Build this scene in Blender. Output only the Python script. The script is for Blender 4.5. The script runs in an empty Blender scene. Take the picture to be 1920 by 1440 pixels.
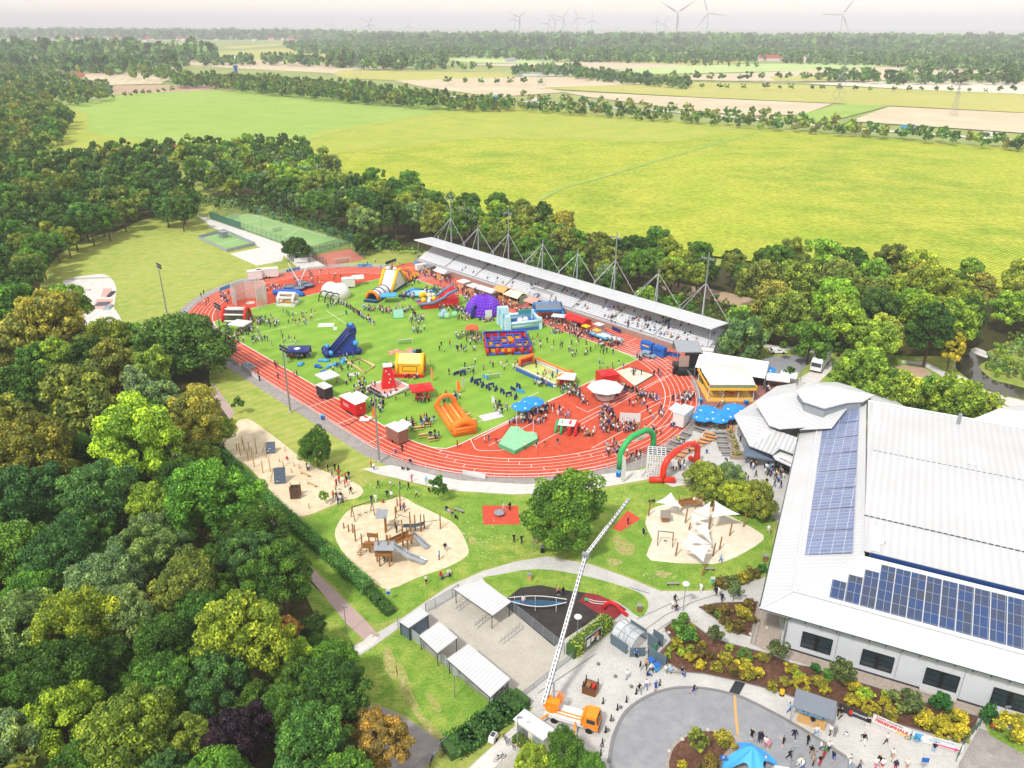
import bpy, math, random
import numpy as np
from mathutils import Vector, Matrix, geometry
random.seed(7); RNG = np.random.default_rng(7)
SC = bpy.context.scene; COL = SC.collection
rad = math.radians; cos = math.cos; sin = math.sin; PI = math.pi
# ---------------------------------------------------------------- camera
FPX, PITCH, ROLL, CAMH = 1485.0, 0.425, 0.002, 81.33       # focal length in pixels of a 1920 px wide frame
cam = bpy.data.objects.new('camera', bpy.data.cameras.new('camera')); COL.objects.link(cam)
cam.data.sensor_width = 36; cam.data.lens = 36*FPX/1920; cam.data.clip_start = .5; cam.data.clip_end = 60000
cam.matrix_world = Matrix.Translation((0,0,CAMH)) @ Matrix.Rotation(PI/2-PITCH,4,'X') @ Matrix.Rotation(ROLL,4,'Z')
SC.camera = cam
# ---------------------------------------------------------------- world and sun
SUN_EL, SUN_AZ = rad(52), rad(215)     # azimuth of the sun, clockwise from +Y (behind the camera, to the left)
w = bpy.data.worlds.new('World'); SC.world = w; w.use_nodes = True
nt = w.node_tree; nt.nodes.clear(); N = nt.nodes.new; L = nt.links.new
out = N('ShaderNodeOutputWorld'); bg = N('ShaderNodeBackground'); bg.inputs[1].default_value = .15
sky = N('ShaderNodeTexSky'); sky.sky_type = 'NISHITA'; sky.sun_disc = False
sky.sun_elevation = SUN_EL; sky.sun_rotation = SUN_AZ; sky.air_density = 1.2; sky.dust_density = 3.5
# a thin warm cloud sheet over most of the sky
tc = N('ShaderNodeTexCoord'); mp = N('ShaderNodeMapping'); mp.inputs['Scale'].default_value = (1.6,1.6,14)
nz = N('ShaderNodeTexNoise'); nz.inputs['Scale'].default_value = 2.2; nz.inputs['Detail'].default_value = 6; nz.inputs['Roughness'].default_value = .55
rp = N('ShaderNodeValToRGB'); e = rp.color_ramp.elements
e[0].position = .33; e[0].color = (.9,.9,.9,1); e[1].position = .7; e[1].color = (1,1,1,1)
cc = N('ShaderNodeMix'); cc.data_type = 'RGBA'; cc.inputs[6].default_value = (6.8,6.85,7.0,1); cc.inputs[7].default_value = (7.3,7.05,6.8,1)
mx = N('ShaderNodeMix'); mx.data_type = 'RGBA'
L(tc.outputs['Generated'], mp.inputs[0]); L(mp.outputs[0], nz.inputs[0]); L(nz.outputs[0], rp.inputs[0])

sx = N('ShaderNodeSeparateXYZ'); L(tc.outputs['Generated'], sx.inputs[0])       # warmer to the right, brighter towards the horizon
wx = N('ShaderNodeMath'); wx.operation = 'MULTIPLY_ADD'; wx.inputs[1].default_value = .9; wx.use_clamp = True; L(sx.outputs[0], wx.inputs[0]); L(nz.outputs[0], wx.inputs[2]); L(wx.outputs[0], cc.inputs[0])
hz_ = N('ShaderNodeMath'); hz_.operation = 'SUBTRACT'; hz_.inputs[0].default_value = 1; hz_.use_clamp = True; L(sx.outputs[2], hz_.inputs[1]); hp = N('ShaderNodeMath'); hp.operation = 'POWER'; hp.inputs[1].default_value = 9; L(hz_.outputs[0], hp.inputs[0])
hk = N('ShaderNodeMath'); hk.operation = 'MULTIPLY_ADD'; hk.inputs[1].default_value = .3; hk.inputs[2].default_value = 1; L(hp.outputs[0], hk.inputs[0]); hm_ = N('ShaderNodeMix'); hm_.data_type = 'RGBA'; hm_.inputs[7].default_value = (10.2,8.6,6.9,1); L(hp.outputs[0], hm_.inputs[0])
L(rp.outputs[0], mx.inputs[0]); L(sky.outputs[0], mx.inputs[6]); L(cc.outputs[2], mx.inputs[7])
L(mx.outputs[2], hm_.inputs[6]); L(hm_.outputs[2], bg.inputs[0]); L(bg.outputs[0], out.inputs[0])
sd = bpy.data.lights.new('sun', 'SUN'); sd.energy = 3.6; sd.angle = rad(6); sd.color = (1,.95,.87)
so = bpy.data.objects.new('sun', sd); COL.objects.link(so)
sdir = Vector((sin(SUN_AZ)*cos(SUN_EL), cos(SUN_AZ)*cos(SUN_EL), sin(SUN_EL)))
so.rotation_euler = sdir.to_track_quat('Z','Y').to_euler(); so.location = (0,0,300)
SC.view_settings.view_transform = 'Standard'; SC.view_settings.look = 'None'; SC.view_settings.gamma = 1
SC.view_settings.exposure = .08
SC.cycles.max_bounces = 5; SC.cycles.diffuse_bounces = 2; SC.cycles.glossy_bounces = 2; SC.cycles.transmission_bounces = 2
SC.cycles.transparent_max_bounces = 6; SC.cycles.volume_bounces = 0
SC.cycles.use_adaptive_sampling = True; SC.cycles.adaptive_threshold = .02
# ---------------------------------------------------------------- mapping helpers
def P(px, py, z=0.0):
    """a photograph pixel (1920x1440) carried down its ray to height z"""
    X = px-960; Y = 720-py; c, s = cos(ROLL), sin(ROLL)
    x = X*c+Y*s; y = -X*s+Y*c
    d = (x, FPX*cos(PITCH)+y*sin(PITCH), -FPX*sin(PITCH)+y*cos(PITCH)); t = (z-CAMH)/d[2]
    return (d[0]*t, d[1]*t, z)
def Pj(x, y, z=0.0):
    z -= CAMH; d = y*cos(PITCH)-z*sin(PITCH); u = y*sin(PITCH)+z*cos(PITCH)
    X = x/d*FPX; Y = u/d*FPX; c, s = cos(ROLL), sin(ROLL)
    return (960+X*c-Y*s, 720-(X*s+Y*c))
CX, CY, TH = -27.982, 209.524, -.815                     # centre and direction of the running track
def W(u, v, z=0.0):
    c, s = cos(TH), sin(TH); return (CX+u*c-v*s, CY+u*s+v*c, z)
def TT(px, py, z=0.0):
    x, y, _ = P(px, py, z); x -= CX; y -= CY; c, s = cos(TH), sin(TH); return (x*c+y*s, -x*s+y*c)
def topz(x, y, py):
    lo, hi = 0, 400
    for _ in range(40):
        m = (lo+hi)/2
        if Pj(x, y, m)[1] > py: lo = m
        else: hi = m
    return lo
def dist2(x, y): return math.hypot(x, y)
def lin(h):
    """sRGB hex to linear"""
    r = [int(h[i:i+2],16)/255 for i in (0,2,4)]
    return tuple(c/12.92 if c <= .04045 else ((c+.055)/1.055)**2.4 for c in r)
def inpoly(x, y, poly):
    ins = False; j = len(poly)-1
    for i in range(len(poly)):
        xi, yi = poly[i][:2]; xj, yj = poly[j][:2]
        if (yi > y) != (yj > y) and x < (xj-xi)*(y-yi)/(yj-yi)+xi: ins = not ins
        j = i
    return ins
def smooth(pts, n=5, closed=True):
    o = []; m = len(pts)
    rng = range(m) if closed else range(m-1)
    g = (lambda k: pts[k % m]) if closed else (lambda k: pts[max(0, min(m-1, k))])
    for i in rng:
        p0, p1, p2, p3 = g(i-1), g(i), g(i+1), g(i+2)
        for k in range(n):
            t = k/n
            o.append(tuple(.5*((2*p1[a])+(-p0[a]+p2[a])*t+(2*p0[a]-5*p1[a]+4*p2[a]-p3[a])*t*t+(-p0[a]+3*p1[a]-3*p2[a]+p3[a])*t**3) for a in range(len(p1))))
    if not closed: o.append(tuple(pts[-1]))
    return o
# ---------------------------------------------------------------- materials
MATS = {}
def nodes(m):
    m.use_nodes = True; t = m.node_tree
    b = next(n for n in t.nodes if n.type == 'BSDF_PRINCIPLED'); return t, b
def mat(name, col, rough=.6, metal=0.0, var=.12, scale=1.5, spec=.3, bump=0.0, alpha=1.0, emit=None, gloss=None):
    """procedural paint: base colour broken up by two noises"""
    if name in MATS: return MATS[name]
    if isinstance(col, str): col = lin(col)
    m = bpy.data.materials.new(name); MATS[name] = m; t, b = nodes(m); N = t.nodes.new; L = t.links.new
    tc = N('ShaderNodeTexCoord'); nz = N('ShaderNodeTexNoise'); nz.inputs['Scale'].default_value = scale; nz.inputs['Detail'].default_value = 5
    L(tc.outputs['Object'], nz.inputs[0])
    mx = N('ShaderNodeMix'); mx.data_type = 'RGBA'
    mx.inputs[6].default_value = (*[c*(1-var) for c in col],1); mx.inputs[7].default_value = (*[min(1,c*(1+var)) for c in col],1)
    L(nz.outputs[0], mx.inputs[0]); L(mx.outputs[2], b.inputs['Base Color'])
    b.inputs['Roughness'].default_value = rough; b.inputs['Metallic'].default_value = metal; b.inputs['Specular IOR Level'].default_value = spec
    if bump:
        bp = N('ShaderNodeBump'); bp.inputs['Strength'].default_value = bump; bp.inputs['Distance'].default_value = .1
        L(nz.outputs[0], bp.inputs['Height']); L(bp.outputs[0], b.inputs['Normal'])
    if alpha < 1: b.inputs['Alpha'].default_value = alpha
    return m
def ground_mat(name, cols, scales=(.02,.25,3.0), rough=.9, fine=.25, wave=None, bumpd=.05, bump=.4, contrast=2.2):
    """three colours mixed by a broad and a middle noise, broken by a fine one; wave=(angle, period, strength) adds rows"""
    if name in MATS: return MATS[name]
    cols = [lin(c) if isinstance(c, str) else c for c in cols]
    m = bpy.data.materials.new(name); MATS[name] = m; t, b = nodes(m); N = t.nodes.new; L = t.links.new
    tc = N('ShaderNodeTexCoord'); S = tc.outputs['Object']
    def nz(sc, det=4):
        n = N('ShaderNodeTexNoise'); n.inputs['Scale'].default_value = sc; n.inputs['Detail'].default_value = det; n.inputs['Roughness'].default_value = .6; L(S, n.inputs[0]); return n.outputs[0]
    def boost(o, k):
        a = N('ShaderNodeMath'); a.operation = 'SUBTRACT'; a.inputs[1].default_value = .5; L(o, a.inputs[0])
        c = N('ShaderNodeMath'); c.operation = 'MULTIPLY_ADD'; c.inputs[1].default_value = k; c.inputs[2].default_value = .5; c.use_clamp = True; L(a.outputs[0], c.inputs[0]); return c.outputs[0]
    def mix(f, A, B):
        x = N('ShaderNodeMix'); x.data_type = 'RGBA'; L(f, x.inputs[0])
        for sct, v in ((6,A),(7,B)):
            if isinstance(v, tuple): x.inputs[sct].default_value = (*v,1)
            else: L(v, x.inputs[sct])
        return x.outputs[2]
    c = mix(boost(nz(scales[0]), contrast*1.6), cols[0], cols[1])
    if len(cols) > 2: c = mix(boost(nz(scales[1]), contrast*1.3), c, cols[2])
    f = boost(nz(scales[2], 8), contrast)
    dk = N('ShaderNodeMath'); dk.operation = 'MULTIPLY_ADD'; dk.inputs[1].default_value = fine*2; dk.inputs[2].default_value = 1-fine; L(f, dk.inputs[0])
    hgt = dk.outputs[0]
    if wave:
        mp = N('ShaderNodeMapping'); mp.inputs['Rotation'].default_value = (0,0,wave[0]); L(S, mp.inputs[0])
        wv = N('ShaderNodeTexWave'); wv.inputs['Scale'].default_value = .314/wave[1]*1.0; wv.inputs['Distortion'].default_value = wave[3] if len(wave) > 3 else 1.2
        wv.inputs['Detail'].default_value = 3; wv.inputs['Detail Scale'].default_value = 1.5; L(mp.outputs[0], wv.inputs[0])
        k = N('ShaderNodeMath'); k.operation = 'MULTIPLY_ADD'; k.inputs[1].default_value = wave[2]*2; k.inputs[2].default_value = 1-wave[2]; L(wv.outputs['Fac'], k.inputs[0])
        q = N('ShaderNodeMath'); q.operation = 'MULTIPLY'; L(k.outputs[0], q.inputs[0]); L(hgt, q.inputs[1]); hgt = q.outputs[0]
    vm = N('ShaderNodeVectorMath'); vm.operation = 'SCALE'; L(c, vm.inputs[0]); L(hgt, vm.inputs['Scale'])
    L(vm.outputs[0], b.inputs['Base Color']); b.inputs['Roughness'].default_value = rough; b.inputs['Specular IOR Level'].default_value = .15
    if bump:
        bp = N('ShaderNodeBump'); bp.inputs['Strength'].default_value = bump; bp.inputs['Distance'].default_value = bumpd; L(hgt, bp.inputs['Height']); L(bp.outputs[0], b.inputs['Normal'])
    return m
def brick_mat(name, c1, c2, mortar, sx=4.0, w=.5, h=.25, rot=0.0, msize=.02, rough=.8, big=.15):
    if name in MATS: return MATS[name]
    m = bpy.data.materials.new(name); MATS[name] = m; t, b = nodes(m); N = t.nodes.new; L = t.links.new
    tc = N('ShaderNodeTexCoord'); mp = N('ShaderNodeMapping'); mp.inputs['Rotation'].default_value = (0,0,rot); L(tc.outputs['Object'], mp.inputs[0])
    br = N('ShaderNodeTexBrick'); br.inputs['Color1'].default_value = (*lin(c1),1); br.inputs['Color2'].default_value = (*lin(c2),1); br.inputs['Mortar'].default_value = (*lin(mortar),1)
    br.inputs['Scale'].default_value = sx; br.inputs['Brick Width'].default_value = w; br.inputs['Row Height'].default_value = h; br.inputs['Mortar Size'].default_value = msize
    L(mp.outputs[0], br.inputs[0])
    nz = N('ShaderNodeTexNoise'); nz.inputs['Scale'].default_value = .35; nz.inputs['Detail'].default_value = 8; L(tc.outputs['Object'], nz.inputs[0])
    k = N('ShaderNodeMath'); k.operation = 'MULTIPLY_ADD'; k.inputs[1].default_value = big*2; k.inputs[2].default_value = 1-big; L(nz.outputs[0], k.inputs[0])
    vm = N('ShaderNodeVectorMath'); vm.operation = 'SCALE'; L(br.outputs[0], vm.inputs[0]); L(k.outputs[0], vm.inputs['Scale']); L(vm.outputs[0], b.inputs['Base Color'])
    b.inputs['Roughness'].default_value = rough; b.inputs['Specular IOR Level'].default_value = .2
    return m
def objcol_mat(name, rough=.8, transl=0.0, attr=False, spec=.15):
    """colour from the object's own colour (times a colour attribute)"""
    if name in MATS: return MATS[name]
    m = bpy.data.materials.new(name); MATS[name] = m; t, b = nodes(m); N = t.nodes.new; L = t.links.new
    oi = N('ShaderNodeObjectInfo'); c = oi.outputs['Color']
    if attr:
        at = N('ShaderNodeAttribute'); at.attribute_name = 'tc'; vm = N('ShaderNodeVectorMath'); vm.operation = 'MULTIPLY'
        L(c, vm.inputs[0]); L(at.outputs['Color'], vm.inputs[1]); c = vm.outputs[0]
    else:
        tc = N('ShaderNodeTexCoord'); nz = N('ShaderNodeTexNoise'); nz.inputs['Scale'].default_value = 6; L(tc.outputs['Object'], nz.inputs[0])
        k = N('ShaderNodeMath'); k.operation = 'MULTIPLY_ADD'; k.inputs[1].default_value = .4; k.inputs[2].default_value = .8; L(nz.outputs[0], k.inputs[0])
        vm = N('ShaderNodeVectorMath'); vm.operation = 'SCALE'; L(c, vm.inputs[0]); L(k.outputs[0], vm.inputs['Scale']); c = vm.outputs[0]
    L(c, b.inputs['Base Color']); b.inputs['Roughness'].default_value = rough; b.inputs['Specular IOR Level'].default_value = spec
    if transl:
        tr = N('ShaderNodeBsdfTranslucent'); L(c, tr.inputs[0]); ms = N('ShaderNodeMixShader'); ms.inputs[0].default_value = transl
        o = next(n for n in t.nodes if n.type == 'OUTPUT_MATERIAL'); L(b.outputs[0], ms.inputs[1]); L(tr.outputs[0], ms.inputs[2]); L(ms.outputs[0], o.inputs[0])
    return m
def rib_mat(name, col, ang=0.0, period=.4, rough=.45, depth=.5, metal=0.0, dirt=.08, dscale=.3):
    """ribbed sheet metal: bump and faint tone from a wave"""
    if name in MATS: return MATS[name]
    if isinstance(col, str): col = lin(col)
    m = bpy.data.materials.new(name); MATS[name] = m; t, b = nodes(m); N = t.nodes.new; L = t.links.new
    tc = N('ShaderNodeTexCoord'); mp = N('ShaderNodeMapping'); mp.inputs['Rotation'].default_value = (0,0,-ang); L(tc.outputs['Object'], mp.inputs[0])
    wv = N('ShaderNodeTexWave'); wv.inputs['Scale'].default_value = .314/period; wv.inputs['Distortion'].default_value = 0; L(mp.outputs[0], wv.inputs[0])
    nz = N('ShaderNodeTexNoise'); nz.inputs['Scale'].default_value = dscale; nz.inputs['Detail'].default_value = 8; L(tc.outputs['Object'], nz.inputs[0])
    k = N('ShaderNodeMath'); k.operation = 'MULTIPLY_ADD'; k.inputs[1].default_value = .12*depth; k.inputs[2].default_value = 1-dirt-.1*depth; L(wv.outputs['Fac'], k.inputs[0])
    k2 = N('ShaderNodeMath'); k2.operation = 'MULTIPLY_ADD'; k2.inputs[1].default_value = 2*dirt; L(nz.outputs[0], k2.inputs[0]); L(k.outputs[0], k2.inputs[2])
    vm = N('ShaderNodeVectorMath'); vm.operation = 'SCALE'; vm.inputs[0].default_value = col; L(k2.outputs[0], vm.inputs['Scale']); L(vm.outputs[0], b.inputs['Base Color'])
    bp = N('ShaderNodeBump'); bp.inputs['Strength'].default_value = depth; bp.inputs['Distance'].default_value = .04; L(wv.outputs['Fac'], bp.inputs['Height']); L(bp.outputs[0], b.inputs['Normal'])
    b.inputs['Roughness'].default_value = rough; b.inputs['Metallic'].default_value = metal
    return m
# ---------------------------------------------------------------- mesh builder
class M:
    """collects shapes, then links them as ONE mesh object"""
    def __init__(s): s.v = []; s.f = []; s.m = []; s.k = 0; s.X = None
    def use(s, k): s.k = k; return s
    def add(s, vs, fs):
        n = len(s.v)
        if s.X is not None: vs = [tuple(s.X @ Vector(q)) for q in vs]
        s.v += [tuple(q) for q in vs]; s.f += [tuple(n+i for i in f) for f in fs]; s.m += [s.k]*len(fs); return s
    def box(s, cx, cy, cz, sx, sy, sz, rz=0.0):
        c, q = cos(rz), sin(rz); vs = []
        for z in (-.5,.5):
            for x, y in ((-.5,-.5),(.5,-.5),(.5,.5),(-.5,.5)):
                X, Y = x*sx, y*sy; vs.append((cx+X*c-Y*q, cy+X*q+Y*c, cz+z*sz))
        return s.add(vs, [(3,2,1,0),(4,5,6,7),(0,1,5,4),(1,2,6,5),(2,3,7,6),(3,0,4,7)])
    def bz(s, cx, cy, z0, sx, sy, sz, rz=0.0): return s.box(cx, cy, z0+sz/2, sx, sy, sz, rz)
    def frus(s, cx, cy, z0, z1, a, b, a2, b2, rz=0.0):
        c, q = cos(rz), sin(rz); vs = []
        for z, A, B in ((z0,a,b),(z1,a2,b2)):
            for x, y in ((-.5,-.5),(.5,-.5),(.5,.5),(-.5,.5)):
                X, Y = x*A, y*B; vs.append((cx+X*c-Y*q, cy+X*q+Y*c, z))
        return s.add(vs, [(3,2,1,0),(4,5,6,7),(0,1,5,4),(1,2,6,5),(2,3,7,6),(3,0,4,7)])
    def tube(s, pts, r, n=8, closed=False, cap=True):
        pts = [Vector(p) for p in pts]; m = len(pts); rs = r if isinstance(r, (list,tuple)) else [r]*m; vs = []; fs = []
        prev = None
        for i, p in enumerate(pts):
            a = pts[(i-1) % m] if (closed or i > 0) else p; b = pts[(i+1) % m] if (closed or i < m-1) else p
            d = (b-a); d = d.normalized() if d.length > 1e-9 else Vector((0,0,1))
            if prev is None:
                u = d.cross(Vector((0,0,1)));
                if u.length < .05: u = d.cross(Vector((0,1,0)))
                u.normalize()
            else:
                u = prev-d*prev.dot(d)
                if u.length < 1e-6: u = d.cross(Vector((1,0,0)))
                u.normalize()
            prev = u; v = d.cross(u)
            for k in range(n):
                t = 2*PI*(k+.5)/n; vs.append(p+(u*cos(t)+v*sin(t))*rs[i])
        for i in range(m if closed else m-1):
            j = (i+1) % m
            for k in range(n): fs.append((i*n+k, j*n+k, j*n+(k+1)%n, i*n+(k+1)%n))
        if cap and not closed: fs += [tuple(range(n)), tuple((m-1)*n+n-1-k for k in range(n))]
        return s.add(vs, fs)
    def bar(s, a, b, r, n=6): return s.tube([a, b], r, n)
    def lathe(s, cx, cy, prof, n=16, a0=0.0, a1=2*PI):
        full = abs(a1-a0-2*PI) < 1e-6; nn = n if full else n+1; vs = []; fs = []
        for r, z in prof:
            for k in range(nn): t = a0+(a1-a0)*k/n; vs.append((cx+r*cos(t), cy+r*sin(t), z))
        for i in range(len(prof)-1):
            for k in range(n):
                k2 = (k+1) % nn if full else k+1; fs.append((i*nn+k, i*nn+k2, (i+1)*nn+k2, (i+1)*nn+k))
        return s.add(vs, fs)
    def cyl(s, cx, cy, z0, z1, r, n=12, r1=None):
        r1 = r if r1 is None else r1; s.lathe(cx, cy, [(r,z0),(r1,z1)], n)
        k = len(s.v)
        a = [(cx+r*cos(2*PI*i/n), cy+r*sin(2*PI*i/n), z0) for i in range(n)]; b = [(cx+r1*cos(2*PI*i/n), cy+r1*sin(2*PI*i/n), z1) for i in range(n)]
        return s.add(a+b, [tuple(range(n-1,-1,-1)), tuple(range(n,2*n))])
    def ball(s, cx, cy, cz, r, n=10, m=6, sz=1.0): return s.lathe(cx, cy, [(r*sin(PI*i/m)+1e-4, cz-r*sz*cos(PI*i/m)) for i in range(m+1)], n)
    def prism(s, poly, z0, z1):
        n = len(poly)
        if sum(poly[i][0]*poly[(i+1)%n][1]-poly[(i+1)%n][0]*poly[i][1] for i in range(n)) < 0: poly = poly[::-1]
        vs = [(p[0],p[1],z0) for p in poly]+[(p[0],p[1],z1) for p in poly]
        return s.add(vs, [tuple(range(n-1,-1,-1)), tuple(range(n,2*n))]+[(i,(i+1)%n,n+(i+1)%n,n+i) for i in range(n)])
    def slab(s, pts, t):
        """a sheet of any outline with a height for each corner, t thick downwards"""
        n = len(pts); pts = list(pts)
        if sum(pts[i][0]*pts[(i+1)%n][1]-pts[(i+1)%n][0]*pts[i][1] for i in range(n)) < 0: pts = pts[::-1]
        vs = [tuple(p) for p in pts]+[(p[0],p[1],p[2]-t) for p in pts]
        return s.add(vs, [tuple(range(n)), tuple(range(2*n-1,n-1,-1))]+[((i+1)%n,i,n+i,n+(i+1)%n) for i in range(n)])
    def face(s, pts): return s.add(pts, [tuple(range(len(pts)))])
    def strip(s, pts, wd, z=None, closed=False):
        """flat ribbon along a line"""
        m = len(pts); vs = []
        for i, p in enumerate(pts):
            a = pts[(i-1)%m] if (closed or i > 0) else p; b = pts[(i+1)%m] if (closed or i < m-1) else p
            dx, dy = b[0]-a[0], b[1]-a[1]; l = math.hypot(dx,dy) or 1; ox, oy = -dy/l*wd/2, dx/l*wd/2; zz = z if z is not None else p[2]
            vs += [(p[0]+ox,p[1]+oy,zz),(p[0]-ox,p[1]-oy,zz)]
        return s.add(vs, [(2*i+1, 2*((i+1)%m)+1, 2*((i+1)%m), 2*i) for i in range(m if closed else m-1)])
    def build(s, name, mats, parent=None, smooth=False, loc=None):
        me = bpy.data.meshes.new(name); me.from_pydata(s.v, [], s.f)
        if not isinstance(mats, (list,tuple)): mats = [mats]
        for q in mats: me.materials.append(q)
        if len(mats) > 1: me.polygons.foreach_set('material_index', s.m)
        if smooth: me.polygons.foreach_set('use_smooth', [True]*len(me.polygons))
        me.update(); o = bpy.data.objects.new(name, me); COL.objects.link(o)
        if parent is not None: o.parent = parent
        if loc is not None: o.location = loc
        return o
def tag(o, label=None, cat=None, group=None, kind=None):
    if label: o['label'] = label
    if cat: o['category'] = cat
    if group: o['group'] = group
    if kind: o['kind'] = kind
    return o
def thing(name, label, cat, loc=(0,0,0), rz=0.0, group=None):
    o = bpy.data.objects.new(name, None); o.empty_display_size = .5; COL.objects.link(o)
    o.location = loc; o.rotation_euler = (0,0,rz); return tag(o, label, cat, group)
def struct(name, mb, m, smooth=False, kind='structure'): return tag(mb.build(name, m, None, smooth), kind=kind)
def copy_tree(root, loc, rz=None, label=None, group=None, scale=None):
    r = root.copy(); COL.objects.link(r); r.location = loc
    if rz is not None: r.rotation_euler = (0,0,rz)
    if scale is not None: r.scale = (scale,)*3
    if label: r['label'] = label
    if group: r['group'] = group
    for ch in list(root.children):
        c = ch.copy(); COL.objects.link(c); c.parent = r
        for g in list(ch.children):
            d = g.copy(); COL.objects.link(d); d.parent = c
    return r
def text(s, size, m, parent, loc, rot, name='lettering', ext=.01, sx=1.0, bold=0.0):
    cu = bpy.data.curves.new('t', 'FONT'); cu.body = s; cu.size = size; cu.extrude = ext; cu.align_x = 'CENTER'; cu.align_y = 'CENTER'; cu.offset = bold
    o = bpy.data.objects.new('t', cu); COL.objects.link(o); dg = bpy.context.evaluated_depsgraph_get()
    me = bpy.data.meshes.new_from_object(o.evaluated_get(dg)); bpy.data.objects.remove(o); me.materials.clear(); me.materials.append(m)
    q = bpy.data.objects.new(name, me); COL.objects.link(q); q.parent = parent; q.location = loc; q.rotation_euler = rot; q.scale = (sx,1,1); return q
def PP(pts, z=0.0): return [P(p[0], p[1], z if len(p) < 3 else p[2]) for p in pts]
def region(name, pts, z, m, sm=0, kind='structure'):
    poly = PP(pts)
    if sm: poly = smooth(poly, sm)
    poly = [(p[0],p[1]) for p in poly]; n = len(poly)
    tris = geometry.tessellate_polygon([[Vector((x,y,0)) for x, y in poly]])
    mb = M(); mb.v = [(x,y,z) for x, y in poly]
    for t in tris:
        a, b, c = [poly[i] for i in t]
        if (b[0]-a[0])*(c[1]-a[1])-(c[0]-a[0])*(b[1]-a[1]) < 0: t = t[::-1]
        mb.f.append(tuple(t)); mb.m.append(0)
    return struct(name, mb, m, kind=kind)
# ================================================================ GROUND, FIELDS, PATHS
g_meadow = ground_mat('meadow_grass', ['869644','748e3a','9c9e54'], (.03,.22,2.2), fine=.26)
g_lawn = ground_mat('lawn_grass', ['76973a','98a24a','648a2e'], (.07,.45,3.0), fine=.3, contrast=2.8)
g_dry = ground_mat('dry_meadow', ['8e9e48','7c963e','a2a456'], (.035,.3,2.6), fine=.16, wave=(.9,2.6,.06,3.0))
g_pitch = ground_mat('pitch_grass', ['729c34','68932e','83a440'], (.05,.2,5.0), fine=.14, wave=(-TH,5.5,.05,.2))
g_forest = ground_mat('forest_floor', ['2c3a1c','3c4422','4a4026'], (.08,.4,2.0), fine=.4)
g_worn = ground_mat('worn_grass', ['a09a5c','b3a578','7f8c40'], (.5,2.0,6), fine=.3, contrast=3)
g_far = ground_mat('farmland', ['8a9856','a39f66','7a8e50'], (.0012,.005,.03), fine=.15)
g_maize = ground_mat('maize_field', ['95a62e','80962a','a3a83a'], (.007,.035,.5), fine=.26, contrast=3, wave=(-TH+.05,1.5,.2,.8), bumpd=.4, bump=.6)
g_maize2 = ground_mat('maize_field_light', ['96a440','8a9c3a','a4a848'], (.006,.04,.35), fine=.12, wave=(-TH+.05,1.5,.14,.8), bumpd=.3)
g_crop = ground_mat('green_crop', ['8ca850','9aae5a','86a246'], (.006,.03,.3), fine=.08, wave=(.25,6,.04,1.0))
g_beige = ground_mat('stubble_field', ['c3b39a','cbbda4','b9aa8e'], (.004,.02,.15), fine=.08, wave=(-.35,14,.05,1.0))
g_brown = ground_mat('ploughed_field', ['b29a82','a88e78'], (.01,.05,.2), fine=.1)
g_yel = ground_mat('yellow_field', ['b0ac62','a2a456'], (.004,.02,.15), fine=.08)
g_lgreen = ground_mat('pale_green_field', ['b0c083','a3ba74'], (.004,.02,.15), fine=.08)
g_tart = ground_mat('red_running_track', ['b9492f','ad4029','c2553c'], (.08,.6,5), fine=.2, bump=.1, rough=.8)
g_sand = ground_mat('play_sand', ['d2c3a8','dccfb6','c6b496'], (.1,.6,3), fine=.12, bumpd=.08)
g_sandw = ground_mat('pale_sand', ['d2c9b8','dbd4c6','c8bda8'], (.1,.6,3), fine=.1, bumpd=.08)
g_conc = ground_mat('pale_concrete', ['c9c6c2','d2cfcc','bdb9b4'], (.1,.5,3), fine=.08, bump=.1)
g_gravel = ground_mat('grey_gravel', ['96918f','a29d9a','8a8482'], (.1,.8,8), fine=.3)
g_asph = ground_mat('asphalt', ['8c8e93','979a9e','84868b'], (.15,.7,8), fine=.2, bump=.2)
g_mulch = ground_mat('bark_mulch', ['6a4a3c','7c5a48','54392e'], (.3,1.5,9), fine=.45, bumpd=.1, bump=.8)
g_rubk = ground_mat('black_rubber', ['2e292c','39343a','3d3a34'], (.25,.8,6), fine=.2)
g_rubr = ground_mat('dark_red_rubber', ['7c2c30','883338'], (.3,.8,6), fine=.2)
g_rubo = ground_mat('red_rubber', ['c2503c','b94834'], (.3,.8,6), fine=.12)
b_pave = brick_mat('plaza_pavers', 'b6b5b2','c4c3c0','9c9b98', sx=1.6, w=.5, h=.25, rot=.45, msize=.025, big=.22)
b_yard = brick_mat('yard_pavers', 'ada89e','b8b3a9','97928a', sx=1.6, rot=.7, msize=.02, big=.18)
b_pink = brick_mat('pink_pavers', 'ac9591','b7a29e','96817c', sx=2.2, rot=.8, msize=.03)
b_red = brick_mat('red_brick_pavers', '8e625b','9a6e66','7c554f', sx=2.0, rot=.3, msize=.03)
b_strip = brick_mat('grey_brown_pavers', '9a8d83','aca096','857a70', sx=2.0, w=.5, h=.5, rot=.45, msize=.03)

# one ground sheet to the horizon: fine near, coarse far, with low hills on the far left
mb = M(); xs = [-40000,-20000,-9000,-5000,-2500,-1000,-300,300,1000,2500,5000,9000,20000,40000]; ys = [-200,60,400,1200,2500,4000,6000,9000,14000,22000,40000]
for j, y in enumerate(ys):
    for i, x in enumerate(xs):
        mb.v.append((x,y,-.05))
nx = len(xs)
for j in range(len(ys)-1):
    for i in range(nx-1): mb.f.append((j*nx+i,j*nx+i+1,(j+1)*nx+i+1,(j+1)*nx+i)); mb.m.append(0)
struct('ground', mb, g_far)
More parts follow.
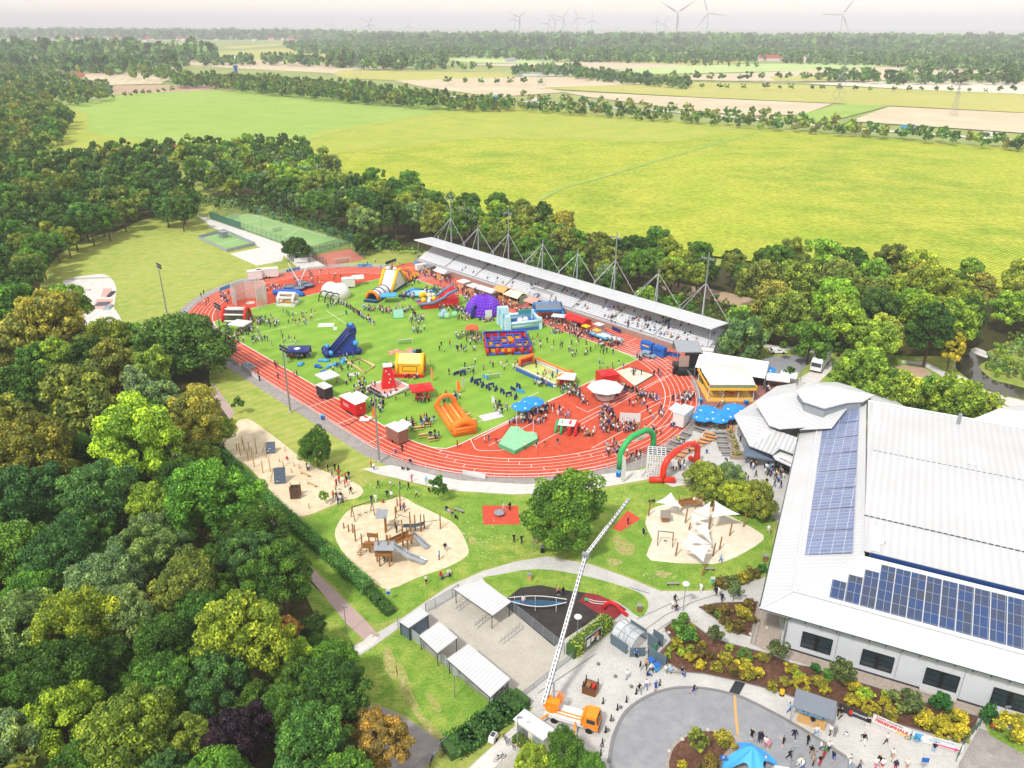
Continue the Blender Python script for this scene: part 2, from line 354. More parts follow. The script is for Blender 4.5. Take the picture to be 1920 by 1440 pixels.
# fields, from far to near
Z = .4
FLD = [
 ('stubble_field', g_beige, [(350,116),(400,112),(520,116),(640,124),(660,141),(560,136),(430,130),(345,124)]),
 ('yellow_field', g_yel, [(395,101),(530,92),(545,90),(640,101),(760,106),(760,112),(520,116),(400,112)]),
 ('yellow_field', g_yel, [(0,85),(170,81),(215,92),(190,99),(0,99)]),
 ('pale_green_field', g_lgreen, [(218,91),(300,83),(365,87),(335,97),(230,97)]),
 ('yellow_field', g_yel, [(410,91),(540,82),(545,86),(440,94)]),
 ('yellow_field', g_yel, [(100,130),(172,133),(140,138),(90,136)]),
 ('stubble_field', g_beige, [(128,144),(185,136),(325,145),(300,160),(205,163)]),
 ('ploughed_field', g_brown, [(195,180),(215,164),(430,162),(440,172),(215,183)]),
 ('yellow_field', g_yel, [(620,140),(640,133),(960,137),(965,145),(780,153),(640,149)]),
 ('stubble_field', g_beige, [(640,125),(800,127),(640,134),(600,130)]),
 ('pale_green_field', g_lgreen, [(830,112),(880,106),(1000,107),(1090,113),(1000,119),(880,118)]),
 ('stubble_field', g_beige, [(860,121),(1000,119),(1110,115),(1290,119),(1280,125),(1160,130),(1000,127)]),
 ('pale_green_field', g_lgreen, [(1150,131),(1290,122),(1430,118),(1650,116),(1672,121),(1500,131),(1290,137),(1200,138)]),
 ('yellow_field', g_yel, [(1110,114),(1300,110),(1400,113),(1390,118),(1290,121)]),
 ('stubble_field', g_beige, [(735,153),(965,145),(1095,145),(1290,154),(1020,165),(1060,173),(930,183),(800,166)]),
 ('yellow_field', g_yel, [(1010,166),(1290,153),(1500,158),(1930,174),(2050,180),(2050,216),(1930,209),(1660,196),(1290,181)]),
 ('stubble_field', g_beige, [(1040,171),(1290,182),(1560,193),(1500,214),(1400,216),(1290,206),(1100,182)]),
 ('stubble_field', g_beige, [(1290,140),(1500,131),(1672,122),(1930,126),(1930,131),(1700,142),(1640,150),(1420,152),(1290,149)]),
 ('yellow_field', g_yel, [(1440,142),(1650,138),(1600,149),(1450,150)]),
 ('stubble_field', g_sandw, [(1500,155),(1640,151),(1930,150),(2050,152),(2050,180),(1930,174),(1700,165)]),
 ('green_crop_field', g_crop, [(1470,222),(1560,196),(1585,192),(1665,197),(1600,214),(1540,230)]),
 ('stubble_field', g_beige, [(1590,226),(1665,198),(1930,210),(2050,216),(2050,262),(1930,248),(1780,238)]),
 ('green_crop_field', g_crop, [(120,207),(215,181),(420,171),(640,185),(885,200),(760,222),(600,250),(560,268),(480,300),(380,282),(260,268),(165,252),(158,218)]),
 ('maize_strip', g_maize2, [(40,310),(75,285),(135,208),(160,218),(165,252),(260,268),(380,282),(300,305),(120,330)]),
]
for i, (n, m_, p) in enumerate(FLD): region(n, p, .3+.02*i, m_)
MZ = [(410,330),(480,300),(560,268),(600,250),(760,222),(885,200),(950,201),(1280,228),(1600,254),(1930,279),(2150,298),(2150,600),(1930,545),(1500,505),(1100,450),(850,395),(560,340)]
region('maize_field', MZ, .9, g_maize)
region('maize_field_light', [(600,250),(760,222),(885,200),(950,201),(1280,228),(1440,240),(1250,268),(900,262),(640,290),(520,305),(480,300),(560,268)], 1.0, g_maize2)
mb = M(); mb.strip(PP([(1010,378),(1050,356),(1120,336),(1250,297),(1370,262),(1440,241)]), 3.2, 1.1); mb.strip(PP([(885,202),(760,224),(640,250),(560,272)]), 3.0, 1.1)
struct('field_track', mb, g_crop)
# motorway behind the tree row
mb = M(); mb.strip(PP([(840,182),(1000,192),(1300,212),(1600,240),(1930,262),(2150,280)]), 12, .5); struct('motorway', mb, g_conc)
# near ground
region('meadow', [(-700,330),(100,285),(360,270),(560,300),(760,345),(1000,400),(1300,470),(1930,560),(2500,640),(2500,1700),(-700,1700)], -.02, g_meadow)
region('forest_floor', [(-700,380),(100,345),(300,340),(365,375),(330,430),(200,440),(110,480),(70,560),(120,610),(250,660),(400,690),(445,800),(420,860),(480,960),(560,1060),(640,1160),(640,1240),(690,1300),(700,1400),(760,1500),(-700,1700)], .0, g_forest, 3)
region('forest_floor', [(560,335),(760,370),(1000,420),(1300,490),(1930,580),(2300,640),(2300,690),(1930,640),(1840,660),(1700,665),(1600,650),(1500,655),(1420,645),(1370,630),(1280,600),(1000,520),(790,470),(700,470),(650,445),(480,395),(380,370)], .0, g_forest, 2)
region('dry_meadow', [(125,480),(190,450),(280,412),(350,420),(440,470),(520,500),(440,525),(380,550),(345,590),(335,610),(270,600),(225,608),(218,545),(180,517),(118,528)], .004, g_dry, 3)
region('dry_meadow', [(395,690),(450,700),(560,775),(680,845),(735,870),(690,884),(640,885),(560,850),(470,790),(440,790),(400,740)], .004, g_dry, 2)
region('brown_bank', [(1240,528),(1330,540),(1420,560),(1500,575),(1440,585),(1330,560),(1250,545)], .02, g_brown, 2)
# ---- running track
def stad(R, n=48, Lh=42.195, z=0.0):
    p = [(Lh+R*sin(t), R*cos(t)) for t in [PI*i/n for i in range(n+1)]]+[(-Lh-R*sin(t), -R*cos(t)) for t in [PI*i/n for i in range(n+1)]]
    return [W(u,v,z) for u, v in p]
def flat(name, poly, z, m, **k):
    mb = M(); tr = geometry.tessellate_polygon([[Vector((p[0],p[1],0)) for p in poly]]); mb.v = [(p[0],p[1],z) for p in poly]
    for t in tr:
        a, b, c = [poly[i] for i in t]
        if (b[0]-a[0])*(c[1]-a[1])-(c[0]-a[0])*(b[1]-a[1]) < 0: t = t[::-1]
        mb.f.append(tuple(t)); mb.m.append(0)
    return struct(name, mb, m, **k)
flat('gravel_margin', stad(47.2), .012, g_gravel)
flat('running_track', stad(44.1), .020, g_tart)
flat('running_track_straight', [W(-66,30),W(70,30),W(70,48.2),W(-66,48.2)], .026, g_tart)
inf = [(-57,-22),(-53.2,-34.6)]+[(-42.2-36.5*sin(t),-36.5*cos(t)) for t in [.22,.12,0]]+[(42.2+36.5*sin(t),-36.5*cos(t)) for t in [0,.1,.2,.3]]+[(55.5,-33),(56,-30),(52.4,30),(52.2,36.5),(-56.3,36.5)]
flat('pitch', [W(u,v) for u, v in inf], .032, g_pitch)
m_line = mat('white_line_paint', (.8,.8,.78), .7, var=.08, scale=3)
mb = M()
for k in range(7): mb.strip(stad(36.5+1.22*k, 64), .14 if k == 0 else .085, .038, True)
for k in range(7, 10): mb.strip([W(-64,36.5+1.22*k),W(62,36.5+1.22*k)], .085, .038)
for k in range(0, 7): mb.strip([W(-64,36.5+1.22*k),W(-42,36.5+1.22*k)], .085, .0385); mb.strip([W(42,36.5+1.22*k),W(66,36.5+1.22*k)], .085, .0385)
for u in (-42.2,42.2,-30,30,18): mb.strip([W(u,-36.5),W(u,-43.8)], .12, .0395)
for u in (-60,42.2,55,-46): mb.strip([W(u,36.5),W(u,47.5)], .12, .0395)
for k in range(6):
    for a in (-.5,-.9,-1.3,.4,.8,1.2):
        r0, r1 = 36.5+1.22*k, 36.5+1.22*(k+1); t = PI/2+a-.06*k
        mb.strip([W(42.2+r0*sin(t), r0*cos(t)), W(42.2+r1*sin(t), r1*cos(t))], .1, .0395)
# run-up lines in the near end zone and the pitch touchlines
for a, b in (((870,805),(1010,735)),((890,825),(1040,745)),((905,818),(1000,770)),((917,836),(1025,779)),((1090,795),(1260,700)),((1000,836),(1240,708)),((1110,840),(1235,770)),((1080,762),(1102,772)),((1102,772),(1180,735)),((1200,760),(1260,740)),((1150,800),(1240,752)),((1185,828),(1300,772))):
    mb.strip([P(*a),P(*b)], .12, .0405)
mb.strip(smooth([P(882,822),P(888,835),P(900,845),P(960,842),P(1010,828)],5,False), .12, .0415)
struct('track_lines', mb, m_line)
mb = M(); m_kerb = mat('white_kerb', (.75,.75,.74), .6)
mb.strip([W(u,v) for u, v in inf], .22, .046, True)
for a, b in (((480,628),(600,600)),((600,600),(680,580)),((610,583),(655,613)),((520,650),(560,645))): mb.strip([P(*a),P(*b)], .12, .044)
struct('pitch_edge', mb, m_kerb)
region('landing_pit', [(1155,695),(1183,688),(1227,702),(1191,724)], .052, g_sandw)
mb = M(); mb.strip(PP([(1183,688),(1227,702),(1191,724)]), .5, .058); struct('pit_edge', mb, mat('dark_rubber','2a2a2c'))
# ---- paved areas and paths
region('promenade', [(679,880),(735,873),(820,893),(860,901),(989,908),(1060,903),(1129,889),(1206,879),(1262,868),(1300,905),(1262,912),(1225,896),(1131,913),(1050,923),(964,927),(860,921),(800,911),(706,889)], .016, g_conc)
region('terrace', [(1225,896),(1206,879),(1246,858),(1292,822),(1314,780),(1313,745),(1420,690),(1530,720),(1560,850),(1480,1010),(1458,975),(1420,945),(1340,915),(1290,908)], .021, b_pave)
region('brick_terrace', [(1314,745),(1300,700),(1330,680),(1440,690),(1500,735),(1420,790),(1300,800),(1312,775)], .028, b_red)
region('plaza', [(840,1101),(907,1071),(967,1053),(1027,1043),(1107,1057),(1173,1080),(1240,1107),(1313,1107),(1373,1103),(1436,1080),(1462,1150),(1500,1215),(1930,1350),(2100,1400),(2100,1600),(1000,1600),(870,1450),(985,1345),(1000,1330),(972,1308),(927,1319),(750,1178),(700,1215),(660,1240),(640,1232),(683,1203),(755,1160)], .010, b_pave)
region('west_path', [(470,955),(500,990),(567,1067),(651,1170),(690,1206),(715,1195),(683,1160),(597,1077),(520,985),(480,950)], .014, b_pink)
region('west_path', [(240,790),(330,850),(350,880),(330,885),(230,810)], .014, b_pink)
region('crossing', [(683,1203),(697,1190),(712,1197),(700,1212),(650,1238),(635,1228)], .018, g_conc)
region('path', [(400,720),(440,775),(432,790),(395,740)], .010, b_pink)
region('bicycle_yard', [(750,1178),(809,1147),(862,1113),(949,1136),(1062,1229),(977,1312),(927,1319)], .016, b_yard)
region('gravel_lot', [(690,1325),(740,1335),(800,1370),(832,1395),(800,1440),(760,1500),(640,1500),(680,1400)], .006, g_gravel, 2)
region('light_path', [(968,1362),(990,1375),(915,1455),(868,1455)], .022, g_conc)
region('parking_bay', [(910,1445),(985,1400),(1040,1460),(900,1500)], .020, b_yard)
region('lawn_island', [(907,1087),(930,1079),(1007,1067),(1087,1077),(1173,1100),(1210,1117),(1217,1137),(1200,1156),(1157,1127),(1073,1110),(1000,1100),(953,1120)], .030, g_lawn, 3)
region('lawn', [(905,925),(970,930),(1060,928),(1135,917),(1228,900),(1280,912),(1340,925),(1400,950),(1450,985),(1448,1050),(1430,1075),(1370,1098),(1310,1103),(1240,1103),(1173,1076),(1107,1053),(1027,1039),(967,1049),(907,1067),(840,1097),(760,1155),(720,1168),(680,1120),(560,980),(640,945),(700,900),(800,915)], .002, g_lawn)
region('lawn', [(500,985),(570,1000),(700,1110),(740,1150),(715,1170),(690,1166),(640,1110),(560,1040)], .006, g_lawn)
region('lawn', [(715,1205),(752,1183),(927,1322),(900,1360),(840,1392),(760,1340),(690,1310),(655,1245)], .004, g_lawn)
region('lawn', [(560,1085),(575,1085),(640,1150),(676,1198),(640,1228),(612,1205),(590,1150)], .005, g_lawn)
for i, wp in enumerate(([(722,1215),(736,1222),(748,1262),(738,1275),(722,1250)],[(745,1245),(760,1252),(775,1300),(790,1330),(772,1322),(752,1290)],[(765,1318),(790,1338),(838,1384),(830,1392),(800,1368)],[(800,1300),(812,1306),(830,1330),(818,1334)],[(880,1005),(895,1012),(884,1024)],[(1140,1045),(1170,1052),(1150,1060)],[(1230,1068),(1262,1074),(1240,1082)],[(1150,1004),(1190,1020),(1185,1040),(1160,1035)])): region('worn_patch', wp, .010, g_worn, 3)
mb = M()
for a, b in (((1200,1188),(1250,1152)),((1250,1152),(1300,1128)),((1300,1128),(1350,1112)),((1200,1188),(1214,1196)),((1214,1196),(1264,1160)),((1196,1160),(1300,1112)),((1428,1130),(1409,1206)),((1436,1132),(1417,1208)),((1232,1228),(1215,1212)),((700,1195),(714,1190)),((1010,1300),(1120,1225)),((1225,893),(1330,905)),((1180,1100),(1220,1112))): mb.strip([P(*a),P(*b)], .16, .034)
struct('paving_line', mb, ground_mat('dark_paving', ['7d7a76','8a8782'], (.3,1,6)))
region('black_play_surface', [(949,1136),(952,1122),(977,1102),(1014,1097),(1073,1108),(1101,1111),(1087,1127),(1128,1153),(1059,1199),(1041,1212)], .036, g_rubk)
region('red_play_surface', [(1101,1111),(1124,1115),(1157,1129),(1176,1142),(1150,1165),(1128,1153),(1087,1127)], .040, g_rubr)
region('sand_pit', [(442,796),(458,788),(475,792),(530,832),(586,875),(651,899),(681,918),(672,934),(640,942),(570,970),(542,956),(510,926),(461,872),(412,845)], .012, g_sand, 3)
region('sand_pit', [(754,932),(778,945),(819,964),(857,986),(878,1024),(876,1043),(840,1064),(786,1083),(732,1105),(700,1091),(651,1045),(629,1005),(640,975),(664,953),(718,942)], .012, g_sand, 3)
region('sand_pit', [(1211,981),(1221,955),(1246,945),(1300,931),(1317,936),(1371,966),(1422,994),(1433,1010),(1394,1036),(1355,1053),(1317,1056),(1222,1050),(1217,1029),(1224,1010)], .012, g_sandw, 2)
region('rubber_pad', [(905,948),(972,948),(976,983),(907,984)], .014, g_rubo)
region('rubber_pad', [(1148,990),(1178,956),(1202,972),(1165,996)], .014, g_rubo)
region('skate_pad', [(117,530),(180,517),(205,522),(218,545),(213,580),(228,612),(140,612),(130,553)], .014, g_conc, 2)
region('pink_pad', [(180,564),(212,564),(207,582),(174,582)], .020, mat('pink_surface','c99a92'))
region('pink_pad', [(193,544),(210,544),(206,560),(188,560)], .020, MATS['pink_surface'])
region('sports_court', [(397,412),(470,401),(660,456),(585,478)], .014, ground_mat('court_green', ['7fa266','8caa72'], (.05,.3,3), fine=.06))
region('small_court', [(371,450),(420,437),(478,462),(425,475)], .014, MATS['court_green'])
region('beach_court', [(430,478),(500,463),(531,480),(528,491),(480,500)], .014, g_conc)
region('red_court', [(580,482),(655,468),(684,487),(612,502)], .014, ground_mat('court_red', ['a9665a','b47062'], (.05,.3,3), fine=.08))
region('court_path', [(365,405),(400,414),(585,480),(612,502),(640,512),(560,505),(530,480),(478,462),(420,436),(400,430)], .008, g_conc)
mb = M()
for a, b in (((410,413),(468,404)),((468,404),(645,455)),((645,455),(585,473)),((585,473),(410,413)),((520,455),(560,430)),((440,424),(500,412))): mb.strip([P(*a),P(*b)], .15, .024)
for a, b in (((376,450),(420,440)),((470,462),(426,473)),((398,463),(448,450))): mb.strip([P(*a),P(*b)], .15, .024)
struct('court_lines', mb, m_line)
# roundabout, beds
RO = [(1145,1430),(1147,1415),(1155,1376),(1178,1332),(1220,1303),(1267,1289),(1321,1289),(1376,1300),(1412,1314),(1478,1348),(1543,1387),(1590,1418),(1700,1500),(1600,1600),(1200,1600),(1150,1500)]
region('road', RO, .020, g_asph)
mb = M(); k_ = smooth(PP(RO[:12]), 4, False); mb.strip([(p[0],p[1],.09) for p in k_], .28); mb.strip([(p[0],p[1],.03) for p in k_], .5, .028); struct('kerb', mb, mat('kerb_stone','7a7a7c', var=.2))
RI = [(1251,1450),(1256,1410),(1269,1390),(1298,1371),(1334,1366),(1373,1374),(1390,1381),(1400,1400),(1400,1440),(1380,1500),(1260,1500)]
region('traffic_island', RI, .030, b_strip, 2)
region('island_bed', [(1258,1450),(1262,1412),(1274,1393),(1300,1375),(1334,1370),(1371,1378),(1378,1390),(1350,1425),(1335,1450),(1300,1500)], .10, g_mulch, 2)
BED = [(1246,1178),(1267,1160),(1298,1166),(1329,1189),(1360,1202),(1446,1225),(1491,1244),(1519,1248),(1641,1285),(1745,1316),(1837,1340),(1831,1360),(1808,1389),(1639,1342),(1568,1321),(1490,1306),(1465,1296),(1384,1275),(1321,1262),(1282,1259),(1246,1236),(1233,1228),(1261,1199)]
region('planting_bed', BED, .030, g_mulch)
region('planting_bed', [(1311,1137),(1345,1129),(1423,1126),(1409,1192),(1373,1181),(1327,1147)], .030, g_mulch)
mb = M(); mb.strip(PP(BED), .18, .06, True); mb.strip(PP([(1311,1137),(1345,1129),(1423,1126),(1409,1192),(1373,1181),(1327,1147)]), .18, .06, True); struct('bed_edging', mb, MATS['kerb_stone'])
region('building_walk', [(1422,1128),(1462,1140),(1467,1211),(1930,1347),(2100,1400),(2100,1420),(1930,1366),(1745,1314),(1641,1283),(1519,1246),(1446,1223),(1409,1205)], .024, b_strip)
region('service_yard', [(1838,1362),(1950,1400),(1950,1600),(1790,1600),(1800,1430)], .034, g_gravel)
region('lawn', [(1845,1345),(1960,1390),(1960,1425),(1930,1415),(1858,1375)], .040, g_lawn)
# right side: parking, arena, river
region('car_park', [(1430,668),(1491,664),(1522,672),(1497,700),(1470,705),(1440,700)], .014, g_asph)
region('service_lane', [(1497,708),(1540,682),(1575,672),(1560,690),(1530,720),(1500,725)], .018, g_conc)
region('footpath', [(1420,642),(1500,650),(1560,662),(1560,668),(1500,656),(1420,648)], .014, g_conc)
region('riding_arena', [(1655,688),(1700,682),(1736,688),(1749,702),(1742,720),(1700,722),(1660,705)], .014, g_brown, 3)
region('lawn', [(1540,700),(1580,672),(1640,668),(1700,672),(1760,692),(1800,725),(1880,765),(1860,790),(1740,780),(1560,740)], .006, g_lawn)
region('footpath', [(1690,673),(1735,675),(1772,693),(1802,718),(1885,758),(1940,790),(1925,795),(1865,765),(1790,725),(1762,700),(1730,682),(1692,678)], .018, g_conc)
region('gravel_bank', [(1790,700),(1812,706),(1853,731),(1930,750),(1990,770),(1960,800),(1930,775),(1850,740),(1808,720)], .010, g_conc, 2)
region('gravel_bank', [(1830,648),(1856,660),(1850,668),(1820,655)], .024, g_conc, 2)
m_wat = mat('river_water', (.045,.04,.03), .08, var=.5, scale=.15, spec=.5, bump=.05)
region('river', [(1800,655),(1815,648),(1850,663),(1852,672),(1836,684),(1862,708),(1900,718),(1990,745),(1990,768),(1930,748),(1855,730),(1815,706),(1792,685)], .020, m_wat, 3)
# ================================================================ TREES
m_leaf = objcol_mat('foliage', .6, .24, attr=True, spec=.25)
m_bark = mat('bark', '5c4c3c', .9, var=.3, scale=6, bump=.4)
def leaf_arrays(seed, ncl, nleaf, size, rz=1.05, hollow=.55, rough=.34):
    """positions of leaf quads on clumps spread through an uneven crown of radius 1; returns verts (n,4,3), tone (n,)"""
    r = np.random.default_rng(seed); V = []; T = []
    th = r.uniform(0, 2*PI, ncl); z = r.uniform(-.62, 1, ncl); q = np.sqrt(np.clip(1-z*z,0,1)); rr = r.uniform(hollow, .86, ncl)
    lob = 1+.2*np.sin(th*2+seed)+.16*np.sin(th*3+seed*2.1)+r.uniform(-.12,.12,ncl)
    C = np.stack([np.cos(th)*q*rr*lob, np.sin(th)*q*rr*lob, z*rr*rz], 1); C[:,2] += .06*lob
    cr = r.uniform(rough*.5, rough, ncl); w_ = cr**2; cnt = np.maximum(3, (w_/w_.sum()*nleaf).astype(int)); tone = r.uniform(-.5, .5, ncl)
    for i in range(ncl):
        n = cnt[i]; d = r.normal(size=(n,3)); d[:,2] += .35; d /= np.linalg.norm(d, axis=1)[:,None]
        rad_ = cr[i]*r.uniform(.55, 1.08, n)**.6
        p = C[i]+d*rad_[:,None]*np.array([1,1,.8])
        nn = d+r.normal(scale=.55, size=(n,3)); nn /= np.linalg.norm(nn, axis=1)[:,None]
        t1 = np.cross(nn, r.normal(size=(n,3))); t1 /= np.linalg.norm(t1, axis=1)[:,None]+1e-9; t2 = np.cross(nn, t1)
        s = size*r.uniform(.6, 1.35, n)[:,None]
        V.append(np.stack([p-t1*s, p-t2*s*.62, p+t1*s, p+t2*s*.62], 1)); T.append(tone[i]*.7+r.uniform(-.5,.5,n)*.95)
    return np.concatenate(V), np.concatenate(T)
def quad_mesh(name, V, col):
    n = len(V); me = bpy.data.meshes.new(name); me.vertices.add(4*n); me.vertices.foreach_set('co', V.reshape(-1).astype('f4'))
    me.loops.add(4*n); me.loops.foreach_set('vertex_index', np.arange(4*n, dtype='i4')); me.polygons.add(n)
    me.polygons.foreach_set('loop_start', np.arange(0,4*n,4, dtype='i4')); me.polygons.foreach_set('loop_total', np.full(n,4,'i4'))
    a = me.color_attributes.new('tc', 'FLOAT_COLOR', 'POINT'); c4 = np.concatenate([np.repeat(col,4,0), np.ones((4*n,1))], 1); a.data.foreach_set('color', c4.reshape(-1).astype('f4'))
    me.materials.append(m_leaf); me.update(); me.validate(); return me
def tonecol(T):
    k = np.exp(T*1.15); return np.stack([k*(1+.34*T), k, k*(1-.45*T)], 1)
def proto(name, seed, ncl, nleaf, size, **k):
    V, T = leaf_arrays(seed, ncl, nleaf, size, **k); return quad_mesh(name, V, tonecol(T))
HI = [proto('crown_mesh', 11+i, 125+14*i, 30000, .033, rough=.21+.02*(i % 3)) for i in range(6)]
MID = [proto('crown_mid', 40+i, 70+6*i, 9000, .055, rough=.25) for i in range(5)]
LOW = [leaf_arrays(70+i, 12, 170, .26) for i in range(5)]
TINY = [leaf_arrays(90+i, 7, 40, .46) for i in range(4)]
def cone_arrays(seed, n, size):
    r = np.random.default_rng(seed); h = r.uniform(0,1,n)**.8; a = r.uniform(0,2*PI,n); lay = .75+.25*np.abs(np.sin(h*22)); R = (1-h)*lay*r.uniform(.75,1.05,n)
    p = np.stack([R*np.cos(a), R*np.sin(a), h*2.4-.9], 1); d = np.stack([np.cos(a), np.sin(a), np.full(n,-.3)], 1)+r.normal(scale=.3,size=(n,3))
    t1 = np.cross(d, r.normal(size=(n,3))); t1 /= np.linalg.norm(t1,axis=1)[:,None]; d /= np.linalg.norm(d,axis=1)[:,None]; s = size*r.uniform(.6,1.3,n)[:,None]
    return np.stack([p-d*s, p-t1*s*.4, p+d*s, p+t1*s*.4],1), r.uniform(-.5,.5,n)
V_, T_ = cone_arrays(3, 5000, .1); CONE = quad_mesh('conifer_crown', V_, tonecol(T_))
def trunk_mesh(seed):
    """unit tree height: a tapered trunk with limbs reaching into the crown"""
    r = random.Random(seed); mb = M(); pts = [(0,0,-.02),(r.uniform(-.01,.01),r.uniform(-.01,.01),.2),(r.uniform(-.02,.02),r.uniform(-.02,.02),.45),(0,0,.72)]
    mb.tube(pts, [.024,.018,.013,.004], 7)
    for k in range(7):
        a = k*2.4+r.random(); z = .28+.06*k; l = r.uniform(.14,.26); mb.tube([(0,0,z),(l*.5*cos(a),l*.5*sin(a),z+l*.45),(l*cos(a),l*sin(a),z+l*.9)], [.009,.006,.002], 5)
    me = bpy.data.meshes.new('trunk_mesh'); me.from_pydata(mb.v, [], mb.f); me.materials.append(m_bark); me.update(); return me
TRK = [trunk_mesh(i) for i in range(4)]
# colour families: name in words, base colours (albedo), spread
TCOL = {'dk': ('dark green', '446826'), 'gr': ('green', '5a8630'), 'lm': ('bright green', '8ab03a'), 'ol': ('olive green', '788a38'), 'gy': ('grey green', '76945a'),
        'ye': ('yellow green', '8fa43a'), 'au': ('ochre tinged', '8c943e'), 'or': ('orange brown', 'a88a48'), 'pu': ('dark purple', '38262e'), 'bg': ('blue green', '4c7838'), 'yl': ('yellow', 'c4b83a')}
TREES = []     # (x, y, crown radius, tree height, colour key, shape, place words)
def tcol(key, rnd): 
    c = lin(TCOL[key][1]); k = rnd.uniform(.8,1.25); return (c[0]*k*rnd.uniform(.88,1.14), c[1]*k*1.02, c[2]*k*rnd.uniform(.8,1.2), 1)
rt = random.Random(5)
def tree_px(px, py, rpx, key, where, shape='round', hf=None):
    """a tree whose crown centre shows at a pixel with a radius in pixels"""
    z = 6.0
    for _ in range(8):
        x, y, _z = P(px, py, z); d = math.sqrt(x*x+y*y+(CAMH-z)**2); r = rpx*d/FPX*.95; h = hf if hf else max(2.6, min(23, r*2.55+1.5)); z = max(h-r*1.12, h*.45)
    TREES.append((x, y, r, h, z, key, shape, where))
NEARW = 'in the near left wood'
for a in [(55,740,50,'dk'),(150,757,66,'ol'),(250,835,80,'lm'),(262,725,34,'gy'),(305,748,32,'gy'),(365,790,58,'au'),(416,812,26,'ye'),(285,700,42,'ye'),(200,645,42,'ye'),(240,640,32,'gr'),
          (100,610,56,'au'),(130,575,36,'lm'),(15,590,48,'gr'),(25,655,44,'au'),(168,678,36,'dk'),(210,690,42,'au'),(60,860,70,'au'),(185,945,66,'bg'),(50,950,68,'bg'),(-5,800,46,'au'),(285,965,52,'lm'),
          (292,1015,52,'gy'),(402,945,80,'gr'),(338,905,44,'dk'),(475,1010,56,'dk'),(528,1085,62,'dk'),(470,1050,54,'bg'),(270,1050,62,'gy'),(120,1050,60,'bg'),(25,1050,56,'gr'),(0,1115,32,'pu'),
          (200,1105,60,'gy'),(355,1105,60,'ol'),(375,1160,46,'gr'),(455,1200,82,'ye'),(538,1185,28,'or'),(545,1240,40,'lm'),(45,1185,60,'gy'),(140,1195,72,'ye'),(240,1165,56,'gy'),(310,1225,58,'dk'),
          (412,1290,62,'bg'),(632,1300,64,'dk'),(310,1310,66,'gr'),(120,1285,72,'dk'),(50,1320,52,'gr'),(130,1365,62,'lm'),(245,1395,80,'ol'),(350,1400,52,'ol'),(450,1395,62,'pu'),(535,1345,54,'gr'),
          (585,1405,72,'bg'),(716,1392,54,'or'),(645,1352,30,'or'),(25,1410,60,'gy'),(160,1460,60,'gr'),(420,1475,60,'gr'),(60,1500,60,'ol'),(660,1475,60,'gr'),(300,1490,60,'bg'),(-70,1000,70,'gr'),(-60,1200,70,'ol'),(-60,1380,70,'gr'),
          (-60,880,60,'dk'),(-60,700,50,'gr'),(110,680,38,'ye'),(60,690,36,'gr'),(150,860,40,'dk'),(110,900,44,'ol'),(372,866,34,'ol'),(230,905,44,'dk'),(70,1120,44,'gr'),(180,1020,44,'dk'),(410,1120,40,'dk'),(560,1290,44,'dk'),(480,1330,44,'dk'),(200,1250,46,'dk'),(60,1235,40,'bg'),(590,1180,26,'dk'),(600,1215,24,'gr')]:
    tree_px(a[0], a[1], a[2], a[3], NEARW)
tree_px(345,655,88,'dk','beside the running track, broad and round','oval', 16)
tree_px(593,835,31,'gr','standing alone between track and sand pit','oval', 8.6)
tree_px(446,760,13,'gr','small, alone on the grass by the wood','cone', 4.5)
tree_px(822,915,20,'gr','small, on the grass below the curve of the track','oval', 5)
tree_px(607,933,11,'lm','little, beside the climbing sand pit','oval', 3)
tree_px(1057,960,86,'gr','huge and round, between the sand pits','oval', 14)
tree_px(555,470,28,'dk','round, beside the green sports court','oval', 9)
tree_px(678,460,22,'dk','round, beside the red court','oval', 8.5)
tree_px(1330,900,44,'ye','beside the red arch and the terrace', hf=6.5); tree_px(1385,930,38,'ye','above the shade sails', hf=6); tree_px(1420,935,40,'ol','beside the hall entrance', hf=6.5); tree_px(1365,895,30,'gy','between terrace and shade sails', hf=6)
tree_px(1062,1412,41,'gr','in front of the crane truck', hf=6.5); tree_px(1108,1440,30,'gr','low, below the crane truck',hf=5); tree_px(1000,1425,30,'ye','at the paved bicycle bay',hf=4)
tree_px(1310,1388,21,'ol','small standard in the roundabout bed','round', 3.6)
tree_px(1390,640,50,'gy','beside the end of the grandstand', hf=13); tree_px(1480,700,13,'dk','small, beside the car park', hf=4)
for a in [(1620,705,50,'lm'),(1690,735,42,'ye'),(1740,745,36,'gr'),(1790,755,46,'ye'),(1850,770,30,'ye'),(1585,700,24,'gr')]: tree_px(*a, 'behind the white hall roof')
tree_px(1785,650,24,'yl','slim, beside the footpath and river','round',11)
# belts of trees: (polygon of crown centres in pixels, spacing m, radius range m, height factor, colour keys, where)
def belt(poly, sp, rr, hf, keys, where, z=7, tries=1400, shape='round', seed=1):
    pw = [P(a,b,z)[:2] for a, b in poly]; xs = [p[0] for p in pw]; ys = [p[1] for p in pw]; r_ = random.Random(seed); pts = []
    area = (max(xs)-min(xs))*(max(ys)-min(ys)); tries = int(min(90000, area/(sp*sp)*5))
    cell = {}; g = sp
    for _ in range(tries):
        x = r_.uniform(min(xs),max(xs)); y = r_.uniform(min(ys),max(ys))
        if not inpoly(x, y, pw): continue
        cx_, cy_ = int(x//g), int(y//g)
        if any((x-a)**2+(y-b)**2 < sp*sp for i in (-1,0,1) for j in (-1,0,1) for a, b in cell.get((cx_+i,cy_+j),())): continue
        if any((x-t[0])**2+(y-t[1])**2 < (t[2]*.75+sp*.25)**2 for t in NEAR): continue
        cell.setdefault((cx_,cy_),[]).append((x,y)); r = r_.uniform(*rr); h = r*hf*r_.uniform(.88,1.15)+1.2
        pts.append((x,y,r,h,max(h-r*1.1,h*.45),r_.choice(keys),shape,where))
    return pts
NEAR = list(TREES)
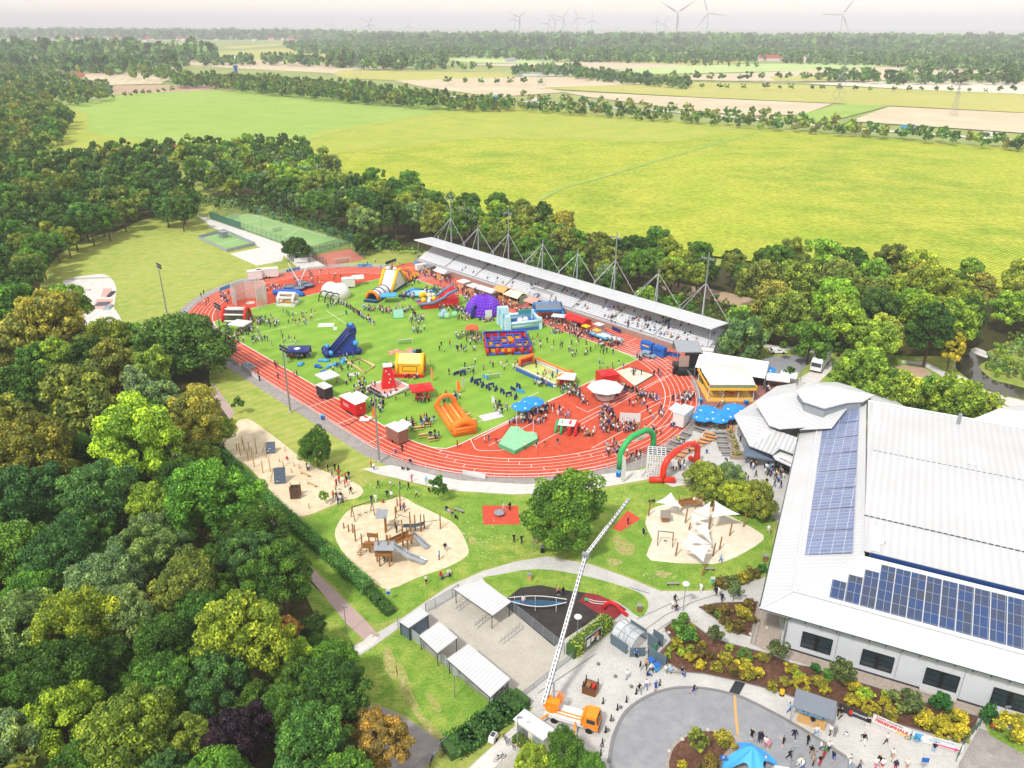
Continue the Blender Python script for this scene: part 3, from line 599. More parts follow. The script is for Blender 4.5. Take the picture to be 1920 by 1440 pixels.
B = []
B += belt([(-150,330),(30,300),(120,306),(240,305),(330,330),(350,355),(362,400),(330,415),(285,395),(180,430),(105,470),(60,520),(60,560),(-150,620)], 7.6, (4.2,6.2), 2.35, ['dk','dk','gr','bg','dk','ol'], 'in the dark wood beyond the meadow', seed=2)
B += belt([(345,300),(420,290),(520,298),(600,300),(640,335),(760,350),(830,380),(930,395),(1010,395),(1040,420),(900,440),(790,440),(700,430),(600,400),(540,380),(400,355),(360,340)], 7.8, (3.8,6), 2.5, ['gr','dk','gr','bg','ol','ye','gy','lm'], 'in the belt behind the courts and grandstand', seed=3)
B += belt([(1040,425),(1120,450),(1210,460),(1330,480),(1480,490),(1490,520),(1330,530),(1180,520),(1080,500),(960,460),(900,440),(1010,420)], 7.0, (3.6,5.4), 2.7, ['gr','dk','ol','au','ye','ol','lm'], 'in the belt between grandstand and maize', seed=4)
B += belt([(1180,545),(1260,560),(1340,590),(1400,575),(1440,590),(1420,620),(1370,600),(1290,570),(1200,560)], 7, (3,4.6), 2.5, ['lm','gr','lm','ye','dk'], 'behind the grandstand masts', seed=5)
B += belt([(1490,490),(1600,490),(1700,495),(1790,505),(1880,510),(2000,540),(2000,600),(1900,600),(1830,570),(1800,620),(1740,640),(1640,650),(1560,630),(1520,640),(1470,610),(1400,560),(1430,530)], 8.6, (4.4,7), 2.15, ['lm','ye','gr','dk','lm','ol','ye','au'], 'in the wood along the river', seed=6)
B += belt([(1000,470),(1080,500),(1180,520),(1170,545),(1040,510),(960,480)], 7.5, (3.4,5), 2.5, ['gr','lm','dk','gy'], 'just behind the grandstand roof', seed=7)
B += belt([(-150,190),(40,178),(110,205),(130,228),(110,262),(60,290),(-150,330)], 9.5, (5,7.5), 2.0, ['gr','ol','au','dk','gr'], 'in the wood at the left edge of the green field', seed=8)
B += belt([(150,285),(240,280),(330,272),(420,268),(520,262),(580,280),(560,300),(480,305),(330,300),(150,305)], 8, (3.4,5.4), 2.2, ['gr','dk','lm','ye','bg','dk'], 'around the red roofed farmhouse', seed=9)
B += belt([(-80,1560),(700,1560),(650,1230),(560,1090),(440,900),(330,840),(260,760),(-80,560)], 6.4, (2.6,3.8), 2.4, ['dk','dk','bg','gr'], 'under the near wood crowns', z=4, seed=10)
TREES += B
C = []
# hedgerow of trees along the motorway, singles beyond, all small in the picture
C += belt([(330,146),(480,150),(640,160),(870,186),(940,190),(960,196),(880,198),(640,183),(450,166),(400,160),(330,158)], 11, (5.5,8), 2.1, ['gr','ol','ol','gr','dk'], '', z=8, seed=11)
C += belt([(900,190),(1100,203),(1280,215),(1600,238),(1930,262),(2050,272),(2050,280),(1930,272),(1600,246),(1280,222),(960,202)], 9.5, (3.6,5.6), 2.1, ['gr','au','gr','ol','dk','ye'], '', z=5, seed=12)
C += belt([(960,178),(1100,186),(1280,198),(1480,213),(1600,230),(1600,234),(1280,204),(1000,186)], 16, (3,5), 2.1, ['gr','au','ol'], '', z=5, seed=13)
C += belt([(100,106),(250,126),(330,132),(330,150),(200,140),(60,130),(60,112)], 30, (6,8), 2, ['gr','ol','gy'], '', z=8, seed=14)
C += belt([(-100,128),(70,130),(130,150),(200,160),(205,178),(140,192),(40,178),(-100,185)], 17, (5.5,8), 2, ['gr','ol','dk','gy'], '', z=8, seed=15)
FARW = [([(-100,110),(60,112),(240,118),(330,130),(200,136),(60,128),(-100,128)],26),([(0,98),(180,95),(330,102),(400,104),(390,112),(220,112),(0,112)],40),([(530,84),(640,78),(830,84),(900,90),(1010,96),(1120,98),(1180,108),(1060,110),(900,104),(700,101),(560,98)],20),
        ([(1070,98),(1130,88),(1280,82),(1420,92),(1460,106),(1300,112),(1080,110)],18),([(1440,100),(1520,88),(1700,86),(1930,96),(2050,100),(2050,120),(1930,122),(1760,122),(1640,114),(1480,112)],17),
        ([(640,113),(760,113),(840,118),(830,124),(700,125),(600,120)],26),([(960,128),(1080,127),(1090,135),(960,134)],16),([(1085,132),(1280,146),(1300,152),(1280,156),(1080,140)],16),([(490,112),(640,116),(660,122),(500,118)],22),
        ([(1530,138),(1640,142),(1930,138),(1930,146),(1640,147)],22),([(270,116),(350,112),(350,120),(280,122)],16),([(370,112),(470,113),(470,118),(380,119)],20)]
for i, (p, s) in enumerate(FARW): C += belt(p, s, (s*.42,s*.62), 1.7, ['gr','bg','dk','gy'], '', z=8, seed=20+i)
# far woods as broad belts to the horizon
D = []
for i, (p, s) in enumerate([([(-100,64),(300,66),(640,67),(640,74),(300,74),(-100,74)],70),([(640,70),(1280,70),(1930,72),(2050,74),(2050,88),(1280,86),(900,86),(640,82)],58),([(1280,76),(1600,76),(2050,80),(2050,96),(1600,90),(1280,88)],34)]):
    D += belt(p, s, (s*.5,s*.75), .9, ['gr','bg','dk'], '', z=8, seed=50+i)
sg = random.Random(77)
def row(p0, p1, n, r=(3,4.5)):
    for k in range(n):
        t = (k+sg.uniform(-.3,.3))/n; x, y, _ = P(p0[0]+(p1[0]-p0[0])*t, p0[1]+(p1[1]-p0[1])*t); R = sg.uniform(*r); h = R*2.1
        C.append((x,y,R,h,h*.6,sg.choice(['gr','ol','gr','dk']),'round',''))
row((1280,152),(1530,150),10,(6,8)); row((1500,152),(1740,150),9,(6,8)); row((1280,166),(1930,172),22,(3,5)); row((740,135),(930,134),9,(7,9)); row((1560,148),(1640,147),4,(8,10)); row((640,102),(860,113),16,(7,11)); row((1300,124),(1430,128),8,(5,7)); row((840,160),(1040,160),7,(4,6)); row((230,186),(330,174),8,(2.5,4)); row((1100,117),(1290,120),8,(6,10)); row((300,156),(420,158),9,(6,9))
# the 300 that show largest stand as single trees, the rest as masses
def show(t): return t[2]/math.sqrt(t[0]**2+t[1]**2+(CAMH-t[4])**2)
def inview(t):
    a, b = Pj(t[0],t[1],t[4]); m = t[2]*FPX/math.sqrt(t[0]**2+t[1]**2+80**2); return -m < a < 1920+m and -m < b < 1440+m and t[1] > 30
TREES.sort(key=show, reverse=True); vis = [t for t in TREES if inview(t)]; ind = set(id(t) for t in vis[:296]); rest = [t for t in TREES if id(t) not in ind]
SZ = lambda r, q: 'tall broad' if r > q*1.35 else 'large' if r > q*1.1 else 'medium' if r > q*.85 else 'slender' if r > q*.62 else 'small'
bywhere = {}
for t in vis[:296]: bywhere.setdefault(t[7], []).append(t)
for wname, ts in bywhere.items():
    q = sorted(t[2] for t in ts)[len(ts)//2]
    for t in ts:
        x, y, r, h, zc, key, shape, where = t; px, py = Pj(x,y,zc)
        single_ = len(ts) == 1
        lab = f'{TCOL[key][0]} tree {where}' if single_ else f'{SZ(r,q)} {TCOL[key][0]} tree {where}'
        d = math.sqrt(x*x+y*y+80**2)
        o = thing('tree', lab, 'tree', (x,y,0), rt.uniform(0,6.28), None if single_ else f'trees {where}')
        tr = bpy.data.objects.new('trunk', rt.choice(TRK)); COL.objects.link(tr); tr.parent = o; k = h*.98; tr.scale = (k*1.1,k*1.1,k*.92)
        if shape == 'cone': me = CONE; s = (r, r, h/2.4); z0 = h*.42
        elif shape == 'oval': me = rt.choice(HI); s = (r,r,min(r*1.45,(h-.8)/1.72)); z0 = h-s[2]*1.04
        else: me = rt.choice(HI if d < 175 else MID); s = (r,r,max(r*.95,min(r*1.35,(h-zc)*.98))); z0 = h-s[2]*1.02
        cr = bpy.data.objects.new('crown', me); COL.objects.link(cr); cr.parent = o; cr.location = (0,0,z0); cr.scale = s; cr.color = tcol(key, rt)
def mass(name, items, arrs, label=None, ext=1.0):
    V = []; Cc = []
    for t in items:
        x, y, r, h, zc, key = t[:6]; A, T = arrs[rt.randrange(len(arrs))]; a = rt.uniform(0,6.28); c, s = cos(a), sin(a)
        sv = max(r*.9, (h-zc)); q = A*np.array([r,r,sv]); q2 = q.copy(); q2[...,0] = q[...,0]*c-q[...,1]*s+x; q2[...,1] = q[...,0]*s+q[...,1]*c+y; q2[...,2] += h-sv*.95
        V.append(q2); Cc.append(tonecol(T*.8)*np.array(tcol(key, rt)[:3]))
    me = quad_mesh(name, np.concatenate(V), np.concatenate(Cc)); o = bpy.data.objects.new(name, me); COL.objects.link(o); return tag(o, label, kind='stuff')
print('trees', len(vis), 'rest', len(rest), 'mid', len(C), 'far', len(D))
mass('woodland', rest, [leaf_arrays(170+i, 16, 420, .17) for i in range(3)], 'mass of further trees filling the woods')
midn = [t for t in C if t[1] < 1500]; farn = [t for t in C if t[1] >= 1500]
mass('roadside_trees', midn, LOW, 'tree belt along the motorway and field edges')
mass('far_woods', farn, TINY, 'woods and hedgerows far across the fields')
mass('horizon_woods', D, TINY, 'blue hazy woods towards the horizon')
# low ground cover in the woods: bush masses
bush = []
def bushes(poly, sp, rr, keys, seed, z=1): 
    for t in belt(poly, sp, rr, 1.1, keys, '', z=z, seed=seed): bush.append(t)
NEAR = []
bushes([(360,405),(365,385),(480,400),(640,450),(700,470),(790,480),(770,470),(690,440),(600,410),(480,375),(380,370)], 3.4, (1.4,2.8), ['gr','dk','bg','gy'], 60)
bushes([(1560,640),(1660,655),(1700,665),(1640,672),(1560,660)], 3.2, (1.4,2.6), ['gr','dk','ol'], 61)
bushes([(1860,640),(1990,600),(1990,735),(1930,715),(1872,700),(1850,680),(1866,660)], 2.8, (1.0,2.4), ['gr','ol','lm','gy','gy'], 62)
bushes([(1290,545),(1430,590),(1470,620),(1420,640),(1340,600),(1200,560)], 3.6, (1.2,2.2), ['ol','gr','dk'], 63)
bushes([(1375,655),(1430,672),(1440,700),(1400,690),(1360,668)], 2.2, (.9,1.7), ['gr','gr','dk'], 64)
bushes([(560,1190),(605,1225),(640,1220),(600,1170)], 1.8, (.9,1.6), ['gr','dk'], 65)
bushes([(-60,560),(120,600),(260,680),(400,830),(440,900),(500,990),(540,1080),(-60,1080)], 4.4, (1.4,2.6), ['dk','dk','ol','au'], 66)
bushes([(1800,700),(1845,735),(1930,760),(1930,750),(1860,728),(1812,700)], 4.5, (.3,.7), ['ol','gr'], 67)
mass('undergrowth', bush, [leaf_arrays(200+i, 10, 230, .17, rz=.8) for i in range(3)], 'low shrubs and undergrowth')
# ================================================================ STADIUM
m_grey = mat('grey_steel', '8f949a', .5, .3, var=.1); m_white = mat('white_paint', (.66,.67,.69), .5, var=.1, scale=.8); m_dark = mat('dark_steel', '34383d', .5, .3)
m_black = mat('black_plastic', '17181a', .5); m_blue = mat('blue_fabric', '1f5fb4', .7, var=.15); m_lblue = mat('light_blue_vinyl', '3f9ad6', .5); m_red = mat('red_vinyl', 'c81e22', .45, var=.1)
m_yel = mat('yellow_vinyl', 'f0b81e', .45); m_org = mat('orange_vinyl', 'ee7a1c', .45, var=.1); m_grn = mat('green_vinyl', '2fa55a', .45); m_nvy = mat('navy_vinyl', '1c2c6e', .45); m_pur = mat('purple_vinyl', '6a30c0', .45)
m_wv = mat('white_vinyl', (.66,.66,.65), .45, var=.1); m_wood = mat('weathered_wood', '8a6440', .8, var=.3, scale=4); m_wood2 = mat('light_wood', 'c49a62', .7, var=.2, scale=4); m_tyre = mat('tyre_rubber', '151515', .9)
m_glass = mat('window_glass', '26343c', .12, spec=.8, var=.3, scale=.6); m_canv = mat('white_canvas', (.64,.64,.64), .8, var=.1, scale=.6, bump=.6); m_conc = mat('concrete', 'b4b1ac', .85, var=.12, scale=1)
m_rope = mat('rope', '3c4a52', .8); m_galv = mat('galvanised_steel', '9aa1a8', .4, .6, var=.15)
def mesh_mat(name, col, cell=.25, th=.12, ang=0.0, vert=True):
    """a net: opaque threads, clear holes"""
    m = bpy.data.materials.new(name); t, b = nodes(m); N = t.nodes.new; L = t.links.new
    tc = N('ShaderNodeTexCoord'); sp = N('ShaderNodeSeparateXYZ'); L(tc.outputs['Object'], sp.inputs[0])
    def line(o):
        a = N('ShaderNodeMath'); a.operation = 'DIVIDE'; a.inputs[1].default_value = cell; L(o, a.inputs[0]); f = N('ShaderNodeMath'); f.operation = 'FRACT'; L(a.outputs[0], f.inputs[0])
        l = N('ShaderNodeMath'); l.operation = 'LESS_THAN'; l.inputs[1].default_value = th; L(f.outputs[0], l.inputs[0]); return l.outputs[0]
    s = N('ShaderNodeMath'); s.operation = 'ADD'; L(sp.outputs[0], s.inputs[0]); L(sp.outputs[1], s.inputs[1])
    mx = N('ShaderNodeMath'); mx.operation = 'MAXIMUM'; L(line(s.outputs[0]), mx.inputs[0]); L(line(sp.outputs[2]), mx.inputs[1])
    L(mx.outputs[0], b.inputs['Alpha']); b.inputs['Base Color'].default_value = (*lin(col),1); b.inputs['Roughness'].default_value = .7; MATS[name] = m; return m
m_net = mesh_mat('green_fence_mesh', '3c6a55', .5, .22); m_cage = mesh_mat('throwing_cage_net', 'a9c2c0', .3, .3); m_wire = mesh_mat('grey_fence_mesh', 'a2a8ac', .12, .28)
def fence(name, label, pts, h, step, mpost, mrail, mmesh=None, rails=(1.0,), r=.04, cat='fence', rr=.03, closed=False, group=None):
    """posts + rails + a mesh panel along a ground line"""
    t = thing(name, label, cat, (0,0,0), 0, group); a = M(); b = M(); c = M()
    segs = list(zip(pts, pts[1:]+([pts[0]] if closed else [])))[:len(pts) if closed else len(pts)-1]
    for p, q in segs:
        l = math.hypot(q[0]-p[0], q[1]-p[1])
        if l < 1e-3: continue
        n = max(1, round(l/step))
        for k in range(n): x = p[0]+(q[0]-p[0])*k/n; y = p[1]+(q[1]-p[1])*k/n; a.bar((x,y,0),(x,y,h),r,5)
        for f in rails: b.bar((p[0],p[1],h*f),(q[0],q[1],h*f),rr,5)
        c.face([(p[0],p[1],.05),(q[0],q[1],.05),(q[0],q[1],h),(p[0],p[1],h)])
    p = pts[-1]; a.bar((p[0],p[1],0),(p[0],p[1],h),r,5)
    a.build('posts', mpost, t); b.build('rails', mrail, t)
    if mmesh: c.build('mesh_panel', mmesh, t)
    return t
def uvp(u, v, z=0.0): return (u, v, z)
# the stand is built in track coordinates: its empty sits at the track centre, turned along the track
def tthing(name, label, cat, u=0, v=0, rz=0.0, group=None): return thing(name, label, cat, W(u,v), TH+rz, group)
gs = tthing('grandstand', 'long grey grandstand with white roof hung from masts', 'grandstand')
U0, U1, V0 = -63.5, 64.0, 48.4; NR = 14; DP = .66; RZ0 = 1.25; DZ = .31
mb = M()
for k in range(NR): mb.bz((U0+U1)/2, V0+.5+DP*(k+.5), 0 if k == 0 else RZ0+DZ*(k-1)-.5, U1-U0, DP, (RZ0+DZ*k)-(0 if k == 0 else RZ0+DZ*(k-1)-.5))
mb.build('terrace', mat('stand_concrete', 'bcbec3', .85, var=.12, scale=.8), gs)
mb = M(); mb.bz((U0+U1)/2, V0+.2, 0, U1-U0, .36, 1.35); mb.build('front_wall', mat('reddish_wall', 'a08078', .85, var=.12), gs)
mb = M()
for z in (1.75, 2.15): mb.bar((U0,V0+.2,z),(U1,V0+.2,z),.03,5)
for i in range(64): x = U0+(U1-U0)*i/63; mb.bar((x,V0+.2,1.3),(x,V0+.2,2.15),.025,5)
mb.build('handrail', m_grey, gs)
ais = [-47,-31,-15.5,0,15.5,31,47]
mb = M()
for k in range(1, NR):
    z = RZ0+DZ*k; y = V0+.5+DP*(k+.45); n = 236
    for i in range(n):
        x = U0+.6+(U1-U0-1.2)*i/(n-1)
        if any(abs(x-a) < .62 for a in ais) or (-4.6 < x < 4.6 and k < 6): continue
        mb.box(x, y, z+.36, .42, .36, .06); mb.box(x, y+.2, z+.52, .42, .05, .34)
tag(mb.build('seats', mat('grey_white_seat', (.74,.76,.80), .5, var=.06), gs), kind='stuff')
for a in ais:
    s = M()
    for k in range(1, NR): s.bz(a, V0+.5+DP*k+.0, RZ0+DZ*(k-1)+.005, 1.1, .33, DZ*.52)
    s.build('stairway', m_conc, gs)
mb = M(); mb.bz(0, V0+2.6, 1.3, 9, .2, 1.9); mb.bz(-4.5, V0+3.4, 1.3, .2, 1.6, 2.2); mb.bz(4.5, V0+3.4, 1.3, .2, 1.6, 2.2); v_ = mb.build('tunnel_wall', m_white, gs)
mb = M()
for i in range(19): mb.bar((-4.5+.5*i,V0+2.5,3.2),(-4.5+.5*i,V0+2.5,4.2),.025,4)
mb.bar((-4.5,V0+2.5,4.2),(4.5,V0+2.5,4.2),.04,5); mb.build('tunnel_railing', m_dark, gs)
RF, RB = 50.3, 58.3
mb = M(); mb.slab([(-66,RF,8.35),(64.6,RF,8.35),(64.6,RB,8.0),(-66,RB,8.0)], .22); mb.build('roof', rib_mat('stand_roof_sheet', (.52,.54,.57), 0, 1.6, .45, .9, dirt=.1), gs)
mb = M(); mb.slab([(-66,RF-.12,8.40),(64.6,RF-.12,8.40),(64.6,RF,8.40),(-66,RF,8.40)], .34); mb.build('roof_gutter', m_white, gs)
mb = M()
for i in range(18):
    u = -65.5+129.6*i/17; mb.bar((u,RF+.3,8.05),(u,RB,7.7),.09,5); mb.bar((u,RB-.2,0),(u,RB-.2,7.9),.14,6); mb.bar((u,RB-.2,4.4),(u,RF+4,7.95),.07,5)
mb.bar((U0,RB-.2,5.4),(U1,RB-.2,5.4),.08,5); mb.bz((U0+U1)/2, V0+9.9, 5.0, U1-U0, .08, 1.2); mb.build('roof_frame', m_grey, gs)
mb = M()   # raw steel ends with raking beams
for u in (U0-.15, U1+.15):
    mb.bar((u,V0+.2,.2),(u,V0+9.6,5.0),.16,6); mb.bar((u,RB,0),(u,V0+5,3.4),.12,6); mb.bar((u,RB-4,0),(u,RB-4,3.6),.14,6); mb.bar((u,RB-8,0),(u,RB-8,1.8),.14,6); mb.bar((u,V0+1,1.6),(u,V0+10,5.9),.04,5); mb.bar((u,V0+1,2.4),(u,V0+10,6.7),.04,5)
    mb.bar((u,V0+.6,.4),(u,RF+.4,8.2),.12,6)
mb.build('end_frame', m_grey, gs)
mb = M()
for k in range(12): mb.bz(U1+1.6, V0+2+.6*k, .35*k, 2.2, .5, .08)
mb.bar((U1+2.7,V0+2,1),(U1+2.7,V0+9,5.2),.04,5); mb.bar((U1+.5,V0+9,4.2),(U1+3,V0+9,4.2),.05,5); mb.bz(U1+1.7, V0+9.5, 4.1, 2.8, 1.6, .12); mb.build('end_stair', m_galv, gs)
MU = [-54.3,-39.1,-23.3,-6.9,8.6,23.9,40.0,56.0]; mtop = [(841,365),(893,422),(950,391),(1010,450),(1077,468),(1149,434),(1228,504),(1316,472)]
for i, u in enumerate(MU):
    x, y, _ = W(u, RB+.1); ht = topz(x, y, mtop[i][1]); tall = i in (0,2,5,7); js = ht-1.2 if not tall else ht-8.6
    mb = M(); mb.tube([(u,RB+.35,0),(u,RB+.35,8),(u,RB+.35,js),(u,RB+.35,ht)], [.26,.26,.23,.15 if tall else .19], 8)
    ms = mb.build('mast', m_galv, gs)
    for du, vv, zz in ((-4.2,RF+1.2,8.4),(4.2,RF+1.2,8.4),(-7.7,RB+.2,8.9),(7.7,RB+.2,8.9)):
        c_ = M(); c_.bar((u,RB+.3,js),(u+du,vv,zz),.045,4); c_.build('cable', m_white, ms)
    mb = M(); mb.tube([(u-7.7,RB+.2,7),(u-7.7,RB+.2,9.1)], .28, 7); mb.build('roof_post', m_galv, gs)
    if tall:
        f = M(); f.bar((u-1.9,RB+.35,ht-1.6),(u+1.9,RB+.35,ht-1.6),.09,5)
        for d in (-1.7,-.9,.9,1.7): f.box(u+d, RB+.0, ht-1.7, .5, .4, .45)
        f.build('floodlight', m_grey, ms)
mb = M(); mb.tube([(64.4,RB+.2,7),(64.4,RB+.2,9.1)], .28, 7); mb.build('roof_post', m_galv, gs)
# white railing round the track
rl = [q[:2] for q in stad(44.5, 40)]; rl = [q for q in rl if not (lambda a: a[1] > 38)(((q[0]-CX)*cos(TH)+(q[1]-CY)*sin(TH), -(q[0]-CX)*sin(TH)+(q[1]-CY)*cos(TH)))]
pts = [W(42.195+44.5*sin(PI*(.17+.83*i/40)), 44.5*cos(PI*(.17+.83*i/40)))[:2] for i in range(41)]+[W(-42.195-44.5*sin(PI*i/40*.83), -44.5*cos(PI*i/40*.83))[:2] for i in range(41)]
fence('track_railing', 'white railing around the outside of the red running track', pts, 1.1, 3.0, m_white, m_white, None, (1.0,.5), .035, 'railing', .04)
def board(u0, v0, u1, v1, m, label, words=None, h=1.0, mc=None):
    a, b = W(u0,v0), W(u1,v1); L_ = math.hypot(b[0]-a[0], b[1]-a[1]); an = math.atan2(b[1]-a[1], b[0]-a[0])
    t = thing('advertising_board', label, 'banner', ((a[0]+b[0])/2,(a[1]+b[1])/2,0), an); q = M(); q.bz(0,0,.1,L_,.05,h); q.build('panel', m, t); q = M()
    for x in (-L_/2,L_/2): q.bar((x,0,0),(x,0,h+.1),.04,5)
    q.build('frame', m_grey, t)
    if words: text(words, h*.6, mc or m_white, t, (0,-.04,.1+h/2), (PI/2,0,0), 'lettering', .01)
    return t
def edge(ppx, ppy): return TT(ppx, ppy)
for (a, b, m_, lb) in [((412,549),(431,541),m_lblue,'light blue advertising board by the throwing cage'),((537,513),(562,507),m_blue,'blue advertising board behind the bungee trampolines'),((670,502),(697,501),m_lblue,'pale blue and white advertising board near the red court'),((722,498),(742,491),m_nvy,'navy advertising board at the far end of the track'),((868,891),(911,899),m_white,'white blank banner on the railing of the near curve'),((1147,618),(1164,625),m_nvy,'dark blue advertising board on the grandstand wall'),((775,496),(784,497),m_lblue,'small blue board at the far grandstand corner')]:
    board(*edge(*a), *edge(*b), m_, lb, h=1.1)
# white tarpaulins on the railing of the near straight
for i, (a, b) in enumerate((((425,673),(447,688)),((455,693),(478,708)),((470,705),(486,716)))): board(*edge(*a), *edge(*b), m_canv, ['white tarpaulin on the railing beside the white stall','longer white tarpaulin halfway down the straight railing','short white tarpaulin beside the ball bin on the railing'][i], h=.9)
# floodlight masts
def flood(px, py, ptop, label):
    x, y, _ = P(px, py); h = topz(x, y, ptop); t = thing('floodlight_mast', label, 'floodlight', (x,y,0), TH, 'tall floodlight masts on the near side of the track')
    q = M(); q.tube([(0,0,0),(0,0,h*.5),(0,0,h)], [.24,.18,.12], 8); q.build('pole', m_galv, t); q = M(); q.cyl(0,0,0,.5,.42,8); q.build('foot', m_conc, t)
    q = M(); q.bar((-1.5,0,h),(1.5,0,h),.07,5); q.bar((-1.2,0,h-.8),(1.2,0,h-.8),.06,5); q.build('crossbar', m_grey, t)
    for x_ in (-1.3,-.45,.45,1.3):
        for z_ in (.15,-.65):
            q = M(); q.box(x_, .2, h+z_, .55, .35, .5); l = q.build('lamp_head', m_dark, t); q = M(); q.box(x_, .39, h+z_, .48, .03, .42); q.build('lens', mat('lamp_lens',(.7,.75,.8),.2), l)
flood(545,775,655,'tall floodlight mast on the grass by the near straight'); flood(712,868,735,'tall floodlight mast at the start of the promenade'); flood(313,592,500,'tall floodlight mast on the meadow left of the track'); flood(423,685,575,'tall floodlight mast beside the broad dark tree')
def small_lamp(px, py, ptop, label, group=None, head='box', hmin=3.5):
    x, y, _ = P(px, py); h = max(hmin, topz(x, y, ptop)); t = thing('street_lamp', label, 'street lamp', (x,y,0), 0, group); q = M(); q.tube([(0,0,0),(0,0,h)], [.08,.05], 7); q.build('pole', m_galv, t); q = M()
    if head == 'box': q.box(.25,0,h,.7,.25,.12)
    elif head == 'disc': q.cyl(0,0,h,h+.12,.55,16); q.cyl(0,0,h-.25,h,.14,10)
    else: q.box(-.4,0,h,.5,.3,.25); q.box(.4,0,h,.5,.3,.25); q.bar((-.5,0,h-.05),(.5,0,h-.05),.04,5)
    q.build('lamp_head', m_white if head == 'disc' else m_galv, t); return t
for i, (a, b, c) in enumerate([(400,405,357),(435,420,378),(449,428,383),(487,400,345),(529,420,364),(585,425,380),(633,440,395),(490,430,396),(657,450,422)]):
    small_lamp(a, b, c, ['leftmost','second','third','fourth','tallest','sixth','seventh','short inner','rightmost'][i]+' lamp mast around the green sports court', 'lamp masts around the sports courts', 'twin')
for a, b, c, l, hd in [(1100+700/3.84-1284+1284,1144,1094,'disc topped lamp on the path by the planting bed','disc'),(1084,1192,1158,'disc topped lamp behind the clipped hedge','disc'),(1002,1035,976,'slender lamp left of the huge round tree','box'),(652,1190,1138,'slender lamp beside the pink paved path','box'),
        (1426,660,632,'lamp by the white car at the car park','box'),(1500,712,680,'lamp at the edge of the service lane','box'),(1780,712,683,'lamp beside the riverside footpath','box'),(1722,765,748,'twin headed lamp behind the hall roof','twin'),(973,1400,1345,'lamp by the small white kiosk','box'),(1480,1460,1398,'white lamp beside the blue star tent','box'),(1876,1360,1338,'thin lamp beside the yellow bushes','box'),(855,1308,1266,'slim lamp at the end of the long shelter','box')]:
    small_lamp(a, b, c, l, None, hd)
# court fences
fence('court_fence', 'green mesh fence around the big sports court', [P(*q)[:2] for q in ((393,413),(470,401),(662,456),(586,479))], 3.4, 4, mat('green_steel','2f5c48',.5), MATS['green_steel'], m_net, (1.0,.5), .05, closed=True)
fence('court_fence', 'dark mesh fence around the red court', [P(*q)[:2] for q in ((612,502),(580,481),(655,468),(684,487))], 3.0, 4, m_dark, m_dark, m_net, (1.0,), .05)
fence('ball_court_wall', 'grey boarded wall around the small court', [P(*q)[:2] for q in ((371,450),(420,437),(478,462),(425,475))], 1.3, 2.5, m_galv, m_galv, mat('grey_board','9aa4ac'), (1.0,), .06, 'barrier', closed=True)
def goal(px, py, rz, label, w_=5.0, h=2.0, group='small goals on the courts'):
    t = thing('goal', label, 'goal', P(px,py), rz, group); q = M(); q.tube([(-w_/2,0,0),(-w_/2,0,h),(w_/2,0,h),(w_/2,0,0)], .07, 6); q.build('goal_frame', m_white, t); q = M()
    q.face([(-w_/2,.02,h),(w_/2,.02,h),(w_/2,1.2,0),(-w_/2,1.2,0)]); q.build('net', m_cage, t); return t
goal(438,413,TH+1.57,'white goal at the far end of the green court'); goal(520,436,TH+1.57,'white goal in the middle of the green court'); goal(642,495,.5,'long white goal frame beside the red court', 6); goal(396,436,TH,'goal frame behind the boarded court', 4)
t = thing('changing_hut', 'grey metal hut behind the boarded court', 'hut', P(418,447), TH); q = M(); q.bz(0,0,0,4,2.5,2.4); q.build('body', m_galv, t); q = M(); q.bz(0,0,2.42,4.3,2.8,.15); q.build('roof', m_grey, t)
t = thing('pavilion', 'dark pergola with a white board under the round tree', 'pavilion', P(560,492), .1); q = M()
for x in (-4,-2,0,2,4): q.bar((x,0,0),(x,0,2.6),.08,5); q.bar((x,-2,2.6),(x,2,2.6),.06,5)
q.build('frame', m_dark, t); q = M(); q.bz(1,-2.2,.3,5,.1,1.6); q.build('panel', m_canv, t)
# hammer cage
t = thing('throwing_cage', 'tall netted throwing cage on the red end zone', 'cage', P(468,572), 0); q = M(); n_ = M()
cp = [(-5.6,.5),(-5.0,3.4),(-2.6,5.6),(0.6,6.0),(3.6,4.4),(5.2,1.4),(5.6,-1.6)]
for k, (x, y) in enumerate(cp): q.bar((x,y,0),(x,y,6.6),.07,5)
for (a, b) in zip(cp, cp[1:]): n_.face([(a[0],a[1],.05),(b[0],b[1],.05),(b[0],b[1],6.4),(a[0],a[1],6.4)]); q.bar((a[0],a[1],6.5),(b[0],b[1],6.5),.05,5)
n_.face([(-5.6,.5,.05),(-3.4,-2.6,.05),(-3.4,-2.6,6.2),(-5.6,.5,6.2)]); n_.face([(5.6,-1.6,.05),(4.0,-5.0,.05),(4.0,-5.0,6.2),(5.6,-1.6,6.2)]); q.bar((-3.4,-2.6,0),(-3.4,-2.6,6.3),.06,5); q.bar((4,-5,0),(4,-5,6.3),.06,5)
q.build('frame', m_white, t); n_.build('net', m_cage, t)
q = M(); q.cyl(-.2,1.2,.03,.06,1.5,20); q.build('throwing_circle', m_conc, t)
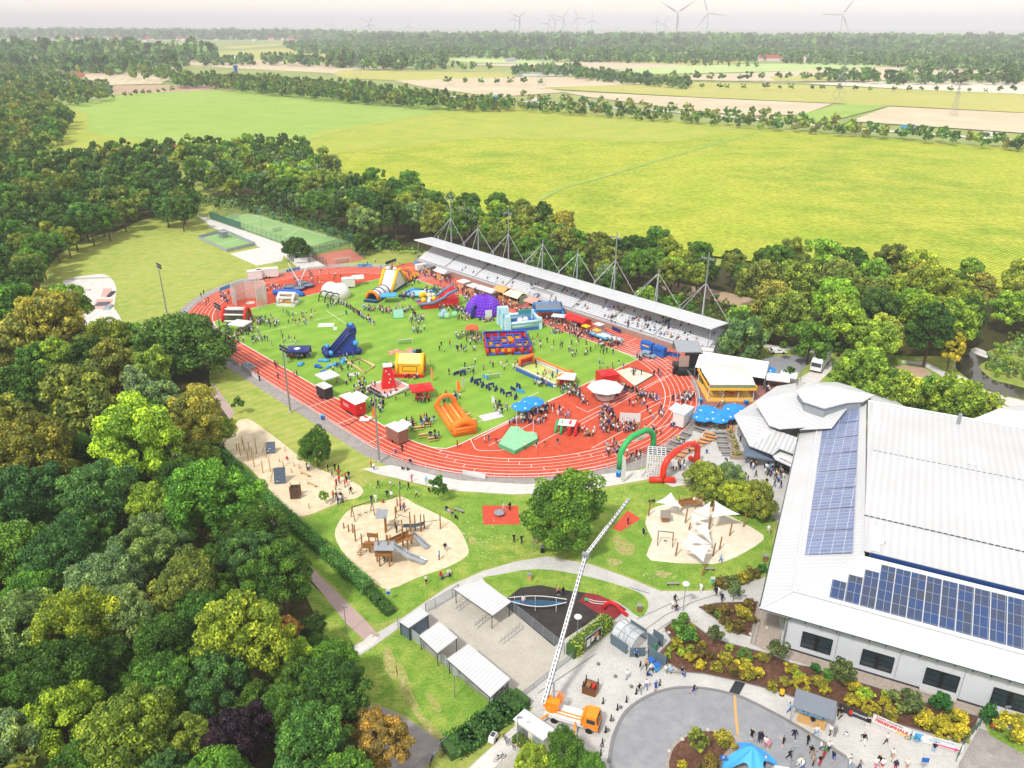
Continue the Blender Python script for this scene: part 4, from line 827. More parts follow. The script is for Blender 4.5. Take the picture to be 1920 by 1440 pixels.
# far wind turbines, pylons
for i, (px, py, tp, r_, rot, lb) in enumerate([(1570,73,25,29,.55,'wind turbine alone at the right'),(1264,75,22,33,1.0,'tallest wind turbine right of the middle'),(1321,73,23,28,-.4,'wind turbine just right of the tallest one'),(971,80,32,17,.9,'nearer wind turbine of the pair left of the middle'),(962,70,35,12,.2,'farther wind turbine of the pair left of the middle'),(1052,77,32,17,.7,'tallest wind turbine of the middle cluster'),(1079,74,32,16,1.7,'wind turbine right of the middle cluster'),(1106,73,37,14,0,'small wind turbine right of the cluster'),(1025,73,43,14,.45,'leftmost wind turbine of the middle cluster'),(1038,76,38,12,1.3,'second wind turbine of the middle cluster'),(1227,73,38,12,0,'small turbine left of the tallest one'),(1242,74,44,12,.35,'lower turbine left of the tallest one'),(690,68,42,14,.95,'pale wind turbine at the left horizon'),(694,70,46,14,.1,'pale turbine touching its neighbour on the left'),(765,70,49,9,0,'faint small turbine on the left horizon'),(1153,69,53,8,0,'faint distant turbine in the gap'),(621,66,46,11,.3,'faint turbine far to the left')]):
    z0 = -10; x, y, _ = P(px, py); d = math.sqrt(x*x+y*y); h = topz(x, y, tp); R = r_*d/FPX*1.15
    t = thing('wind_turbine', lb, 'wind turbine', (x,y,0), -math.atan2(x,y)+.3*sin(i*2.1), 'wind turbines on the horizon'); m_tb = mat('turbine_grey',(.42,.41,.41),.5); q = M(); q.tube([(0,0,-5),(0,0,h)], [h*.026,h*.013], 8); q.build('tower', m_tb, t)
    q = M(); q.box(0,0,h,h*.03,h*.08,h*.03); q.build('nacelle', m_tb, t)
    for k in range(3):
        a = rot+k*2*PI/3; dx, dz = sin(a), cos(a); px_, pz_ = cos(a), -sin(a); wd = R*.04; q = M()
        q.slab([(dx*R*.02-px_*wd*.4,-h*.045,h+dz*R*.02-pz_*wd*.4),(dx*R*.2-px_*wd,-h*.045,h+dz*R*.2-pz_*wd),(dx*R,-h*.045,h+dz*R),(dx*R*.2+px_*wd*.6,-h*.045,h+dz*R*.2+pz_*wd*.6)], .6) if abs(px_) > .3 else q.tube([(dx*R*.02,-h*.045,h+dz*R*.02),(dx*R*.25,-h*.045,h+dz*R*.25),(dx*R,-h*.045,h+dz*R)], [wd*.5,wd*.9,wd*.2], 5)
        q.build('blade', m_tb, t)
def pylon(px, py, tp, label):
    x, y, _ = P(px, py); h = topz(x, y, tp); b = h*.085; t = thing('pylon', label, 'pylon', (x,y,0), .5, 'lattice power pylons in the fields'); q = M(); lv = [0,.2,.38,.54,.68,.8,.9,1.0]; wdt = lambda f: b*(1-f)**1.1+.5
    for s in range(4):
        c = [((-1,-1),(1,-1),(1,1),(-1,1))[(s+j)%4] for j in (0,1)]
        for f, g in zip(lv, lv[1:]):
            a_, b_ = wdt(f), wdt(g); q.bar((c[0][0]*a_,c[0][1]*a_,f*h),(c[0][0]*b_,c[0][1]*b_,g*h),.08,4); q.bar((c[0][0]*a_,c[0][1]*a_,f*h),(c[1][0]*b_,c[1][1]*b_,g*h),.08,4); q.bar((c[1][0]*a_,c[1][1]*a_,f*h),(c[0][0]*b_,c[0][1]*b_,g*h),.08,4)
    q.build('lattice', m_galv, t)
    for f, w_ in ((.72,.16),(.86,.11)):
        q = M(); q.bar((-h*w_,0,h*f),(h*w_,0,h*f),.25,4); q.bar((-h*w_,0,h*f),(0,0,h*(f+.05)),.15,4); q.bar((h*w_,0,h*f),(0,0,h*(f+.05)),.15,4); q.build('crossarm', m_galv, t)
pylon(1568,196,86,'tall lattice pylon between the striped fields'); pylon(1013,168,80,'faint lattice pylon beyond the motorway trees'); pylon(1785,215,155,'pale lattice pylon at the right field'); pylon(668,145,75,'faint pylon beyond the tree row')
t = thing('greenhouse', 'long white greenhouse roof beyond the motorway', 'greenhouse', P(1022,142), .1); q = M(); x1 = P(1080,137)[0]-P(965,145)[0]; q.bz(0,0,0,abs(x1),14,4); q.build('body', m_white, t); q = M(); q.slab([(-abs(x1)/2,-7,4.05),(abs(x1)/2,-7,4.05),(abs(x1)/2,0,6),(-abs(x1)/2,0,6)], .2); q.slab([(-abs(x1)/2,0,6),(abs(x1)/2,0,6),(abs(x1)/2,7,4.05),(-abs(x1)/2,7,4.05)], .2); q.build('roof', m_grey, t)
# houses
m_tile = rib_mat('red_roof_tiles', '9c4a3c', 0, .4, .8, .6, dirt=.12, dscale=.5); m_plas = mat('white_render', 'd8d3ca', .9)
def house(px, py, w_, d_, h, rz, label, roof=None, cat='house', wall=None, rh=None, group=None):
    t = thing('house', label, cat, P(px,py), rz, group); rh = rh or d_*.45; q = M(); q.bz(0,0,0,w_,d_,h); q.add([(-w_/2,-d_/2,h),(-w_/2,d_/2,h),(-w_/2,0,h+rh),(w_/2,-d_/2,h),(w_/2,d_/2,h),(w_/2,0,h+rh)], [(0,1,2),(3,5,4)]); q.build('wall', wall or m_plas, t)
    o = .5; q = M(); k_ = rh/(d_/2)*o
    q.slab([(-w_/2-o,-d_/2-o,h-k_+.15),(w_/2+o,-d_/2-o,h-k_+.15),(w_/2+o,0,h+rh+.15),(-w_/2-o,0,h+rh+.15)], .2); q.slab([(-w_/2-o,0,h+rh+.15),(w_/2+o,0,h+rh+.15),(w_/2+o,d_/2+o,h-k_+.15),(-w_/2-o,d_/2+o,h-k_+.15)], .2); r_ = q.build('roof', roof or m_tile, t)
    q = M(); q.bz(w_*.2, d_*.1, h+rh*.6, .8,.8,rh*.7); q.build('chimney', m_tile, r_)
    for i in range(max(1, int(w_/5))):
        x = -w_/2+w_*(i+.5)/max(1, int(w_/5)); q = M(); q.bz(x,-d_/2-.02,h*.35,1.1,.06,1.2); q.build('window', m_glass, t)
    return t
house(318,300,13,10,4,.35,'white farmhouse with steep red roof among trees'); house(336,300,9,8,3.2,-.9,'small red roofed wing beside the farmhouse')
house(183,188,10,8,3.4,.6,'red gabled house at the edge of the left wood'); house(32,182,12,9,5,.2,'tall red roofed house in the left wood'); house(112,150,16,10,5,-.2,'white house by the pale field at left'); house(146,153,18,11,5,.3,'red roofed white barn beside two trees'); house(365,160,16,11,3.5,.1,'low barn in front of the poplar row')
house(383,163,12,8,3,.1,'small shed right of the low barn')
house(1438,113,52,16,8,.05,'long red roofed farm building at the wood'); house(1485,115,60,16,7,-.05,'second long red roofed farm building'); house(1462,109,34,14,9,.05,'brick barn behind the long farm roofs'); house(1508,116,20,14,10,.9,'white gabled house right of the farm')
hr = random.Random(3); VN = 0
for (x0,y0,x1,y1,n) in [(60,76,280,82,26),(280,74,560,80,22),(0,98,60,104,6),(240,103,320,106,5),(1780,100,1910,116,10),(1700,106,1790,112,4),(1070,95,1090,97,2),(420,118,470,121,3),(300,118,330,121,3)]:
    for k in range(n):
        px, py = hr.uniform(x0,x1), hr.uniform(y0,y1); VN = min(8,int(px/62)); s = hr.uniform(.8,1.5); big = 1 if py > 95 else 1.8
        t = thing('house', ('small red roofed' if (tr_ := hr.random() < .6) else 'small grey roofed')+' house in the '+(['first','second','third','fourth','fifth','sixth','seventh','eighth','ninth'][VN]+' village from far left' if px < 700 else 'right hillside hamlet'), 'house', P(px,py), hr.uniform(0,3), 'village houses '+('at the left horizon' if px < 700 else 'at the right')); q = M(); a, b, h = 14*s*big, 10*s*big, 6*big; q.bz(0,0,0,a,b,h); q.build('wall', m_plas, t); q = M()
        q.slab([(-a/2,-b/2-.5,h),(a/2,-b/2-.5,h),(a/2,0,h+b*.4),(-a/2,0,h+b*.4)], .3); q.slab([(-a/2,0,h+b*.4),(a/2,0,h+b*.4),(a/2,b/2+.5,h),(-a/2,b/2+.5,h)], .3); q.build('roof', m_tile if tr_ else m_grey, t)
house(1080,86,60,30,10,0,'pale industrial hall in the far wood', roof=m_white, rh=4); house(450,119,50,30,9,0,'white works building left of the stubble field', roof=m_white, rh=4)
house(955,118,24,14,5,.2,'small grey barn on the green field', roof=m_grey)
t = thing('water_tower', 'bright blue tower above the poplars', 'tower', P(443,158), 0); q = M(); q.cyl(0,0,0,22,2.4,12); q.build('shaft', m_blue, t); q = M(); q.cyl(0,0,22,25,3.4,12); q.build('tank', m_blue, t)
# ================================================================ SPORTS HALL
HA = -.4503; HO = P(1425,1140,6.3)
hall = thing('sports_hall', 'large white roofed sports hall with rows of solar panels', 'sports hall', (HO[0],HO[1],0), HA)
hinv = (Matrix.Translation((HO[0],HO[1],0)) @ Matrix.Rotation(HA,4,'Z')).inverted()
def HL(px, py, z):
    """a pixel at height z in the hall's own coordinates"""
    return tuple(hinv @ Vector(P(px,py,z)))
r_s = rib_mat('roof_sheet_along', (.54,.55,.57), 0, .9, .4, .6, dirt=.1, dscale=.15); r_w = rib_mat('roof_sheet_across', (.53,.54,.56), PI/2, .9, .4, .6, dirt=.1, dscale=.15); r_b = rib_mat('big_roof_sheet', (.505,.515,.535), 0, 1.1, .4, .8, dirt=.12, dscale=.12)
def solar_mat(name, w_, h_, c1, c2, mort, rot=0.0, fine=.16):
    m = bpy.data.materials.new(name); t, b = nodes(m); N = t.nodes.new; L = t.links.new
    tc = N('ShaderNodeTexCoord'); mp = N('ShaderNodeMapping'); mp.inputs['Rotation'].default_value = (0,0,rot); L(tc.outputs['Object'], mp.inputs[0])
    br = N('ShaderNodeTexBrick'); br.offset = 0; br.inputs['Scale'].default_value = 1; br.inputs['Brick Width'].default_value = w_; br.inputs['Row Height'].default_value = h_; br.inputs['Mortar Size'].default_value = .035; br.inputs['Mortar Smooth'].default_value = 0
    br.inputs['Color1'].default_value = (*lin(c1),1); br.inputs['Color2'].default_value = (*lin(c2),1); br.inputs['Mortar'].default_value = (*lin(mort),1); L(mp.outputs[0], br.inputs[0])
    b2 = N('ShaderNodeTexBrick'); b2.offset = 0; b2.inputs['Scale'].default_value = 1; b2.inputs['Brick Width'].default_value = fine; b2.inputs['Row Height'].default_value = fine; b2.inputs['Mortar Size'].default_value = .012
    b2.inputs['Color1'].default_value = (1,1,1,1); b2.inputs['Color2'].default_value = (.93,.93,.95,1); b2.inputs['Mortar'].default_value = (1.8,1.8,1.75,1); L(mp.outputs[0], b2.inputs[0])
    vm = N('ShaderNodeVectorMath'); vm.operation = 'MULTIPLY'; L(br.outputs[0], vm.inputs[0]); L(b2.outputs[0], vm.inputs[1]); L(vm.outputs[0], b.inputs['Base Color'])
    b.inputs['Roughness'].default_value = .22; b.inputs['Specular IOR Level'].default_value = .6; return m
m_sol = solar_mat('blue_solar_cells', .97, 1.52, '1f3a68','343b4c','6c7584'); m_sol2 = solar_mat('pale_solar_cells', 1.55, 1.02, '6c7898','5e6a8c','a6aebc')
UE = 62
q = M(); q.slab([(0,0,6.3),(UE,0,6.3),(UE,3.95,7.85),(3.95,3.95,7.85)], .12); q.build('lower_roof_south', r_s, hall)
q = M(); q.slab([(3.95,3.95,8.0),(UE,3.95,8.0),(UE,12.05,11.1),(12.05,12.05,11.1)], .12); q.build('upper_roof_south', r_s, hall)
WL = lambda u, v: u-.052*v
q = M(); q.slab([(0,0,6.3),(3.95,3.95,7.85),(WL(3.95,60.5),60.5,7.85),(WL(0,60.5)+.6,60.5,6.3)], .12); q.build('lower_roof_west', r_w, hall)
q = M(); q.slab([(3.95,3.95,8.0),(12.05,12.05,11.1),(WL(12.4,67),67,11.1),(WL(3.95,60.5),60.5,8.0)], .12); q.build('upper_roof_west', r_w, hall)
q = M()
for a, b in (((0,0,6.36),(UE,0,6.36)),((0,0,6.36),(-2.3,59,6.36))): q.bar(a, b, .09, 6)
q.build('gutter', mat('dark_green_gutter', '2c4440', .5), hall)
q = M()
for a, b in (((0,0,6.42),(3.95,3.95,8.1)),((3.95,3.95,8.1),(12.05,12.05,11.2)),((3.95,3.9,8.08),(UE,3.9,8.08)),((3.9,3.95,8.08),(WL(3.9,60),60,8.08)),((12.05,12.05,11.18),(UE,12.05,11.18)),((12.1,12.1,11.18),(WL(12.3,67),67,11.18))): q.bar(a, b, .13, 5)
q.build('ridge_flashing', m_white, hall)
q = M(); q.bz((UE+12.9)/2, 12.75, 11.0, UE-12.9, .12, .75); q.build('clerestory_band', mat('blue_glass_band', '1d3f7a', .2, spec=.7), hall)
q = M(); q.add([(12.9,12.8,10.6),(12.9,12.8,11.75),(WL(12.9,67),67,10.6),(WL(12.9,67),67,11.75)], [(0,1,3,2)]); q.build('clerestory_west', r_w, hall)
q = M()
for v0, v1, z0, z1 in ((12.7,21.9,11.85,12.1),(22.0,43.6,12.25,12.75),(43.7,66.5,12.6,12.0)): q.slab([(WL(12.6,v0),v0,z0),(UE,v0,z0),(UE,v1,z1),(WL(12.6,v1),v1,z1)], .16)
q.build('main_roof', r_b, hall)
q = M()
for v0, z0 in ((21.95,12.16),(43.65,12.70)):
    for k in range(60): x = 11.6+k*.85; q.bz(x, v0, z0-.02, .55, .10, .12)
q.build('expansion_joint', mat('joint_dark','28404a'), hall)
q = M(); q.bar((WL(12.6,66.5),66.6,12.15),(UE,66.6,12.15),.2,5); q.bz(38,66.5,9,50,.3,3); q.build('parapet', m_white, hall)
q = M(); q.slab([(WL(13.6,13),13,12.0),(WL(14.7,13),13,12.0),(WL(14.7,66),66,12.32),(WL(13.6,66),66,12.32)], .03); q.build('walkway', mat('pale_blue_walkway', (.66,.70,.74), .5), hall)
for px, py in ((1653,1012),(1822,870)):
    x, y, _ = HL(px,py,12.3); q = M(); q.bz(x,y,12.0,.9,.7,.8); q.bz(x,y,12.8,1.1,.9,.08); q.build('roof_vent', m_white, hall)
q = M(); x, y, _ = HL(1797,790,12.2); q.cyl(x,y,12,14.2,.35,10); q.build('flue', m_galv, hall)
sr = random.Random(4)
for k in range(8):      # arrays on the west slope
    v0 = 12.9+k*6.62; v1 = v0+6.3; q = M(); zz = lambda u: 6.45+.392*u+.1
    q.slab([(WL(4.9,v0),v0,zz(4.75)),(WL(11.2,v0),v0,zz(11.05)),(WL(11.2,v1),v1,zz(11.05)),(WL(4.9,v1),v1,zz(4.75))], .05); q.build('solar_array', m_sol2, hall)
for k in range(27):     # columns on the south slope
    u0 = 8.6+k*1.98; n = 2 if k == 0 else 3 if k == 1 else 4 if k == 2 else 5; v0 = 4.45; v1 = v0+n*1.42; q = M(); zz = lambda v: 6.45+.383*v+.1
    q.slab([(u0,v0,zz(v0)),(u0+1.86,v0,zz(v0)),(u0+1.86,v1,zz(v1)),(u0,v1,zz(v1))], .05); q.build('solar_array', m_sol, hall)
# walls, windows, overhang beams
m_wall = brick_mat('pale_block_wall', 'b4bac2','bcc2c9','a8aeb8', sx=1, w=.6, h=.2, msize=.008, big=.05)
q = M(); q.bz((UE+3.7)/2, 6, 0, UE-3.7, 9.8, 6.4); q.bz(8.5, 36, 0, 14, 52, 6.0); q.bz(38, 40, 0, 46, 52, 11.4); q.build('wall', mat('pale_wall', (.52,.55,.60), .8, var=.06, scale=.7), hall)
q = M(); q.bz((UE+3.7)/2, 1.06, 0, UE-3.6, .12, .25); q.build('plinth', m_dark, hall)
q = M()
for k in range(6): q.bz(3.75+7.75*(k)+7.0, 1.06, .25, .05, .06, 5.6)
q.build('wall_joint', m_grey, hall)
q = M(); q.bz(3.9, 1.0, 0, .25, .3, 6.2); q.bar((3.4,.9,0),(3.4,.9,6.2),.07,6); q.build('corner_post', m_galv, hall)
q = M()
for i in range(27): q.box(4.2+i*2.05, .6, 6.18, .14, 1.4, .2, 0)
q.bar((3.5,.35,6.08),(UE,.35,6.08),.12,5); q.build('eave_beams', m_dark, hall)
q = M(); q.bz((UE+4)/2, 1.0, 5.35, UE-4.2, .1, .65); q.build('eave_shade_strip', m_glass, hall)  # dark strip whose colour stands for the shade under the overhang
for k in range(6):
    x0 = 6.2+7.85*k
    q = M(); x1 = x0+3.9
    for z in (1.2, 3.75): q.bz((x0+x1)/2, 1.0, z, 3.9, .14, .12)
    for x, w_ in ((x0,.12),(x1,.12),((x0+x1)/2,.5)): q.bz(x, .99, 1.2, w_, .15, 2.6)
    for z in (2.05,2.9): q.bz((x0+x1)/2, 1.0, z, 3.9, .1, .06)
    f = q.build('window', m_black, hall); q = M(); q.bz((x0+x1)/2, 1.03, 1.25, 3.8, .08, 2.5); q.build('pane', m_glass, f)
    if k >= 2: q = M(); q.bz((x0+x1)/2, .6, .2, 4.4, .9, .35); q.build('window_well', m_conc, f)
# low fan roofs and octagon lantern over the foyer
def zpoly(pts): return [HL(*p) for p in pts]
q = M(); q.slab(zpoly([(1415,751,8.2),(1456,722,8.2),(1493,716,8.6),(1493,731,10.4),(1507,757,10.4),(1442,795,8.2)]), .15); q.build('foyer_roof', rib_mat('foyer_sheet', (.54,.55,.57), .9, .9, .45, 1.2, dirt=.1), hall)
q = M(); q.slab(zpoly([(1442,795,8.2),(1507,757,10.4),(1548,769,10.4),(1515,798,8.6),(1462,802,8.2)]), .15); q.slab(zpoly([(1548,769,10.4),(1594,756,10.9),(1560,800,9.6),(1500,803,7.9),(1515,798,8.6)]), .15); q.build('foyer_roof', MATS['foyer_sheet'], hall)
q = M(); q.slab(zpoly([(1376,777,4.6),(1415,752,4.9),(1432,780,7.0),(1442,797,7.2),(1457,805,7.2),(1406,834,4.6)]), .14); q.build('porch_roof', MATS['foyer_sheet'], hall)
q = M(); q.slab(zpoly([(1406,834,4.6),(1457,805,7.2),(1495,818,7.0),(1490,849,5.0),(1463,839,5.0),(1449,850,4.6)]), .14); q.build('porch_roof', rib_mat('fan_sheet', (.48,.49,.51), -.2, .9, .45, 2.4), hall)
OC = [(1492,730),(1513,714.5),(1570,714),(1598,722),(1640,738),(1619,750),(1589,752),(1546,763),(1506,750)]; oc = zpoly([(a,b,12.2) for a, b in OC]); ap = HL(1555,722,14.2)
q = M()
for a, b in zip(oc, oc[1:]+oc[:1]): q.add([a,b,ap], [(0,1,2)]); q.add([a,b,(b[0],b[1],b[2]-.2),(a[0],a[1],a[2]-.2)], [(0,3,2,1)])
q.build('lantern_roof', r_w, hall)
cx_ = sum(p[0] for p in oc)/9; cy_ = sum(p[1] for p in oc)/9; q = M(); q.prism([((p[0]-cx_)*.93+cx_,(p[1]-cy_)*.93+cy_) for p in oc], 9.5, 12.05); q.build('lantern_wall', mat('lantern_grey', '8d949c', .6), hall)
q = M()
for a in oc: q.bar(a, ap, .07, 4)
q.build('lantern_ribs', m_white, hall)
fl = zpoly([(1376,777,4.6),(1406,834,4.6),(1449,850,4.6),(1463,839,4.6),(1500,803,4.6),(1530,790,4.6),(1493,725,4.6),(1456,722,4.6),(1415,752,4.6)]); cx_ = sum(p[0] for p in fl)/9; cy_ = sum(p[1] for p in fl)/9
q = M(); q.prism([((p[0]-cx_)*.86+cx_,(p[1]-cy_)*.86+cy_) for p in fl], 0, 4.4); q.build('foyer_wall', mat('foyer_grey', '9a9ea2', .8), hall)
q = M(); q.slab(zpoly([(1449,851,4.0),(1463,840,4.0),(1489,849,4.0),(1484,871,4.0),(1455,858,4.0)]), .3); q.build('canopy', m_white, hall)
q = M(); e1 = zpoly([(1447,852,0),(1484,874,0),(1490,849,0),(1463,841,0)]); q.prism([p[:2] for p in zpoly([(1445,866,0),(1455,873,0),(1492,888,0),(1500,850,0),(1463,845,0)])], 0, 3.6); q.build('entrance_wall', MATS['foyer_grey'], hall)
a_, b_ = Vector(HL(1457,872,0)), Vector(HL(1486,886,0)); q = M()
for k in range(5):
    p = a_.lerp(b_, (k+.5)/5); q.box(p.x, p.y-.12, 1.3, .8, .08, 2.5, math.atan2((b_-a_).y,(b_-a_).x))
q.build('door', m_glass, hall)
q = M(); q.slab(zpoly([(1625,749,9),(1700,762,9),(1660,735,7),(1640,737,9)]), .2); q.build('side_roof', MATS['foyer_sheet'], hall)
text('MultiCult', .8, m_dark, hall, (HL(1474,862,4.05)[0],HL(1474,862,4.05)[1],4.06), (0,0,-.45), 'lettering', .01)
# neighbouring roof at the right edge
t = thing('annex_building', 'white roofed annex behind the sports hall at the right edge', 'building', (0,0,0)); q = M(); q.slab([P(1815,786,9),P(1873,762,11),P(1960,772,11),P(1960,812,9)], .3); q.slab([P(1873,762,11),P(1935,752,9),P(2000,770,9),P(1960,772,11)], .3); q.build('roof', r_w, t)
q = M(); q.prism([P(1826,788,9)[:2],P(1873,764,9)[:2],P(1950,773,9)[:2],P(1950,808,9)[:2]], 0, 8.7); q.build('wall', m_plas, t)
# ================================================================ FAIR ON THE FIELD
def tent(px, py, w_, d_, h, rz, mc, label, style='pyramid', walls=(), mwall=None, leg=None, name='pavilion_tent', cat='tent', peak=.9, group=None, uv=None):
    t = thing(name, label, cat, P(px,py), rz, group); q = M(); a, b = w_/2, d_/2
    if style == 'pyramid': q.add([(-a,-b,h),(a,-b,h),(a,b,h),(-a,b,h),(-.05,-.05,h+peak),(.05,-.05,h+peak),(.05,.05,h+peak),(-.05,.05,h+peak)], [(0,1,5,4),(1,2,6,5),(2,3,7,6),(3,0,4,7),(4,5,6,7)])
    elif style == 'gable': q.add([(-a,-b,h),(a,-b,h),(a,b,h),(-a,b,h),(-a,0,h+peak),(a,0,h+peak)], [(0,1,5,4),(2,3,4,5),(0,4,3),(1,2,5)])
    else: q.box(0,0,h+.05,w_,d_,.12)
    if style != 'flat':
        for x0,y0,x1,y1 in ((-a,-b,a,-b),(a,-b,a,b),(a,b,-a,b),(-a,b,-a,-b)): q.add([(x0,y0,h),(x1,y1,h),(x1,y1,h-.3),(x0,y0,h-.3)], [(0,3,2,1)])
    q.build('canopy', mc, t); q = M()
    for x in (-a+.06,a-.06):
        for y in (-b+.06,b-.06): q.bar((x,y,0),(x,y,h),.045,5)
    q.build('legs', leg or m_galv, t)
    if walls:
        q = M()
        for s in walls:
            if s == 'b': q.box(0,b-.02,h/2,w_-.1,.04,h-.1)
            if s == 'f': q.box(0,-b+.02,h/2,w_-.1,.04,h-.1)
            if s == 'l': q.box(-a+.02,0,h/2,.04,d_-.1,h-.1)
            if s == 'r': q.box(a-.02,0,h/2,.04,d_-.1,h-.1)
        q.build('side_wall', mwall or mc, t)
    return t
def counter(t, w_, y, m_, h=1.05, d_=.6, x=0): q = M(); q.bz(x,y,0,w_,d_,h); q.build('counter', m_, t)
def wheelset(q, xs, y, r=.34, w_=.22):
    for x in xs:
        for s in (-1,1): q.add([(x+r*cos(k*PI/6), s*y+dy, r+r*sin(k*PI/6)) for dy in (-w_/2,w_/2) for k in range(12)], [tuple(range(11,-1,-1)),tuple(range(12,24))]+[(k,(k+1)%12,12+(k+1)%12,12+k) for k in range(12)])
def trailer(px, py, l, w_, h, rz, mb_, mr, label, name='food_trailer', cat='trailer', hatch=None, mh=None, words=None, axles=1, z0=.45, mw=None, words2=None, bar=True, rooflip=.08, group=None):
    t = thing(name, label, cat, P(px,py), rz, group); q = M(); q.bz(0,0,z0,l,w_,h-z0); q.build('body', mb_, t); q = M(); q.bz(0,0,h,l+rooflip*2,w_+rooflip*2,.12); q.build('roof', mr, t)
    q = M(); wheelset(q, [(-.45+.9*i) if axles > 1 else 0 for i in range(axles)], w_/2-.05); q.build('wheels', m_tyre, t)
    if bar: q = M(); q.bar((-l/2,.4,z0),(-l/2-1.2,0,z0),.05,5); q.bar((-l/2,-.4,z0),(-l/2-1.2,0,z0),.05,5); q.build('drawbar', m_dark, t)
    if hatch is not None:
        s = hatch; q = M(); q.slab([(-l*.38,s*w_/2,h-.1),(l*.38,s*w_/2,h-.1),(l*.38,s*(w_/2+1.5),h+.35),(-l*.38,s*(w_/2+1.5),h+.35)], .06); q.build('hatch', mh or mr, t); q = M(); q.box(0,s*(w_/2+.01),(h+z0)/2+.35,l*.74,.04,(h-z0)*.5); q.build('opening', m_black, t)
    if words: text(words, (h-z0)*.42, m_white, t, (-l*.1,-(w_/2+.03),(h+z0)/2), (PI/2,0,0), 'lettering')
    if words2: text(words2, (h-z0)*.3, m_white, t, (l/2+.03,0,(h+z0)/2+.2), (PI/2,0,PI/2), 'lettering')
    return t
def umbrella(px, py, r, h, mc, label, group=None, logo=True):
    t = thing('parasol', label, 'parasol', P(px,py), 0, group); n = 8; q = M(); q.lathe(0,0,[(r,h),(r*.55,h+.45),(.05,h+.85)], n); q.lathe(0,0,[(r,h-.22),(r,h)], n); q.build('canopy', mc, t); q = M(); q.bar((0,0,0),(0,0,h+.9),.05,6); q.bz(0,0,0,.7,.7,.1); q.build('pole', m_white, t)
    if logo:
        q = M()
        for k in range(0,8,2):
            a = 2*PI*(k+.5)/n; c_, s_ = cos(a), sin(a); q.face([(c_*rr*cos(PI/8)*1.0-s_*w2, s_*rr*cos(PI/8)+c_*w2, zz) for rr, w2, zz in ((r*.86,-.3,h+.13),(r*.86,.3,h+.13),(r*.68,.2,h+.34),(r*.68,-.2,h+.34))])
        q.build('emblem', m_white, t)
    return t
def beerset(px, py, rz, label, group='beer tables with benches', m_=None, l=2.2, bench=True):
    t = thing('beer_table', label, 'table set', P(px,py), rz, group); q = M(); q.bz(0,0,.72,l,.6,.04); q.build('table_top', m_ or m_wood2, t); q = M()
    for x in (-l*.38,l*.38): q.bar((x,-.25,0),(x,-.25,.72),.025,4); q.bar((x,.25,0),(x,.25,.72),.025,4); q.bz(x,0,.35,.04,.5,.04)
    q.build('table_legs', m_dark, t)
    if bench:
        for s in (-.7,.7):
            q = M(); q.bz(0,s,.42,l,.28,.04)
            for x in (-l*.38,l*.38): q.bz(x,s,0,.05,.25,.42)
            q.build('bench', m_ or m_wood2, t)
    return t
def arch(pts, r, m_, t, name='arch', n=12): q = M(); q.tube(pts, r, n); return q.build(name, m_, t, smooth=True)
# bungee trampolines
t = thing('bungee_trampoline', 'crossed white masts over four round trampolines', 'trampoline', P(562,541), .15)
for x, y in ((-3.3,-.6),(2.6,.4),(-.2,-2.6),(.6,3.0)):
    q = M(); q.lathe(x,y,[(1.95,.95),(2.25,.95),(2.25,.8),(1.95,.8)],24); f = q.build('trampoline', m_nvy, t); q = M(); q.cyl(x,y,.84,.88,1.95,24); q.build('jumping_mat', mat('grey_mat','6a7480'), f); q = M()
    for k in range(6): q.bar((x+2.1*cos(k),y+2.1*sin(k),0),(x+2.1*cos(k),y+2.1*sin(k),.85),.04,4)
    q.build('legs', m_galv, f)
for a in (.8,2.4,3.95,5.5): q = M(); q.bar((-1.1*cos(a),-1.1*sin(a),.1),(4.6*cos(a),4.6*sin(a),7.8),.13,6); q.build('mast', m_white, t)
for i, (px, py, l) in enumerate(((478,526,4.8),(502,522,7.2))): trailer(px,py,l,2.5,3.2,.32,m_wv,m_canv,['short white box trailer at the far edge of the track','long white box trailer at the far edge of the track'][i],'box_trailer','trailer',axles=2,bar=False)
t = trailer(653,540,4.2,2.4,3.2,.3,m_wv,m_canv,'white trailer with side awning near the red court','food_trailer'); tent(671,535,4,3,2.6,.3,m_canv,'white awning tent beside the far white trailer','gable'); 
# giant obstacle course
t = thing('inflatable_obstacle_course', 'long colourful inflatable course with tunnel and steep slide', 'inflatable', P(695,568), 1.24); t.scale = (.95,.9,.88); q = M(); q.bz(16,0,0,33,5.2,.9); q.build('base', m_nvy, t); q = M(); q.tube([(1.2,-2.3,.6),(1.2,-2.1,2.2),(1.2,-1.2,3.3),(1.2,0,3.7),(1.2,1.2,3.3),(1.2,2.1,2.2),(1.2,2.3,.6)],.55,10); q.build('entrance_arch', m_org, t, True)
q = M(); q.tube([(.2,-2.6,.5),(.2,2.6,.5)],.5,8); q.build('entrance_step', m_grn, t, True)
q = M(); n_=12
for i in range(2): q.lathe(0,0,[(0,0)],3)
q = M(); A = [PI*k/12 for k in range(13)]; vs = [(x, 2.5*cos(a), .7+2.9*sin(a)) for x in (2,4,6,8,10) for a in A]; q.add(vs, [(i*13+k,i*13+k+1,(i+1)*13+k+1,(i+1)*13+k) for i in range(4) for k in range(12)]); q.build('tunnel', m_wv, t, True)
for x in (3.6,6.4,9.4): q = M(); q.tube([(x,2.55*cos(a),.7+2.95*sin(a)) for a in A],.22,7); q.build('tunnel_ring', m_nvy, t, True)
q = M(); q.add([(10.5,-2.6,.8),(10.5,2.6,.8),(15.5,-2.6,7.4),(15.5,2.6,7.4),(17.5,-2.6,7.4),(17.5,2.6,7.4),(22,-2.6,1),(22,2.6,1)], [(0,2,3,1),(2,4,5,3),(4,6,7,5),(0,1,7,6),(0,6,4,2),(1,3,5,7)]); q.build('climbing_slope', m_wv, t)
